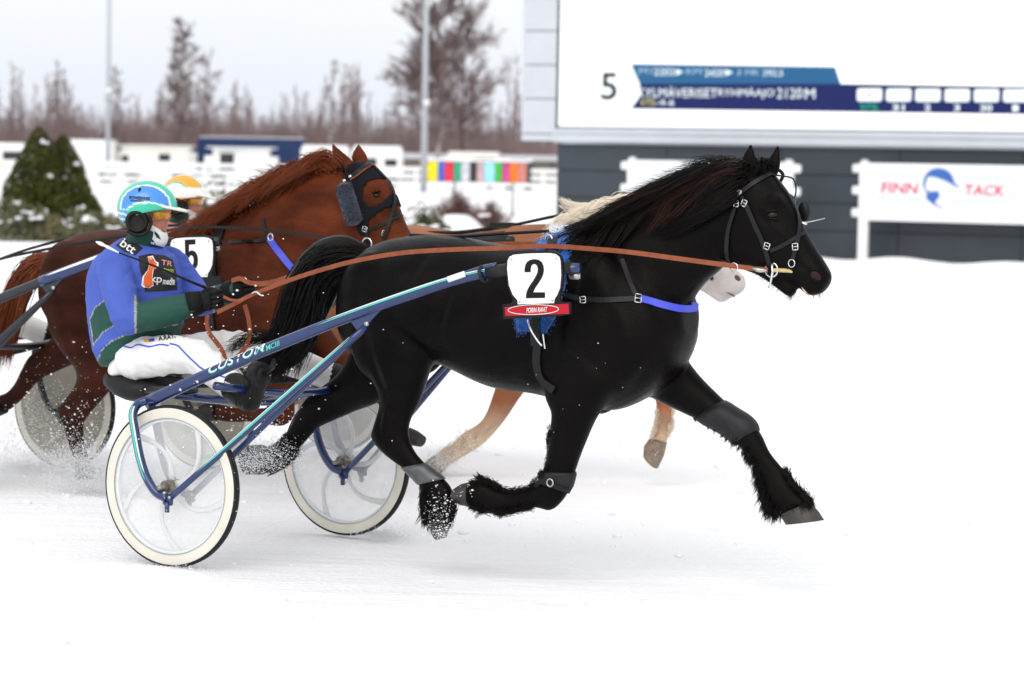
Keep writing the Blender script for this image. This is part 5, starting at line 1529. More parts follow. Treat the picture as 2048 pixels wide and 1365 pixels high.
def body_mesh():
    """the figure under the clothes, one continuous surface with head, limbs and hands"""
    mb = MB()
    mb.ring_loft([section(c0 + (c1 - c0) * .12, c1 - (c1 - c0) * .12, w * .8, n=22) for (c0, c1, w) in dense(TORSO, 2)])
    for ch, rd in ((D_SHO, [.055, .05, .042]), (D_FORE, [.042, .038, .030]), (D_FSHO, [.055, .05, .042]), (D_FFORE, [.042, .038, .03]), (D_TH, [.085, .078, .06]), (D_SHIN, [.06, .052, .04])):
        cap_chain(mb, ch, rd, 12)
    cap_chain(mb, mirror_pts(D_TH), [.085, .078, .06], 12); cap_chain(mb, mirror_pts(D_SHIN), [.06, .052, .04], 12)
    for w0, e0 in ((D_FORE[1], D_FORE[2]), (D_FFORE[1], D_FFORE[2])):
        mb.tube([e0, e0 + (e0 - w0).normalized() * .05], .020, n=10)
    for sg in (1, -1):
        e0 = D_SHIN[2].copy(); t0 = F.P(520, 745, -.455)
        if sg < 0: e0.y *= -1; t0 = Vector((t0.x, -t0.y, t0.z))
        mb.tube([e0, e0.lerp(t0, .5) + Vector((0, 0, -.02)), t0], [.030, .022, .018], n=10)
    cap_chain(mb, [NK + Vector((-.02, 0, -.06)), HC + Vector((-.015, 0, -.08))], [.062, .058], 14)
    # head: skull, face wedge, brow, nose, lips, chin, ears
    main = mb; mb = MB()
    mb.ball(HC + Vector((-.012, 0, .018)), .100, .078, .108, nu=20, nv=14)
    rings = []
    for (dz, xf, w) in ((.045, .082, .064), (.015, .084, .066), (-.02, .082, .064), (-.055, .080, .056), (-.085, .078, .045), (-.108, .066, .03)):
        A = HC + Vector((xf, 0, dz)); B = HC + Vector((-.03, 0, dz)); rings.append(section(A, B, w, n=18, e=.9))
    mb.ring_loft(rings)
    mb.ring_loft([section(HC + Vector((.088, 0, .012)), HC + Vector((.07, 0, .008)), .011, n=10), section(HC + Vector((.100, 0, -.012)), HC + Vector((.07, 0, -.012)), .013, n=10), section(HC + Vector((.112, 0, -.030)), HC + Vector((.07, 0, -.03)), .018, n=10), section(HC + Vector((.096, 0, -.042)), HC + Vector((.07, 0, -.04)), .016, n=10)])
    mb.ball(HC + Vector((.080, 0, .030)), .014, .045, .010); mb.ball(HC + Vector((.082, 0, -.062)), .012, .024, .007); mb.ball(HC + Vector((.080, 0, -.074)), .011, .020, .007); mb.ball(HC + Vector((.070, 0, -.098)), .018, .02, .016)
    for sg in (1, -1):
        mb.ball(HC + Vector((-.012, sg * .080, -.01)), .022, .012, .032); mb.ball(HC + Vector((.062, sg * .036, -.018)), .022, .02, .02)
    main.add(mb.turn(HC, HTURN))
    return voxel(main, .0085, 2)
BODY = body_mesh()

# helmet shell: open dome with rolled edge, colours in curved bands
def helmet_mesh(tint):
    c = HC + Vector((-.006, 0, .018)); nu, nv = 72, 34
    v_, f_ = [], []
    def rad(ph, a): return Vector((.142 * math.sin(ph) * math.cos(a), .120 * math.sin(ph) * math.sin(a), .128 * math.cos(ph)))
    for layer, k in ((0, 1.0), (1, .90)):
        for i in range(nv + 1):
            for j in range(nu):
                a = 2 * PI * j / nu
                lim = math.radians(92 + 36 * (0.5 - 0.5 * math.cos(a)) ** 2.2)      # deeper at the nape than over the brow
                p = rad(lim * i / nv, a) * k; v_.append(c + p)
    n1 = (nv + 1) * nu
    for i in range(nv):
        for j in range(nu):
            a, b = i * nu + j, i * nu + (j + 1) % nu
            f_.append((a, b, b + nu, a + nu)); f_.append((n1 + a, n1 + a + nu, n1 + b + nu, n1 + b))
    for j in range(nu):
        a, b = nv * nu + j, nv * nu + (j + 1) % nu; f_.append((a, b, n1 + b, n1 + a))
    mb = MB(); mb.v = [tuple(p) for p in v_]; mb.f = f_
    me = mb.mesh('helmet'); set_attr(me, lambda co: tint(co, c))
    for v, q in zip(me.vertices, mb.turn(HC, HTURN).v): v.co = q
    me.update(); return me
def tintA(co, c):
    out = np.zeros((len(co), 3)); B1, G, W, T = (0.05, 0.24, 0.66), (0.02, 0.50, 0.33), (0.8, 0.82, 0.8), (0.04, 0.33, 0.56)
    for i, p in enumerate(co):
        x, y, z = (p[0] - c.x) / .142, (p[1] - c.y) / .12, (p[2] - c.z) / .128
        col = B1
        if abs(y) < .58 and z > -.1: col = G if abs(y) < .50 else W
        elif z < .30:
            e = math.hypot((x - .10) / .74, (z + .34) / .52)
            col = B1
            if e < 1.12: col = W if e > 1.02 else G
            elif e < 1.22: col = T
        if x < -.55 and z < -.05:
            s = (z + .2 * x) * 5
            col = W if (s % 1) < .28 else T
        out[i] = col
    return out
def tintC(co, c):
    out = np.zeros((len(co), 3)); O, G, W = (0.85, 0.36, 0.02), (0.10, 0.45, 0.28), (0.82, 0.82, 0.80)
    for i, p in enumerate(co):
        x, y, z = (p[0] - c.x) / .142, (p[1] - c.y) / .12, (p[2] - c.z) / .128
        col = W
        if z > .40: col = O if abs(math.sin(3.2 * y + 1.4 * x)) > .55 else (G if abs(math.sin(3.2 * y + 1.4 * x)) > .3 else W)
        elif -.20 < z < -.08: col = O
        out[i] = col
    return out
def tintB(co, c):
    return np.tile(np.array([[0.5, 0.05, 0.05]]), (len(co), 1))

def text_px(skin, name, txt, cu, cv, wpx, hpx, ang, mt, parent, bold=.02, off=.003, shear=0.0):
    me = text_mesh(txt, 1.0, bold, 0, shear); n = len(me.vertices)
    bm = bmesh.new(); bm.from_mesh(me); bmesh.ops.triangulate(bm, faces=bm.faces[:]); bmesh.ops.subdivide_edges(bm, edges=[e for e in bm.edges if e.calc_length() > .18], cuts=1); bm.to_mesh(me); bm.free()
    n = len(me.vertices); co = np.empty(n * 3, np.float32); me.vertices.foreach_get('co', co); co = co.reshape(-1, 3)
    mn, mx = co.min(0), co.max(0); c = (mn + mx) / 2; sz = np.maximum(mx - mn, 1e-6)
    for i, p in enumerate(co):
        x = (p[0] - c[0]) / sz[0] * wpx; y = -(p[1] - c[1]) / sz[1] * hpx
        me.vertices[i].co = skin.hit(cu + x * math.cos(ang) - y * math.sin(ang), cv + x * math.sin(ang) + y * math.cos(ang), 0, off)[0]
    me.update(); me.name = name
    return link(name, me, mt, parent)
def patch_px(skin, name, poly, mt, parent, off=.0015, step=5):
    """cloth patch lying on a surface, outlined in the picture"""
    us = [p[0] for p in poly]; vs_ = [p[1] for p in poly]
    bm = bmesh.new(); bv = [bm.verts.new((u, v, 0)) for (u, v) in poly]; bm.faces.new(bv)
    bmesh.ops.triangulate(bm, faces=bm.faces[:])
    for _ in range(4):
        ed = [e for e in bm.edges if e.calc_length() > step]
        if not ed: break
        bmesh.ops.subdivide_edges(bm, edges=ed, cuts=1); bmesh.ops.triangulate(bm, faces=bm.faces[:])
    for v in bm.verts: v.co = skin.hit(v.co.x, v.co.y, 0, off)[0]
    me = bpy.data.meshes.new(name); bm.to_mesh(me); bm.free()
    me.polygons.foreach_set('use_smooth', [True] * len(me.polygons))
    o = link(name, me, mt, parent)
    return o

def make_driver(Fr, label, helmet_tint, decals=True, jk=None):
    d = thing('person', label, 'person', Fr, F.P(272, 760, 0).to_2d().to_3d() + Vector((0, 0, F.P(272, 757, 0).z)))
    link('body', BODY, M['skin'], d)
    j = link('jacket', JK, M['jacket'], d)
    if jk:
        j.material_slots[0].link = 'OBJECT'; j.material_slots[0].material = jk
    pz = link('trousers', PT, M['white_cloth'], d)
    for sg in (1, -1): boot_mb(sg).build('boot', M['boot'], d)
    d1 = (D_FORE[2] - D_FORE[1]); hand_mb(D_FORE[2] + d1.normalized() * .02, Vector((d1.x, d1.y * .3, d1.z * .6)), -1).build('glove', M['glove'], d)
    mb = MB(); mb.tube([D_FORE[2] - d1.normalized() * .015, D_FORE[2] + d1.normalized() * .05], [.064, .050], n=16); mb.build('glove_cuff', M['glove'], d)
    d2 = (D_FFORE[2] - D_FFORE[1]); hand_mb(D_FFORE[2], Vector((d2.x, d2.y * .3, d2.z * .6)), 1).build('glove', M['glove'], d)
    mb = MB(); mb.tube([D_FFORE[2] - d2.normalized() * .03, D_FFORE[2] + d2.normalized() * .03], [.056, .046], n=16); mb.build('glove_cuff', M['glove'], d)
    hm = link('helmet', helmet_mesh(helmet_tint), M['helmet'], d)
    c = HC + Vector((-.006, 0, .018))
    # visor
    rings = []
    for i in range(9):
        f = i / 8; x = .085 + .105 * f; w = .115 * math.sqrt(max(.05, 1 - (f * .93) ** 2)); z = .006 - .020 * f
        rings.append(section(c + Vector((x, 0, z + .013 - .006 * f)), c + Vector((x, 0, z - .006)), w, n=14, e=.8))
    q = MB().ring_loft(rings).turn(HC, HTURN).build('visor', M['visor'], None); q.parent = hm
    # goggles with amber lens, strap
    rings = []
    for i in range(9):
        a = math.radians(-78 + 156 * i / 8); rr_ = .082
        ctr = HC + Vector((.014 + rr_ * math.cos(a), rr_ * .98 * math.sin(a), -.004))
        n_ = Vector((math.cos(a), math.sin(a), 0))
        rings.append([ctr + n_ * .010 + Vector((0, 0, .026)), ctr + n_ * .013 + Vector((0, 0, -.030)), ctr - n_ * .004 + Vector((0, 0, -.026)), ctr - n_ * .004 + Vector((0, 0, .024))])
    g_ = MB().ring_loft(rings).turn(HC, HTURN).build('goggles', M['amber_lens'], d)
    mb = MB()
    for sg in (1, -1):
        mb.tube([HC + Vector((.020, sg * .090, .014)), HC + Vector((-.02, sg * .093, .010))], [(.007, .003), (.007, .003)], n=8)
    mb.tube(catmull([HC + Vector((.03, -.088, .022)), HC + Vector((.075, -.062, .024)), HC + Vector((.106, 0, .026)), HC + Vector((.075, .062, .024)), HC + Vector((.03, .088, .022))], 6), .0035, n=8)
    q = mb.turn(HC, HTURN).build('goggle_frame', M['muff'], None); q.parent = g_; q['kind'] = 'stuff'
    # ear muffs below the helmet
    for sg in (1, -1):
        m0 = HC + Vector((-.040, sg * .106, -.045))
        rings = []
        for k, (rr_, dy) in enumerate(((.044, -.022), (.056, -.016), (.060, .0), (.054, .012), (.042, .016), (.038, .006), (.026, .004))):
            rings.append([m0 + Vector((rr_ * math.cos(2 * PI * q_ / 20) * .95, sg * dy, rr_ * math.sin(2 * PI * q_ / 20) * .92)) for q_ in range(20)])
        MB().ring_loft(rings).turn(HC, HTURN).build('ear_muff', M['muff'], d)
        mb = MB(); mb.tube(catmull([m0 + Vector((.055, sg * .01, .03)), m0 + Vector((.066, sg * .005, -.005)), m0 + Vector((.045, sg * .01, -.05)), m0 + Vector((0, sg * .012, -.062)), m0 + Vector((-.045, sg * .01, -.045))], 4), .008, n=8); mb.turn(HC, HTURN).build('ear_muff_strap', M['muff'], d)
    # neck scarf and white chin cloth
    rings = []
    for (dx, dz, rx, ry) in ((-.040, -.165, .088, .092), (-.030, -.14, .088, .092), (-.018, -.115, .084, .088), (-.005, -.09, .078, .082), (.0, -.072, .06, .066)):
        rings.append([HC + Vector((dx + rx * math.cos(2 * PI * i / 24), ry * math.sin(2 * PI * i / 24), dz + .006 * math.sin(5 * i))) for i in range(24)])
    MB().ring_loft(rings).build('scarf', M['scarf_green'], d)
    rings = []
    for (dz, xf, w) in ((-.042, .010, .086), (-.062, .052, .080), (-.086, .088, .070), (-.108, .095, .064), (-.130, .090, .06), (-.152, .076, .058)):
        rings.append(section(HC + Vector((xf, 0, dz - .012)), HC + Vector((-.035, 0, dz + .02)), w, n=20, e=.9))
    ch = MB().ring_loft(rings).turn(HC, HTURN).build('chin_cloth', M['white_cloth'], d)
    if decals:
        black = mat('patch_black', BLK, 0.7)
        ps = patch_px(JKs, 'chest_patch', [(277, 513), (300, 508), (330, 512), (345, 520), (352, 545), (354, 580), (322, 583), (290, 584), (285, 560), (279, 535)], black, d)
        sh = patch_px(JKs, 'shoulder_patch', [(231, 492), (250, 477), (268, 484), (286, 497), (270, 512), (248, 503)], black, d)
        wht = M['plate_white']; orn = mat('print_orange', (0.75, 0.12, 0.02), 0.6); pk = mat('print_pink', (0.75, 0.30, 0.26), 0.6); lime = mat('print_lime', (0.45, 0.60, 0.02), 0.6)
        text_px(JKs, 'lettering', 'btt', 257, 494, 32, 17, .62, wht, d, .012)
        text_px(JKs, 'lettering', 'kp', 312, 560, 22, 20, .03, wht, d, .015)
        text_px(JKs, 'lettering', 'media', 337, 563, 24, 14, .03, wht, d, .02)
        text_px(JKs, 'lettering', 'TR', 333, 527, 22, 10, .15, pk, d, .015)
        text_px(JKs, 'lettering', 'team', 336, 541, 20, 8, .10, lime, d, .015)
        fig = [(296, 517), (304, 515), (308, 524), (313, 528), (312, 536), (305, 540), (303, 556), (305, 570), (298, 575), (294, 562), (290, 574), (286, 570), (288, 553), (296, 541), (298, 528)]
        patch_px(JKs, 'figure_outline', [((u - 299) * 1.28 + 299, (v - 545) * 1.07 + 545) for (u, v) in fig], wht, d, .0032)
        patch_px(JKs, 'figure_print', fig, orn, d, .0042)
        blue_l = mat('piping_blue', (0.02, 0.07, 0.55), 0.6)
        strap(PTs, [(246, 692), (262, 696), (276, 690), (300, 694), (320, 690), (338, 692)], .007, .002, .001, smooth=0).build('piping', blue_l, d, smooth=False)
        strap(PTs, [(340, 688), (356, 692), (368, 704), (386, 722), (408, 740), (440, 752), (466, 762)], .007, .002, .001, smooth=1).build('piping', blue_l, d, smooth=False)
        text_px(PTs, 'lettering', 'A.RATI', 334, 676, 34, 9, -.14, M['ink_black'], d, .02)
        patch_px(PTs, 'flag_print', [(288, 680), (306, 678), (308, 684), (290, 685)], mat('print_yellow', (0.8, 0.45, 0.02), .6), d, .003)
        patch_px(PTs, 'flag_print', [(298, 680), (308, 678), (310, 683), (299, 685)], blue_l, d, .0035)
        HS = Skin(FA, hm.data)
        text_px(HS, 'lettering', 'POWERPARK', 280, 397, 42, 7, .06, M['ink_black'], d, .03, .002)
        text_px(HS, 'lettering', 'HUVIPUISTO', 275, 402.5, 28, 3.5, .06, M['ink_black'], d, .03, .002)
        patch_px(HS, 'emblem', [(276, 380), (280, 376), (283, 378), (280, 383), (278, 386)], M['ink_black'], d, .002)
        CS = Skin(FA, ch.data)
        patch_px(CS, 'cloth_print', [(309, 462), (316, 468), (322, 480), (314, 476), (309, 468)], M['scarf_green'], d, .002)
        patch_px(CS, 'cloth_print', [(300, 476), (306, 480), (312, 490), (306, 489)], M['scarf_green'], d, .002)
        patch_px(CS, 'cloth_print', [(320, 458), (328, 462), (332, 466), (324, 464)], M['scarf_green'], d, .002)
    return d
driverA = make_driver(FA, 'driver in blue and green jacket and blue helmet holding brown reins', tintA)
driverB = make_driver(FB, 'driver cut off by the left edge, only white trousers in view', tintB, False, mat('red_cloth', (0.4, 0.03, 0.03), .8))
driverC = make_driver(FC, 'driver in white and orange helmet, only the head showing', tintC, False, mat('pink_cloth', (0.5, 0.2, 0.2), .8))

# whip held by the near hand
wb, wt = F.P(424, 581, -.10), F.P(238, 506, -.32)
whip = thing('whip', 'thin dark whip held across the chest of the driver in blue', 'whip', FA, wb)
mb = MB(); mb.tube(catmull([wb, F.P(380, 563, -.18), F.P(310, 533, -.27), wt], 6), [.0075 - .004 * i / 18 for i in range(19)], n=8); mb.build('rod', M['ink_black'], whip)
mb = MB(); mb.tube([F.P(404, 572, -.13), F.P(424, 581, -.10), F.P(432, 584, -.09)], [.007, .0095, .010], n=10); mb.build('grip', M['black_leather'], whip)
mb = MB(); mb.tube(catmull([wt, F.P(218, 496, -.325), F.P(204, 489, -.33), F.P(192, 484, -.33)], 4), [.003, .004, .005, .006, .007, .007, .006, .007, .009, .009, .008, .005, .003], n=7); mb.build('tassel', M['white_cloth'], whip)

# reins of the black horse
def free_strap(Fr, pts, width, thick, nor=(0, -1, 0.15), per=6):
    pl = catmull([Fr.P(*p) for p in pts], per)
    mb = MB(); ribbon(mb, pl, [Vector(nor)] * len(pl), width, thick); return mb
reins = thing('reins', 'brown leather reins from the blue driver to the bit of the black horse', 'reins', FA, F.P(470, 600, -.14))
free_strap(F, [(435, 625, -.15), (470, 608, -.16), (510, 588, -.17), (600, 554, -.22), (700, 525, -.27), (800, 507, -.30), (900, 500, -.31), (1000, 497, -.26), (1096, 493, -.20), (1180, 498, -.24), (1260, 505, -.26), (1350, 517, -.22), (1440, 529, -.15), (1500, 537, -.10), (1536, 541, -.085)], .020, .004).build('rein', M['rein_leather'], reins, smooth=False)
free_strap(F, [(480, 572, .12), (540, 566, .14), (600, 548, .2), (700, 520, .27), (900, 494, .31), (1096, 490, .2), (1300, 508, .26), (1480, 532, .12), (1548, 541, .08)], .024, .004).build('rein', M['rein_leather'], reins, smooth=False)
free_strap(F, [(416, 630, -.13), (414, 648, -.13), (420, 668, -.13), (434, 686, -.12), (446, 704, -.12), (452, 726, -.12)], .022, .004).build('rein_end', M['rein_leather'], reins, smooth=False)
free_strap(F, [(490, 610, -.1), (498, 640, -.1), (500, 672, -.1), (488, 700, -.11), (466, 722, -.12), (452, 732, -.12)], .022, .004).build('rein_end', M['rein_leather'], reins, smooth=False)
free_strap(F, [(448, 594, -.19), (462, 600, -.20), (480, 601, -.20), (500, 594, -.19), (512, 588, -.18)], .012, .005).build('hand_loop', M['rein_leather'], reins, smooth=False)
free_strap(F, [(464, 562, .0), (482, 558, .0), (500, 566, .0), (530, 568, .02), (548, 565, .05)], .022, .005).build('hand_loop', M['rein_leather'], reins, smooth=False)
mb = MB(); mb.tube(catmull([F.P(503, 588, -.20), F.P(512, 584, -.20), F.P(520, 590, -.20), F.P(528, 592, -.20)], 3), .004, n=6); mb.build('rein_buckle', M['steel'], reins)
mb = MB(); mb.tube([F.P(1505, 537, -.10), F.P(1520, 541, -.092), F.P(1534, 541, -.085)], [.009, .010, .008], n=8); mb.build('rein_clip', M['steel_dull'], reins)
mb = MB(); mb.torus(F.P(1468, 536, -.125), (.2, 1, 0), .02, .003, 18, 6); mb.build('ring', M['steel'], reins)
# reins of the chestnut: dark lines running off to the left
reinB = thing('reins', 'dark reins of the chestnut horse running to the left edge', 'reins', FB, FB.P(200, 490, -.3))
free_strap(FB, [(-190, 580, -.15), (-60, 545, -.25), (0, 519, -.3), (100, 498, -.32), (200, 481, -.33), (300, 466, -.3), (395, 455, -.2), (500, 458, -.24), (600, 468, -.22), (680, 482, -.15), (732, 490, -.1)], .014, .005).build('rein', BL, reinB, smooth=False)
free_strap(FB, [(-100, 560, .2), (60, 498, .28), (230, 462, .28), (395, 450, .2), (560, 455, .22), (732, 485, .1)], .014, .005).build('rein', BL, reinB, smooth=False)
# ------------------------------------------------------------------ video board building beyond the track
WD = 60.0
PHI = math.radians(28)         # the building stands at an angle, its right end nearer
class Angled:
    """upright plane through pixel column u0 at depth y0; local x runs along it, z up"""
    def __init__(self, u0, y0): 
        self.y0 = y0; self.x0 = at_depth(u0, 300, y0).x
    def x(self, u, v=300):
        d = ray(u, v); U = d.x / d.y
        return self.x0 + (U * self.y0 - self.x0) / (math.cos(PHI) + U * math.sin(PHI))
    def z(self, v, u):
        y = self.y0 - (self.x(u, v) - self.x0) * math.sin(PHI); return at_depth(u, v, y).z
    def turn(self, e): e.rotation_euler = (0, 0, -PHI)
AW = Angled(1110, WD)
def wx(u, y=None): return AW.x(u)
def wz(v, u=1110, y=None): return AW.z(v, u)
M['clad_dark'] = mat('clad_dark', (0.034, 0.044, 0.056), 0.5, noise=0.12, nscale=1.5, metal=0.1)
M['clad_light'] = mat('clad_light', (0.50, 0.53, 0.58), 0.5, noise=0.05, nscale=2)
M['clad_rail'] = mat('clad_rail', (0.52, 0.55, 0.60), 0.45, noise=0.05, nscale=2)
M['gap_dark'] = mat('gap_dark', (0.015, 0.018, 0.022), 0.8)
M['led_white'] = mat('led_white', (0.1, 0.1, 0.1), 0.4, emit=(1.0, 1.0, 1.0), estr=1.15)
def led(name, c, s=1.0): return mat(name, (0.004, 0.004, 0.005), 0.9, emit=c, estr=s, spec=0.0)
board = thing('video_board', 'large lit video board on a dark panelled building beyond the track', 'video board', None, (AW.x0, WD, 0)); AW.turn(board)
x0, x1 = wx(1112), wx(2300); ztop = wz(287, 1120); 
mb = MB(); mb.box(((x0 + x1) / 2, WD + 1.3, ztop / 2), x1 - x0, 2.4, ztop, None); mb.build('core', M['gap_dark'], board, smooth=False)
nrow = 4; ph = ztop / nrow; pw = 2.42; k = 0
xx = x0
while xx < x1 - .1:
    w_ = min(pw, x1 - xx)
    for r_ in range(nrow):
        mb = MB(); mb.box((xx + w_ / 2, WD + .075, ph * (r_ + .5)), w_ - .016, .05, ph - .018); mb.build('cladding_panel', M['clad_dark'], board, smooth=False)
    xx += w_
# light frame under the screen, screen, left tower of grey panels
zs = wz(257, 1120); mb = MB(); mb.box(((x0 + x1) / 2 - .02, WD + 1.2, (ztop + zs) / 2 + .01), x1 - x0 + .04, 2.7, zs - ztop - .02, bev=.03); mb.build('frame_rail', M['clad_rail'], board, smooth=False)
mb = MB(); mb.box(((x0 + x1) / 2 - .02, WD - .17, (ztop + zs) / 2 + .07), x1 - x0, .05, .03); mb.build('frame_lip', M['clad_light'], board, smooth=False)
mb = MB(); mb.box(((x0 + x1) / 2, WD + 1.2, zs + 2.6), x1 - x0, 2.2, 5.16); mb.build('screen_case', M['clad_light'], board, smooth=False)
SCR = WD + .08
mb = MB(); mb.box(((x0 + x1) / 2, SCR, zs + 2.6), x1 - x0 - .02, .03, 5.1); scr = mb.build('screen', M['led_white'], board, smooth=False)
tx0, tx1 = wx(1041), wx(1107)
zb = wz(283, 1075)
seams = [wz(v, 1075) for v in (283, 268, 198, 130, 62, -10, -80, -160)]
mb = MB(); mb.box(((tx0 + tx1) / 2, WD + 1.2, (zb + seams[-1]) / 2), tx1 - tx0 - .04, 2.2, seams[-1] - zb - .02); mb.build('tower_core', M['gap_dark'], board, smooth=False)
for a, b in zip(seams[:-1], seams[1:]):
    mb = MB(); mb.box(((tx0 + tx1) / 2, WD + .07, (a + b) / 2), tx1 - tx0, .08, b - a - .02); mb.build('tower_panel', M['clad_light'], board, smooth=False)
    mb = MB(); mb.box((tx0 + .018, WD + 1.22, (a + b) / 2), .03, 2.2, b - a - .02); mb.build('tower_panel', M['clad_light'], board, smooth=False)
# graphics shown on the screen (each a flat lit shape on the LED face)
def zl(v): return wz(v, 1108)        # read heights at the left end, the board is level
def scr_poly(name, pts, mt, lay):
    P = [Vector((wx(u), SCR - .016 - lay * .003, wz(v, u))) for (u, v) in pts]
    m_ = MB(); m_.prism(P, (0, 1, 0), .002); o = m_.build(name, mt, None, smooth=False); o.parent = scr; o.location = (0, 0, 0)
    return o
def scr_text(txt, u, v, w, h, mt, lay, bold=.02):
    O = Vector((wx(u), SCR - .017 - lay * .003, wz(v, u)))
    o = text_on('lettering', txt, O, (1, 0, 0), (0, 0, 1), wz(v - h / 2, u) - wz(v + h / 2, u), mt, None, width=wx(u + w / 2) - wx(u - w / 2), bold=bold, ndir=(0, -1, 0)); o.parent = scr; return o
L_teal, L_navy, L_ink, L_w, L_y, L_g, L_grey, L_pale = led('led_teal', (0.035, 0.14, 0.30)), led('led_navy', (0.022, 0.030, 0.13)), led('led_ink', (0.005, 0.012, 0.03)), led('led_text', (0.9, 1.0, 1.0), 1.1), led('led_yellow', (0.85, 0.75, 0.15)), led('led_green', (0.02, 0.42, 0.22)), led('led_grey', (0.45, 0.62, 0.75)), led('led_pale', (0.62, 0.68, 0.72))
scr_poly('banner', [(1256, 128), (1664, 134), (1676, 168), (1274, 168)], L_teal, 1)
scr_poly('banner', [(1274, 168), (1676, 168), (2048, 174), (2290, 178), (2290, 233), (2048, 229), (1258, 218), (1276, 190)], L_navy, 1)
scr_poly('banner', [(1160, 128), (1256, 127), (1275, 172), (1258, 219), (1160, 217)], led('led_box', (0.95, 1.0, 1.0), 1.1), 2)
scr_text('5', 1213, 173, 32, 54, L_ink, 3, .012)
for (t_, u, v, w, h, m_) in (('M1', 1286, 142, 26, 12, L_grey), ('2202', 1323, 144, 40, 14, L_w), ('KM', 1382, 143, 30, 12, L_grey), ('2420', 1423, 146, 38, 14, L_w), ('J', 1471, 145, 8, 12, L_grey), ('MK', 1499, 145, 28, 12, L_grey), ('292,5', 1540, 147, 40, 14, L_w),
                             ('KYLMÄVERISET', 1350, 184, 158, 22, L_w), ('RYHMÄAJO', 1487, 186, 112, 22, L_w), ('2120', 1574, 187, 50, 20, L_w), ('M', 1615, 188, 20, 20, L_w), ('V75', 1290, 205, 30, 13, L_y), ('-4-6', 1326, 205, 36, 13, L_w)):
    scr_text(t_, u, v, w, h, m_, 2, .0)
for u, v in ((1353, 144), (1452, 145)):
    scr_poly('play_mark', [(u - 7, v - 6), (u + 8, v), (u - 7, v + 7)], L_w, 2)
for (t_, u, v, w) in (('1', 1721, 151, 8), ('MORISON', 1786, 152, 84), ('2', 1966, 155, 8), ('ALOKOM', 2030, 156, 76)):
    scr_text(t_, u, v, w, 12, L_pale, 2, .01)
for i, (n_, low, m_) in enumerate((('1', '97%', L_g), ('2', '31', L_w), ('3', '2', L_w), ('4', '3', L_w), ('5', '30', L_w), ('6', '1', L_w), ('7', '9', L_w))):
    u = 1734 + 58.5 * i
    v = 190 + .35 * i
    scr_poly('runner_box', [(u - 25, v - 10), (u - 21, v - 13), (u + 21, v - 13), (u + 25, v - 10), (u + 25, v + 10), (u + 21, v + 13), (u - 21, v + 13), (u - 25, v + 10)], led('led_box', (0.93, 1.0, 1.0), 1.1), 2)
    scr_text(n_, u, v, 8, 14, L_pale, 3, .01)
    scr_text(low, u, v + 25, 12 * len(low), 13, m_, 2, .02)

# snow bank along the foot of the building and the far edge of the track
def snow_bank(y, xa, xb, h, dpt, seed, name='snow_bank'):
    r = np.random.default_rng(seed); n = 160; xs = np.linspace(xa, xb, n); ph_ = r.uniform(0, 6.28, 8); fr = r.uniform(.3, 3.5, 8)
    hz = h * (.6 + .12 * sum(np.sin(fr[i] * xs + ph_[i]) / (1 + i * .3) for i in range(8)))
    mb = MB(); rows = []
    for k_, (dy, f) in enumerate(((-1, 0), (-.7, .3), (-.35, .75), (0, 1.0), (.35, .75), (.7, .3), (1, 0))):
        rows.append([Vector((xs[i], y + dy * dpt * (1 + .1 * math.sin(i * .7 + k_)), max(.0, hz[i]) * f - .02)) for i in range(n)])
    b = 0
    for r_ in rows: mb.v.extend([tuple(p) for p in r_])
    for k_ in range(6):
        for i in range(n - 1):
            a = k_ * n + i; mb.f.append((a, a + 1, a + 1 + n, a + n))
    o = mb.build(name, M['snow']); tag(o, kind='structure'); return o
bk = snow_bank(58.9, wx(1105), wx(2400), .16, 1.0, 4)
bk.location = (AW.x0, 0, 0); bk.data.transform(Matrix.Translation((-AW.x0, -WD, 0))); bk.location = (AW.x0, WD, 0); bk.rotation_euler = (0, 0, -PHI)
snow_bank(88, -22, 2.5, .35, 3.0, 9)

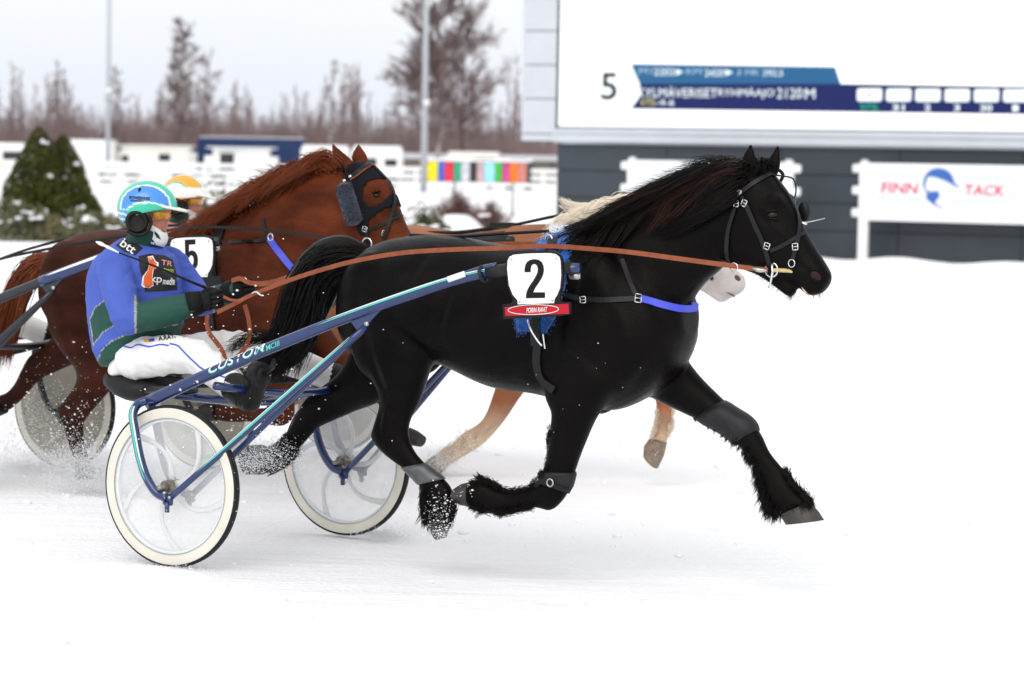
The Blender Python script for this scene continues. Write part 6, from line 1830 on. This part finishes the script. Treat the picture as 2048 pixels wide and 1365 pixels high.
# sponsor boards in front of the building
M['white_board'] = mat('white_board', (0.72, 0.74, 0.77), 0.5, noise=0.03, nscale=3)
M['white_post'] = mat('white_post', (0.74, 0.75, 0.77), 0.5, noise=0.05, nscale=6)
M['logo_blue'] = mat('logo_blue', (0.025, 0.11, 0.40), 0.5); M['logo_red'] = mat('logo_red', (0.58, 0.03, 0.08), 0.5); M['logo_pale'] = mat('logo_pale', (0.40, 0.60, 0.72), 0.5)
BD = 56.2
def sponsor_board(label, ua, ub, va, vb, vfoot, logo):
    AB = Angled(ua, BD if logo else BD + 1.2); BDl = AB.y0
    xa, xb = AB.x(ua), AB.x(ub); zt, zb_ = AB.z(va, ua), AB.z(vb, ua)
    s = thing('sponsor_board', label, 'sign', None, (xa, BDl, 0)); AB.turn(s)
    mb = MB(); mb.box(((xa + xb) / 2, BDl, (zt + zb_) / 2), xb - xa - .1, .03, zt - zb_); pn = mb.build('panel', M['white_board'], s, smooth=False)
    for xp, sg in ((xa, -1), (xb, 1)):
        mb = MB(); mb.box((xp, BDl + .02, (zt + .02) / 2), .19, .12, zt + .02, bev=.02); mb.build('post', M['white_post'], s, smooth=False)
        mb = MB(); mb.box((xp, BDl + .02, zt + .035), .13, .09, .04, bev=.015); mb.build('post_cap', M['white_post'], s, smooth=False)
        for v in (.10, .48, .87):
            mb = MB(); mb.box((xp + sg * .16, BDl + .02, zt + (zb_ - zt) * v), .16, .08, .16, bev=.02); mb.build('rail_end', M['white_post'], s, smooth=False)
    if logo:
        def lp(x, y, lay=1):
            u, v = 1680 + x / 5.46, 280 + y / 5.46; u0 = 1740
            return Vector((at_depth(u, 300, BD).x, BDl - .016 - lay * .003, at_depth(u0, v - (u - u0) * .02, BD).z))
        def flat(name, pts, mt, lay=1):
            mb = MB(); mb.prism([lp(x, y, lay) for (x, y) in pts], (0, 1, 0), .002); mb.build(name, mt, s, smooth=False)
        flat('emblem', [(1010, 600), (985, 560), (960, 520), (955, 470), (965, 415), (1000, 360), (1050, 325), (1120, 310), (1190, 320), (1250, 350), (1290, 400), (1310, 455), (1330, 490), (1385, 515), (1350, 522), (1310, 505), (1250, 470), (1170, 435), (1090, 412), (1020, 402), (1000, 430), (985, 480), (985, 540), (1030, 565), (1090, 560), (1135, 560), (1148, 600), (1140, 640), (1100, 670), (1110, 700), (1160, 725), (1215, 745), (1150, 738), (1080, 705), (1010, 655), (985, 615)], M['logo_blue'])
        mb = MB(); q = [lp(380 + 80 - 80 * math.sin(a), 515 + 125 * math.cos(a)) for a in [PI * i / 14 for i in range(15)]]; mb.tube([lp(950, 655)] + q + [lp(950, 400)], .010, n=5); mb.build('capsule_line', M['logo_pale'], s)
        mb = MB(); q = [lp(1910 + 80 * math.sin(a), 545 + 125 * math.cos(a)) for a in [PI * i / 14 for i in range(15)]]; mb.tube([lp(1310, 665)] + q + [lp(1330, 415)], .010, n=5); mb.build('capsule_line', M['logo_pale'], s)
        for (t_, x, y, w) in (('FINN', 690, 528, 430), ('TACK', 1655, 552, 450)):
            text_on('lettering', t_, lp(x, y), (1, 0, 0), (0, 0, 1), (lp(x, y - 59) - lp(x, y + 59)).length, M['logo_red'], s, width=(lp(x + w / 2, y) - lp(x - w / 2, y)).x, bold=.018, shear=.12, ndir=(0, -1, 0))
    else:
        mb = MB(); xm = xa + (xb - xa) * .45; mb.box((xm, BDl - .017, zt - .80), .9, .002, .10); mb.build('print_line', M['logo_pale'], s, smooth=False)
    return s
sponsor_board('white sponsor board with blue rider head emblem and red lettering', 1730, 2110, 326, 441, 508, True)
sponsor_board('white sponsor board behind the head of the black horse', 1265, 1578, 320, 438, 505, False)

# ------------------------------------------------------------------ far paddock: fence, vehicles, shed, poles, banner
FD = 160.0
fence = thing('rail_fence', 'long white three-rail fence across the far paddock', 'fence', None, (at_depth(500, 300, FD).x, FD, 0))
fx0, fx1 = at_depth(-60, 300, FD).x, at_depth(1130, 300, FD).x
M['fence_white'] = mat('fence_white', (0.78, 0.79, 0.80), 0.6)
for z_ in (1.12, .74, .36):
    mb = MB(); mb.box(((fx0 + fx1) / 2, FD, z_), fx1 - fx0, .06, .22); mb.build('rail', M['fence_white'], fence, smooth=False)
n_ = 14
pm = None
for i in range(n_):
    x = fx0 + (fx1 - fx0) * (i + .5) / n_
    if pm is None:
        mb = MB(); mb.box((0, 0, .62), .16, .14, 1.24); pm = mb.mesh('post', False)
    o = link('post', pm, M['fence_white']); o.parent = fence; o.location = Vector((x, FD + .1, 0)) - Vector(fence['base'])

def vehicle(label, name, cat, ua, ub, vtop, depth, body, wins, length=2.2, roof_round=.12, cab=None, stripe_c=None, lights=None):
    xa, xb = at_depth(ua, 300, depth).x, at_depth(ub, 300, depth).x; um = (ua + ub) / 2
    zt = at_depth(um, vtop, depth).z; w = xb - xa
    t_ = thing(name, label, cat, None, ((xa + xb) / 2, depth, 0))
    mb = MB(); mb.box(((xa + xb) / 2, depth, (zt + .45) / 2), w, length, zt - .45, bev=roof_round); mb.build('body', body, t_, smooth=True, sharp=50)
    mb = MB(); mb.box(((xa + xb) / 2, depth, zt + .02), w * .96, length * .9, .07, bev=.03); mb.build('roof_snow_glint', M['snow_bits'], t_, smooth=False)  # snow cover; on the lorry it also stands for a bright roof highlight
    for (fa, fb, za, zb_) in wins:
        mb = MB(); mb.box((xa + w * (fa + fb) / 2, depth - length / 2 - .004, (zt * (za + zb_) / 2)), w * (fb - fa), .03, zt * (zb_ - za), bev=.01); mb.build('window', M['car_glass'], t_, smooth=False)
    for f in (.2, .8):
        for sy in (-1, 1):
            mb = MB(); mb.lathe((xa + w * f, depth + sy * (length / 2 - .15), .36), (0, 1, 0), [(.0, -.1), (.30, -.1), (.36, -.07), (.36, .07), (.30, .1), (.0, .1)], 18); mb.build('wheel', M['tyre'], t_, sharp=40)
    if stripe_c:
        mb = MB(); mb.box(((xa + xb) / 2, depth - length / 2 - .005, zt * .45), w * .9, .02, .10); mb.build('stripe', stripe_c, t_, smooth=False)
    if cab:
        fa, fb, h, m_ = cab
        mb = MB(); mb.box((xa + w * (fa + fb) / 2, depth, h / 2 + .25), w * abs(fb - fa), length * .95, h - .3, bev=.2); mb.build('cab', m_, t_, smooth=True, sharp=50)
    if lights:
        mb = MB(); mb.box((xa + w * lights[0], depth - length / 2 - .02, zt * lights[1]), .5, .05, .3, bev=.05); mb.build('lamp', mat('lamp_orange', (0.8, 0.18, 0.03), .4, emit=(1.0, 0.25, 0.05), estr=.6), t_, smooth=False)
    return t_
M['car_glass'] = mat('car_glass', (0.02, 0.025, 0.03), 0.15)
M['van_white'] = mat('van_white', (0.82, 0.82, 0.81), 0.4, coat=.3); M['van_cream'] = mat('van_cream', (0.76, 0.74, 0.69), 0.45)
M['truck_blue'] = mat('truck_blue', (0.007, 0.025, 0.09), 0.5, spec=.2, coat=.3)
VD = 172.0
vehicle('white van with orange lamp at the left edge behind the fir', 'van', 'van', -50, 62, 288, VD, M['van_white'], [(.55, .9, .55, .8)], lights=(.55, .36))
vehicle('tall white box trailer behind the left light pole', 'trailer', 'trailer', 138, 232, 282, VD, M['van_white'], [])
vehicle('cream caravan with small dark window beside the tall white trailer', 'caravan', 'caravan', 236, 392, 293, VD + 1, M['van_cream'], [(.08, .17, .50, .74), (.55, .7, .6, .8)], roof_round=.3)
vehicle('dark blue lorry box rising behind a white horse trailer', 'lorry', 'lorry', 398, 612, 277, VD + 6, M['truck_blue'], [], cab=(-.08, .08, 1.9, M['truck_blue']))
vehicle('white horse trailer with a dark doorway in front of the blue lorry', 'trailer', 'trailer', 412, 556, 297, VD - 3, M['van_white'], [(.22, .42, .40, .86)], roof_round=.45)
vehicle('long white trailer between the blue lorry and the chestnut head', 'trailer', 'trailer', 604, 700, 293, VD, M['van_white'], [(.6, .8, .55, .8)])
vehicle('white motorhome right of the chestnut ears', 'motorhome', 'motorhome', 706, 806, 294, VD, M['van_white'], [(.1, .5, .45, .72), (.65, .9, .45, .7)])
vehicle('cream van left of the dark car near the building', 'van', 'van', 895, 1002, 306, VD + 2, M['van_cream'], [(.5, .9, .6, .85)])
vehicle('dark car parked beside the video board building', 'car', 'car', 1006, 1070, 318, VD - 2, mat('car_dark', (0.03, 0.03, 0.035), .3, coat=.5), [(.2, .8, .62, .92)], roof_round=.3)
shed = thing('stable_shed', 'long low shed with snowy roof behind the coloured banner', 'shed', None, (at_depth(950, 300, 215).x, 215, 0))
sx0, sx1 = at_depth(700, 300, 215).x, at_depth(1120, 300, 215).x; sz = at_depth(900, 311, 215).z
mb = MB(); mb.box(((sx0 + sx1) / 2, 217, (sz - .35) / 2), sx1 - sx0 - .6, 6, sz - .35); mb.build('wall', mat('shed_wall', (0.16, 0.14, 0.12), .8, noise=.2, nscale=2), shed, smooth=False)
mb = MB(); mb.box(((sx0 + sx1) / 2, 217, sz - .1), sx1 - sx0, 8, .42, bev=.05); mb.build('roof', mat('shed_roof', (0.50, 0.51, 0.54), .6), shed, smooth=False)
for i in range(5):
    x = sx0 + (sx1 - sx0) * (i + .5) / 5; mb = MB(); mb.box((x, 213.98, .95), 1.5, .06, 1.9); mb.build('door', mat('shed_door', (0.22, 0.19, 0.15), .7), shed, smooth=False)

M['pole_grey'] = mat('pole_grey', (0.40, 0.43, 0.46), 0.45, metal=.4)
def light_pole(label, u, vb, depth, height, r):
    b = at_depth(u, vb, depth); t_ = thing('light_pole', label, 'light pole', None, (b.x, depth, 0))
    mb = MB(); mb.tube([(b.x, depth, 0), (b.x, depth, height * .35), (b.x, depth, height)], [r, r * .85, r * .6], n=12); mb.build('pole', M['pole_grey'], t_)
    for sg in (-1, 1):
        mb = MB(); mb.tube([(b.x, depth, height - .1), (b.x + sg * .6, depth, height + .05), (b.x + sg * 1.1, depth, height + .08)], .05, n=8); mb.build('arm', M['pole_grey'], t_)
        mb = MB(); mb.box((b.x + sg * 1.3, depth, height + .06), .6, .3, .14, bev=.04); mb.build('lamp_head', M['pole_grey'], t_, smooth=False)
    mb = MB(); mb.box((b.x + r * .6, depth - r * 1.2, height * .32), .3, .2, .26, bev=.03); mb.build('floodlight', mat('flood_white', (.75, .75, .75), .4), t_, smooth=False)
light_pole('thick grey light pole left of the coloured banner', 847, 385, 150, 14, .17)
light_pole('slim grey light pole above the helmet of the driver in blue', 215, 372, 165, 16, .14)

bd = 94.0
ban = thing('banner', 'row of coloured start-number cloths on a dark board on two posts', 'banner', None, (at_depth(958, 300, bd).x, bd, 0))
bx0, bx1 = at_depth(854, 300, bd).x, at_depth(1063, 300, bd).x; bz1, bz0 = at_depth(955, 325, bd).z, at_depth(955, 364, bd).z
mb = MB(); mb.box(((bx0 + bx1) / 2, bd + .06, (bz0 + bz1) / 2), bx1 - bx0, .06, bz1 - bz0 + .04); mb.build('board', M['clad_dark'], ban, smooth=False)
cols = [(855, 876, (.75, .62, .02)), (877, 889, (.06, .12, .55)), (890, 907, (.65, .03, .06)), (909, 922, (.02, .35, .20)), (923, 940, (.55, .57, .62)), (941, 953, (.03, .03, .04)), (955, 968, (.55, .38, .38)), (969, 990, (.30, .66, .85)), (991, 1004, (.06, .45, .06)), (1006, 1019, (.55, .06, .25)), (1020, 1036, (.80, .18, .02)), (1037, 1054, (.55, .20, .16))]
for (ua, ub, c) in cols:
    xa, xb = at_depth(ua, 300, bd).x, at_depth(ub, 300, bd).x; rings = []
    for i in range(7):
        f = i / 6; x = xa + (xb - xa) * f; y = bd + .02 - .012 * math.sin(f * 9 + ua)
        rings.append([Vector((x, y, bz0)), Vector((x, y, bz1)), Vector((x, y - .006, bz1)), Vector((x, y - .006, bz0))])
    MB().ring_loft(rings).build('number_cloth', mat('cloth', c, .8, noise=.25, nscale=6), ban, smooth=False)
for u in (910, 1027):
    x = at_depth(u, 300, bd).x; mb = MB(); mb.tube([(x, bd + .14, 0), (x, bd + .14, bz1)], .05, n=8); mb.build('post', M['pole_grey'], ban)
mb = MB(); mb.box(((bx0 + bx1) / 2, bd + .05, bz1 + .06), bx1 - bx0, .14, .07, bev=.02); mb.build('snow_cap', M['snow_bits'], ban, smooth=False)

# ------------------------------------------------------------------ shrubs and trees
def leaf_quads(mb, pts, nrm, size, r):
    n = len(pts)
    for i in range(n):
        p = pts[i]; s = size * r.uniform(.6, 1.3)
        d = Vector((r.gauss(0, 1), r.gauss(0, 1), r.gauss(0, 1))).normalized(); e = d.orthogonal().normalized(); e2 = d.cross(e)
        b = len(mb.v); mb.v.extend([tuple(p - e * s), tuple(p + e2 * s * .55), tuple(p + e * s), tuple(p - e2 * s * .55)]); mb.f.append((b, b + 1, b + 2, b + 3))
M['thuja'] = mat('thuja', (0.085, 0.088, 0.018), 0.7, spec=.15, noise=0.5, nscale=3.5, col2=(0.040, 0.048, 0.012))
M['juniper'] = mat('juniper', (0.085, 0.10, 0.055), 0.75, noise=0.5, nscale=3, col2=(0.17, 0.15, 0.07))
M['bark'] = mat('bark', (0.07, 0.05, 0.04), 0.85, noise=.3, nscale=15)
M['bark_birch'] = mat('bark_birch', (0.42, 0.38, 0.36), 0.8, noise=.5, nscale=4, col2=(0.10, 0.08, 0.075))
M['twig'] = mat('twig', (0.17, 0.115, 0.11), 0.85, noise=.3, nscale=.7)  # twigs coloured paler in place of haze in the air
M['twig_hazed'] = mat('twig_hazed', (0.205, 0.145, 0.14), 0.9, noise=.3, nscale=.3)  # paler still: distance haze is put into the colour of the wood
def cone_shrub(label, x, y, h, rad, seed, n=15000):
    r = random.Random(seed); t_ = thing('conifer_shrub', label, 'conifer', None, (x, y, 0))
    mb = MB(); mb.tube([(x, y, 0), (x, y, h * .8)], [.09, .02], n=8); mb.build('trunk', M['bark'], t_)
    pts = []
    for _ in range(n):
        z = h * (1 - math.sqrt(r.random() * .985)); a = r.uniform(0, 2 * PI)
        prof = rad * (1 - z / h) ** .72 * (1 + .06 * math.sin(3 * a + z * 4) + .05 * math.sin(7 * a - z * 9))
        q = prof * (r.random() ** .25)
        pts.append(Vector((x + q * math.cos(a), y + q * math.sin(a), .05 + z)))
    mb = MB(); leaf_quads(mb, pts, None, .042, r); mb.build('crown', M['thuja'], t_, smooth=False)
    for _ in range(4):
        z = h * r.uniform(.12, .9); a = r.uniform(PI * 1.05, PI * 1.95); q = rad * (1 - z / h) ** .72
        mb = MB()
        for k_ in range(5): mb.ball((x + q * math.cos(a) + r.gauss(0, .05), y + q * math.sin(a) + r.gauss(0, .04), z + r.gauss(0, .025)), r.uniform(.03, .07), .05, r.uniform(.02, .035), nu=8, nv=6)
        mb.build('snow_clump', M['snow_bits'], t_)
    return t_
cd = 66.0
q = at_depth(78, 470, cd); hz = at_depth(76, 255, cd).z
cone_shrub('taller dark green conifer with pointed top at the left edge', q.x - .02, cd, hz, 1.05, 101)
q = at_depth(126, 470, cd + .6); cone_shrub('shorter dark green conifer joined to the right of the taller one', q.x, cd + .5, at_depth(130, 272, cd).z, .98, 102)
def low_bush(label, name, u, depth, rx, h, mt, seed, n=2600, snow=6, leaf=.06, twigs=0):
    r = random.Random(seed); x = at_depth(u, 300, depth).x; t_ = thing(name, label, 'bush', None, (x, depth, 0))
    if n:
        pts = []
        for _ in range(n):
            a = r.uniform(0, 2 * PI); k_ = math.sqrt(r.random()); hh = h * (1 - .75 * k_ * k_) * (1 + .25 * math.sin(4 * a + 2)) * (1 + .2 * math.sin(9 * a))
            pts.append(Vector((x + rx * k_ * math.cos(a), depth + rx * .7 * k_ * math.sin(a), max(.03, hh * r.random() ** .45))))
        mb = MB(); leaf_quads(mb, pts, None, leaf, r); mb.build('foliage', mt, t_, smooth=False)
    if twigs:
        polys = []
        for _ in range(twigs):
            a = r.uniform(0, 2 * PI); k_ = r.random(); b0 = Vector((x + .3 * rx * r.gauss(0, .5), depth + r.gauss(0, .2), 0)); tip = Vector((x + rx * k_ * math.cos(a), depth + rx * .6 * k_ * math.sin(a), h * (1 - .5 * k_) * r.uniform(.6, 1.1)))
            m_ = b0.lerp(tip, .5) + Vector((0, 0, .12 * h)); polys.append([b0, m_, tip])
            for _q in range(3):
                s0 = m_.lerp(tip, r.random()); polys.append([s0, s0 + Vector((r.gauss(0, .12), r.gauss(0, .12), r.uniform(.05, .22)))])
        mb = MB(); strands(mb, polys, .008, .003); mb.build('twigs', mt, t_)
    for _ in range(snow):
        a = r.uniform(0, 2 * PI); k_ = r.random() * .85; mb = MB(); c_ = Vector((x + rx * k_ * math.cos(a), depth - .2 + rx * .6 * k_ * math.sin(a), h * (1 - .7 * k_ * k_) * r.uniform(.7, 1)))
        for _k in range(4): mb.ball(c_ + Vector((r.gauss(0, .05), r.gauss(0, .05), r.gauss(0, .015))), .075, .06, .03, nu=8, nv=6)
        mb.build('snow_clump', M['snow_bits'], t_)
    return t_
low_bush('grey-green juniper under the conifers at the left edge', 'juniper_bush', 40, 60, 1.0, .62, M['juniper'], 201, 3600, 10)
low_bush('spreading juniper behind the blue helmet', 'juniper_bush', 175, 61, 1.05, .50, M['juniper'], 202, 3400, 9)
low_bush('juniper right of the orange helmet', 'juniper_bush', 445, 62, .75, .95, M['juniper'], 203, 3000, 6)
low_bush('small juniper behind the chestnut mane', 'juniper_bush', 545, 64, .8, .72, M['juniper'], 204, 2600, 6)
low_bush('yellow-green low bush beside the nose of the chestnut', 'juniper_bush', 850, 62, .62, .62, mat('yellow_green', (0.12, 0.12, 0.035), .75, noise=.5, nscale=3, col2=(.05, .06, .02)), 205, 2600, 6)
M['red_twig'] = mat('red_twig', (0.16, 0.075, 0.065), .8)
low_bush('bare reddish shrub under the coloured banner', 'bare_shrub', 918, 72, .95, .95, M['red_twig'], 206, 0, 4, twigs=260)
low_bush('bare brown shrub right of the snow heap', 'bare_shrub', 985, 68, .7, .80, M['red_twig'], 207, 0, 3, twigs=150)
x = at_depth(915, 300, 64).x
mb = MB(); rings = []
for i in range(8):
    f = i / 7; rr_ = .62 * math.cos(f * PI / 2) ** .7 + .005; rings.append([Vector((x + rr_ * (1 + .08 * math.sin(3 * a_ + i)) * math.cos(a_), 64 + rr_ * math.sin(a_), .62 * math.sin(f * PI / 2) - .02)) for a_ in [2 * PI * j / 20 for j in range(20)]])
heap = mb.ring_loft(rings).build('snow_heap', M['snow']); recenter(heap); tag(heap, 'rounded white snow heap right of the chestnut head', 'snow heap')

def bare_tree(base, h, seed, spread=.28, trunk_r=None, levels=4, lean=0.0, density=1.0, tw=.017, n=2):
    """trunk mesh and crown mesh of fine branches"""
    r = random.Random(seed); trunk_r = trunk_r or h * .013; tk, cr_ = MB(), MB(); b = Vector(base)
    pts = [b + Vector((lean * h * f * f + r.gauss(0, .01) * h * (f > 0), r.gauss(0, .008) * h * (f > 0), h * f)) for f in [i / 8 for i in range(9)]]
    tk.tube(pts, [trunk_r * (1 - .88 * i / 8) for i in range(9)], n=6)
    polys = []
    def branch(p, d, L, lev):
        q = [p]; dd = d.copy()
        for i in range(n):
            dd = (dd + Vector((r.gauss(0, .16), r.gauss(0, .16), r.gauss(.03, .12)))).normalized(); q.append(q[-1] + dd * (L / n))
        polys.append((q, lev))
        if lev < levels - 1:
            for _ in range(int((4 if lev == 0 else 3) * density + r.random())):
                f = r.uniform(.25, 1); i = min(int(f * n), n - 1); s = q[i].lerp(q[i + 1], f * n - i)
                nd = (dd + Vector((r.gauss(0, .6), r.gauss(0, .6), r.gauss(.1, .4)))).normalized(); branch(s, nd, L * r.uniform(.4, .62), lev + 1)
    nb = int(26 * density)
    for i in range(nb):
        f = .16 + .82 * i / nb; k_ = f * 8; a = min(int(k_), 7); p = pts[a].lerp(pts[a + 1], k_ - a); ang = r.uniform(0, 2 * PI); up = .5 + .9 * f
        d = Vector((math.cos(ang), math.sin(ang), up)).normalized(); branch(p, d, h * spread * (1.05 - .75 * f) * r.uniform(.7, 1.2), 0)
    for (q, lev) in polys:
        r0 = tw * (2.2, 1.4, 1.0, .8, .7)[lev] * h / 9; cr_.tube(q, [r0 * (1 - .6 * i / n) for i in range(n + 1)], n=3, cap=False)
    return tk, cr_
def tree_thing(label, u, vbase, depth, vtop, seed, bark, tw, **kw):
    b = at_depth(u, vbase, depth); h = at_depth(u, vtop, depth).z; t_ = thing('birch_tree', label, 'tree', None, (b.x, depth, 0))
    tk, cr_ = bare_tree((b.x, depth, 0), h, seed, **kw); tk.build('trunk', bark, t_); cr_.build('crown', tw, t_)
    return t_
TD = 190
tree_thing('tall bare birch behind the thick light pole', 880, 310, TD, -60, 301, M['bark_birch'], M['twig'], spread=.30, density=1.75)
tree_thing('second tall birch left of the video tower, half as high', 925, 310, TD + 12, 40, 302, M['bark'], M['twig'], spread=.26, density=1.55)
tree_thing('tall pale birch above the cream caravan', 365, 310, TD, 55, 303, M['bark_birch'], M['twig'], spread=.24, density=1.5)
tree_thing('leaning birch right of the pale birch', 405, 310, TD + 8, 110, 304, M['bark'], M['twig'], spread=.26, lean=.06)
tree_thing('slim dark tree beside the slim light pole', 232, 310, TD + 15, 140, 305, M['bark'], M['twig'], spread=.2, density=1.2)
tree_thing('slim pale-trunked birch in the middle of the tree line', 662, 310, TD + 5, 120, 306, M['bark_birch'], M['twig'], spread=.16)
# the wood behind reads as one mass
r = random.Random(77); wv = MB()
for i in range(235):
    d = r.uniform(235, 330); u = r.uniform(-120, 1110); hh = r.uniform(4.2, 8.6) * (1.0 + .14 * math.sin(u * .02) + .12 * math.sin(u * .055 + 1)) * d / 280
    tk, cr_ = bare_tree((at_depth(u, 300, d).x, d, 0), hh, 400 + i, spread=.15, levels=3, density=.7, tw=.029, n=2)
    for m_ in (tk, cr_):
        b = len(wv.v); wv.v.extend(m_.v); wv.f.extend([tuple(b + k_ for k_ in f) for f in m_.f])
for i in range(1700):      # undergrowth
    d = r.uniform(225, 330); u = r.uniform(-120, 1110); b0 = at_depth(u, 300, d); hh = r.uniform(2.6, 6.2)
    for _ in range(5):
        tip = Vector((b0.x + r.gauss(0, .6), d + r.gauss(0, .5), hh * r.uniform(.6, 1))); p0 = Vector((b0.x + r.gauss(0, .25), d, 0)); wv.tube([p0, p0.lerp(tip, .6) + Vector((r.gauss(0, .15), 0, 0)), tip], [.05, .04, .015], n=3, cap=False)
o = wv.build('wood', M['twig_hazed']); tag(o, 'bare winter wood along the horizon behind the paddock', 'wood', kind='stuff')

# ------------------------------------------------------------------ snow thrown up by hooves and wheels
def spray(name, label, clusters, seed, Fr):
    r = random.Random(seed); mb = MB()
    for (u, v, t, su, sv, n, s0, s1) in clusters:
        for _ in range(n):
            p = Fr.P(u + r.gauss(0, su), v + r.gauss(0, sv), t + r.gauss(0, .06))
            if p.z < 0.002: p.z = abs(p.z) * .3 + .003
            s = s0 + (s1 - s0) * r.random() ** 6; sx = s * r.uniform(1, 2.0); b = len(mb.v)
            if s < .0022:
                for d in ((sx, s, -s), (-sx, -s, -s), (sx, -s, s), (-sx, s, s)): mb.v.append((p.x + d[0], p.y + d[1], p.z + d[2]))
                for f in ((0, 1, 2), (0, 3, 1), (0, 2, 3), (1, 3, 2)): mb.f.append(tuple(b + k_ for k_ in f))
            else:
                for d in ((sx, 0, 0), (-sx, 0, 0), (0, s, 0), (0, -s, 0), (0, 0, s), (0, 0, -s)): mb.v.append((p.x + d[0], p.y + d[1], p.z + d[2]))
                for f in ((0, 2, 4), (2, 1, 4), (1, 3, 4), (3, 0, 4), (2, 0, 5), (1, 2, 5), (3, 1, 5), (0, 3, 5)): mb.f.append(tuple(b + k_ for k_ in f))
    o = mb.build(name, M['snow_bits']); place(o, Fr); tag(o, label, 'snow', kind='stuff'); return o
spray('snow_spray', 'snow flying round the hooves and wheels of the black horse and its sulky',
      [(535, 912, .10, 30, 18, 2600, .0008, .004), (498, 925, .08, 24, 16, 1800, .0008, .004), (880, 1030, -.23, 15, 24, 420, .0008, .005), (880, 1070, -.2, 14, 8, 600, .0007, .003), (765, 1082, .7, 26, 16, 5000, .0006, .0022), (345, 1140, -.7, 44, 5, 1600, .0007, .003), (420, 660, -.3, 40, 40, 26, .002, .006), (500, 620, -.25, 60, 60, 16, .002, .006), (560, 820, -.5, 40, 40, 40, .0015, .006), (640, 700, -.5, 90, 80, 14, .0015, .005), (930, 985, -.2, 14, 10, 30, .0015, .005), (420, 870, -.9, 70, 60, 50, .0012, .005), (1150, 740, -.36, 60, 60, 14, .001, .002), (480, 1000, -.9, 60, 60, 60, .0008, .003)], 501, FA)
spray('snow_spray', 'snow cloud round the hind legs and wheel of the chestnut horse',
      [(150, 890, -.25, 50, 50, 1100, .0008, .006), (160, 935, -.25, 46, 24, 14000, .0007, .003), (215, 945, -.3, 44, 26, 13000, .0007, .003), (110, 940, .5, 60, 24, 9000, .0007, .003), (60, 890, .3, 60, 50, 6000, .0007, .003), (120, 790, -.3, 60, 60, 180, .0012, .007), (30, 830, .4, 30, 70, 2600, .0008, .004), (480, 850, -.3, 60, 40, 140, .0012, .006), (560, 830, -.25, 30, 30, 60, .0012, .006)], 502, FB)
spray('snow_spray', 'snow kicked up by the cream-maned horse',
      [(880, 930, -.2, 24, 18, 5000, .0006, .003), (930, 890, -.2, 22, 18, 700, .0006, .004), (1320, 900, .1, 20, 20, 40, .0010, .004), (400, 930, -.7, 60, 18, 3000, .0006, .003)], 503, FC)
# clods thrown on to the track
r = random.Random(88); mb = MB()
for _ in range(900):
    x = r.uniform(-4.5, 4.5); y = r.uniform(9.5, 24); s_ = .004 + .016 * r.random() ** 4
    mb.ball((x, y, s_ * .3), s_ * r.uniform(1, 1.7), s_, s_ * .7, nu=6, nv=4)
tag(mb.build('snow_clods', M['snow_bits']), 'small loose snow clods scattered over the track', 'snow', kind='stuff')

for o in list(bpy.data.objects):
    if 'base' in o: del o['base']
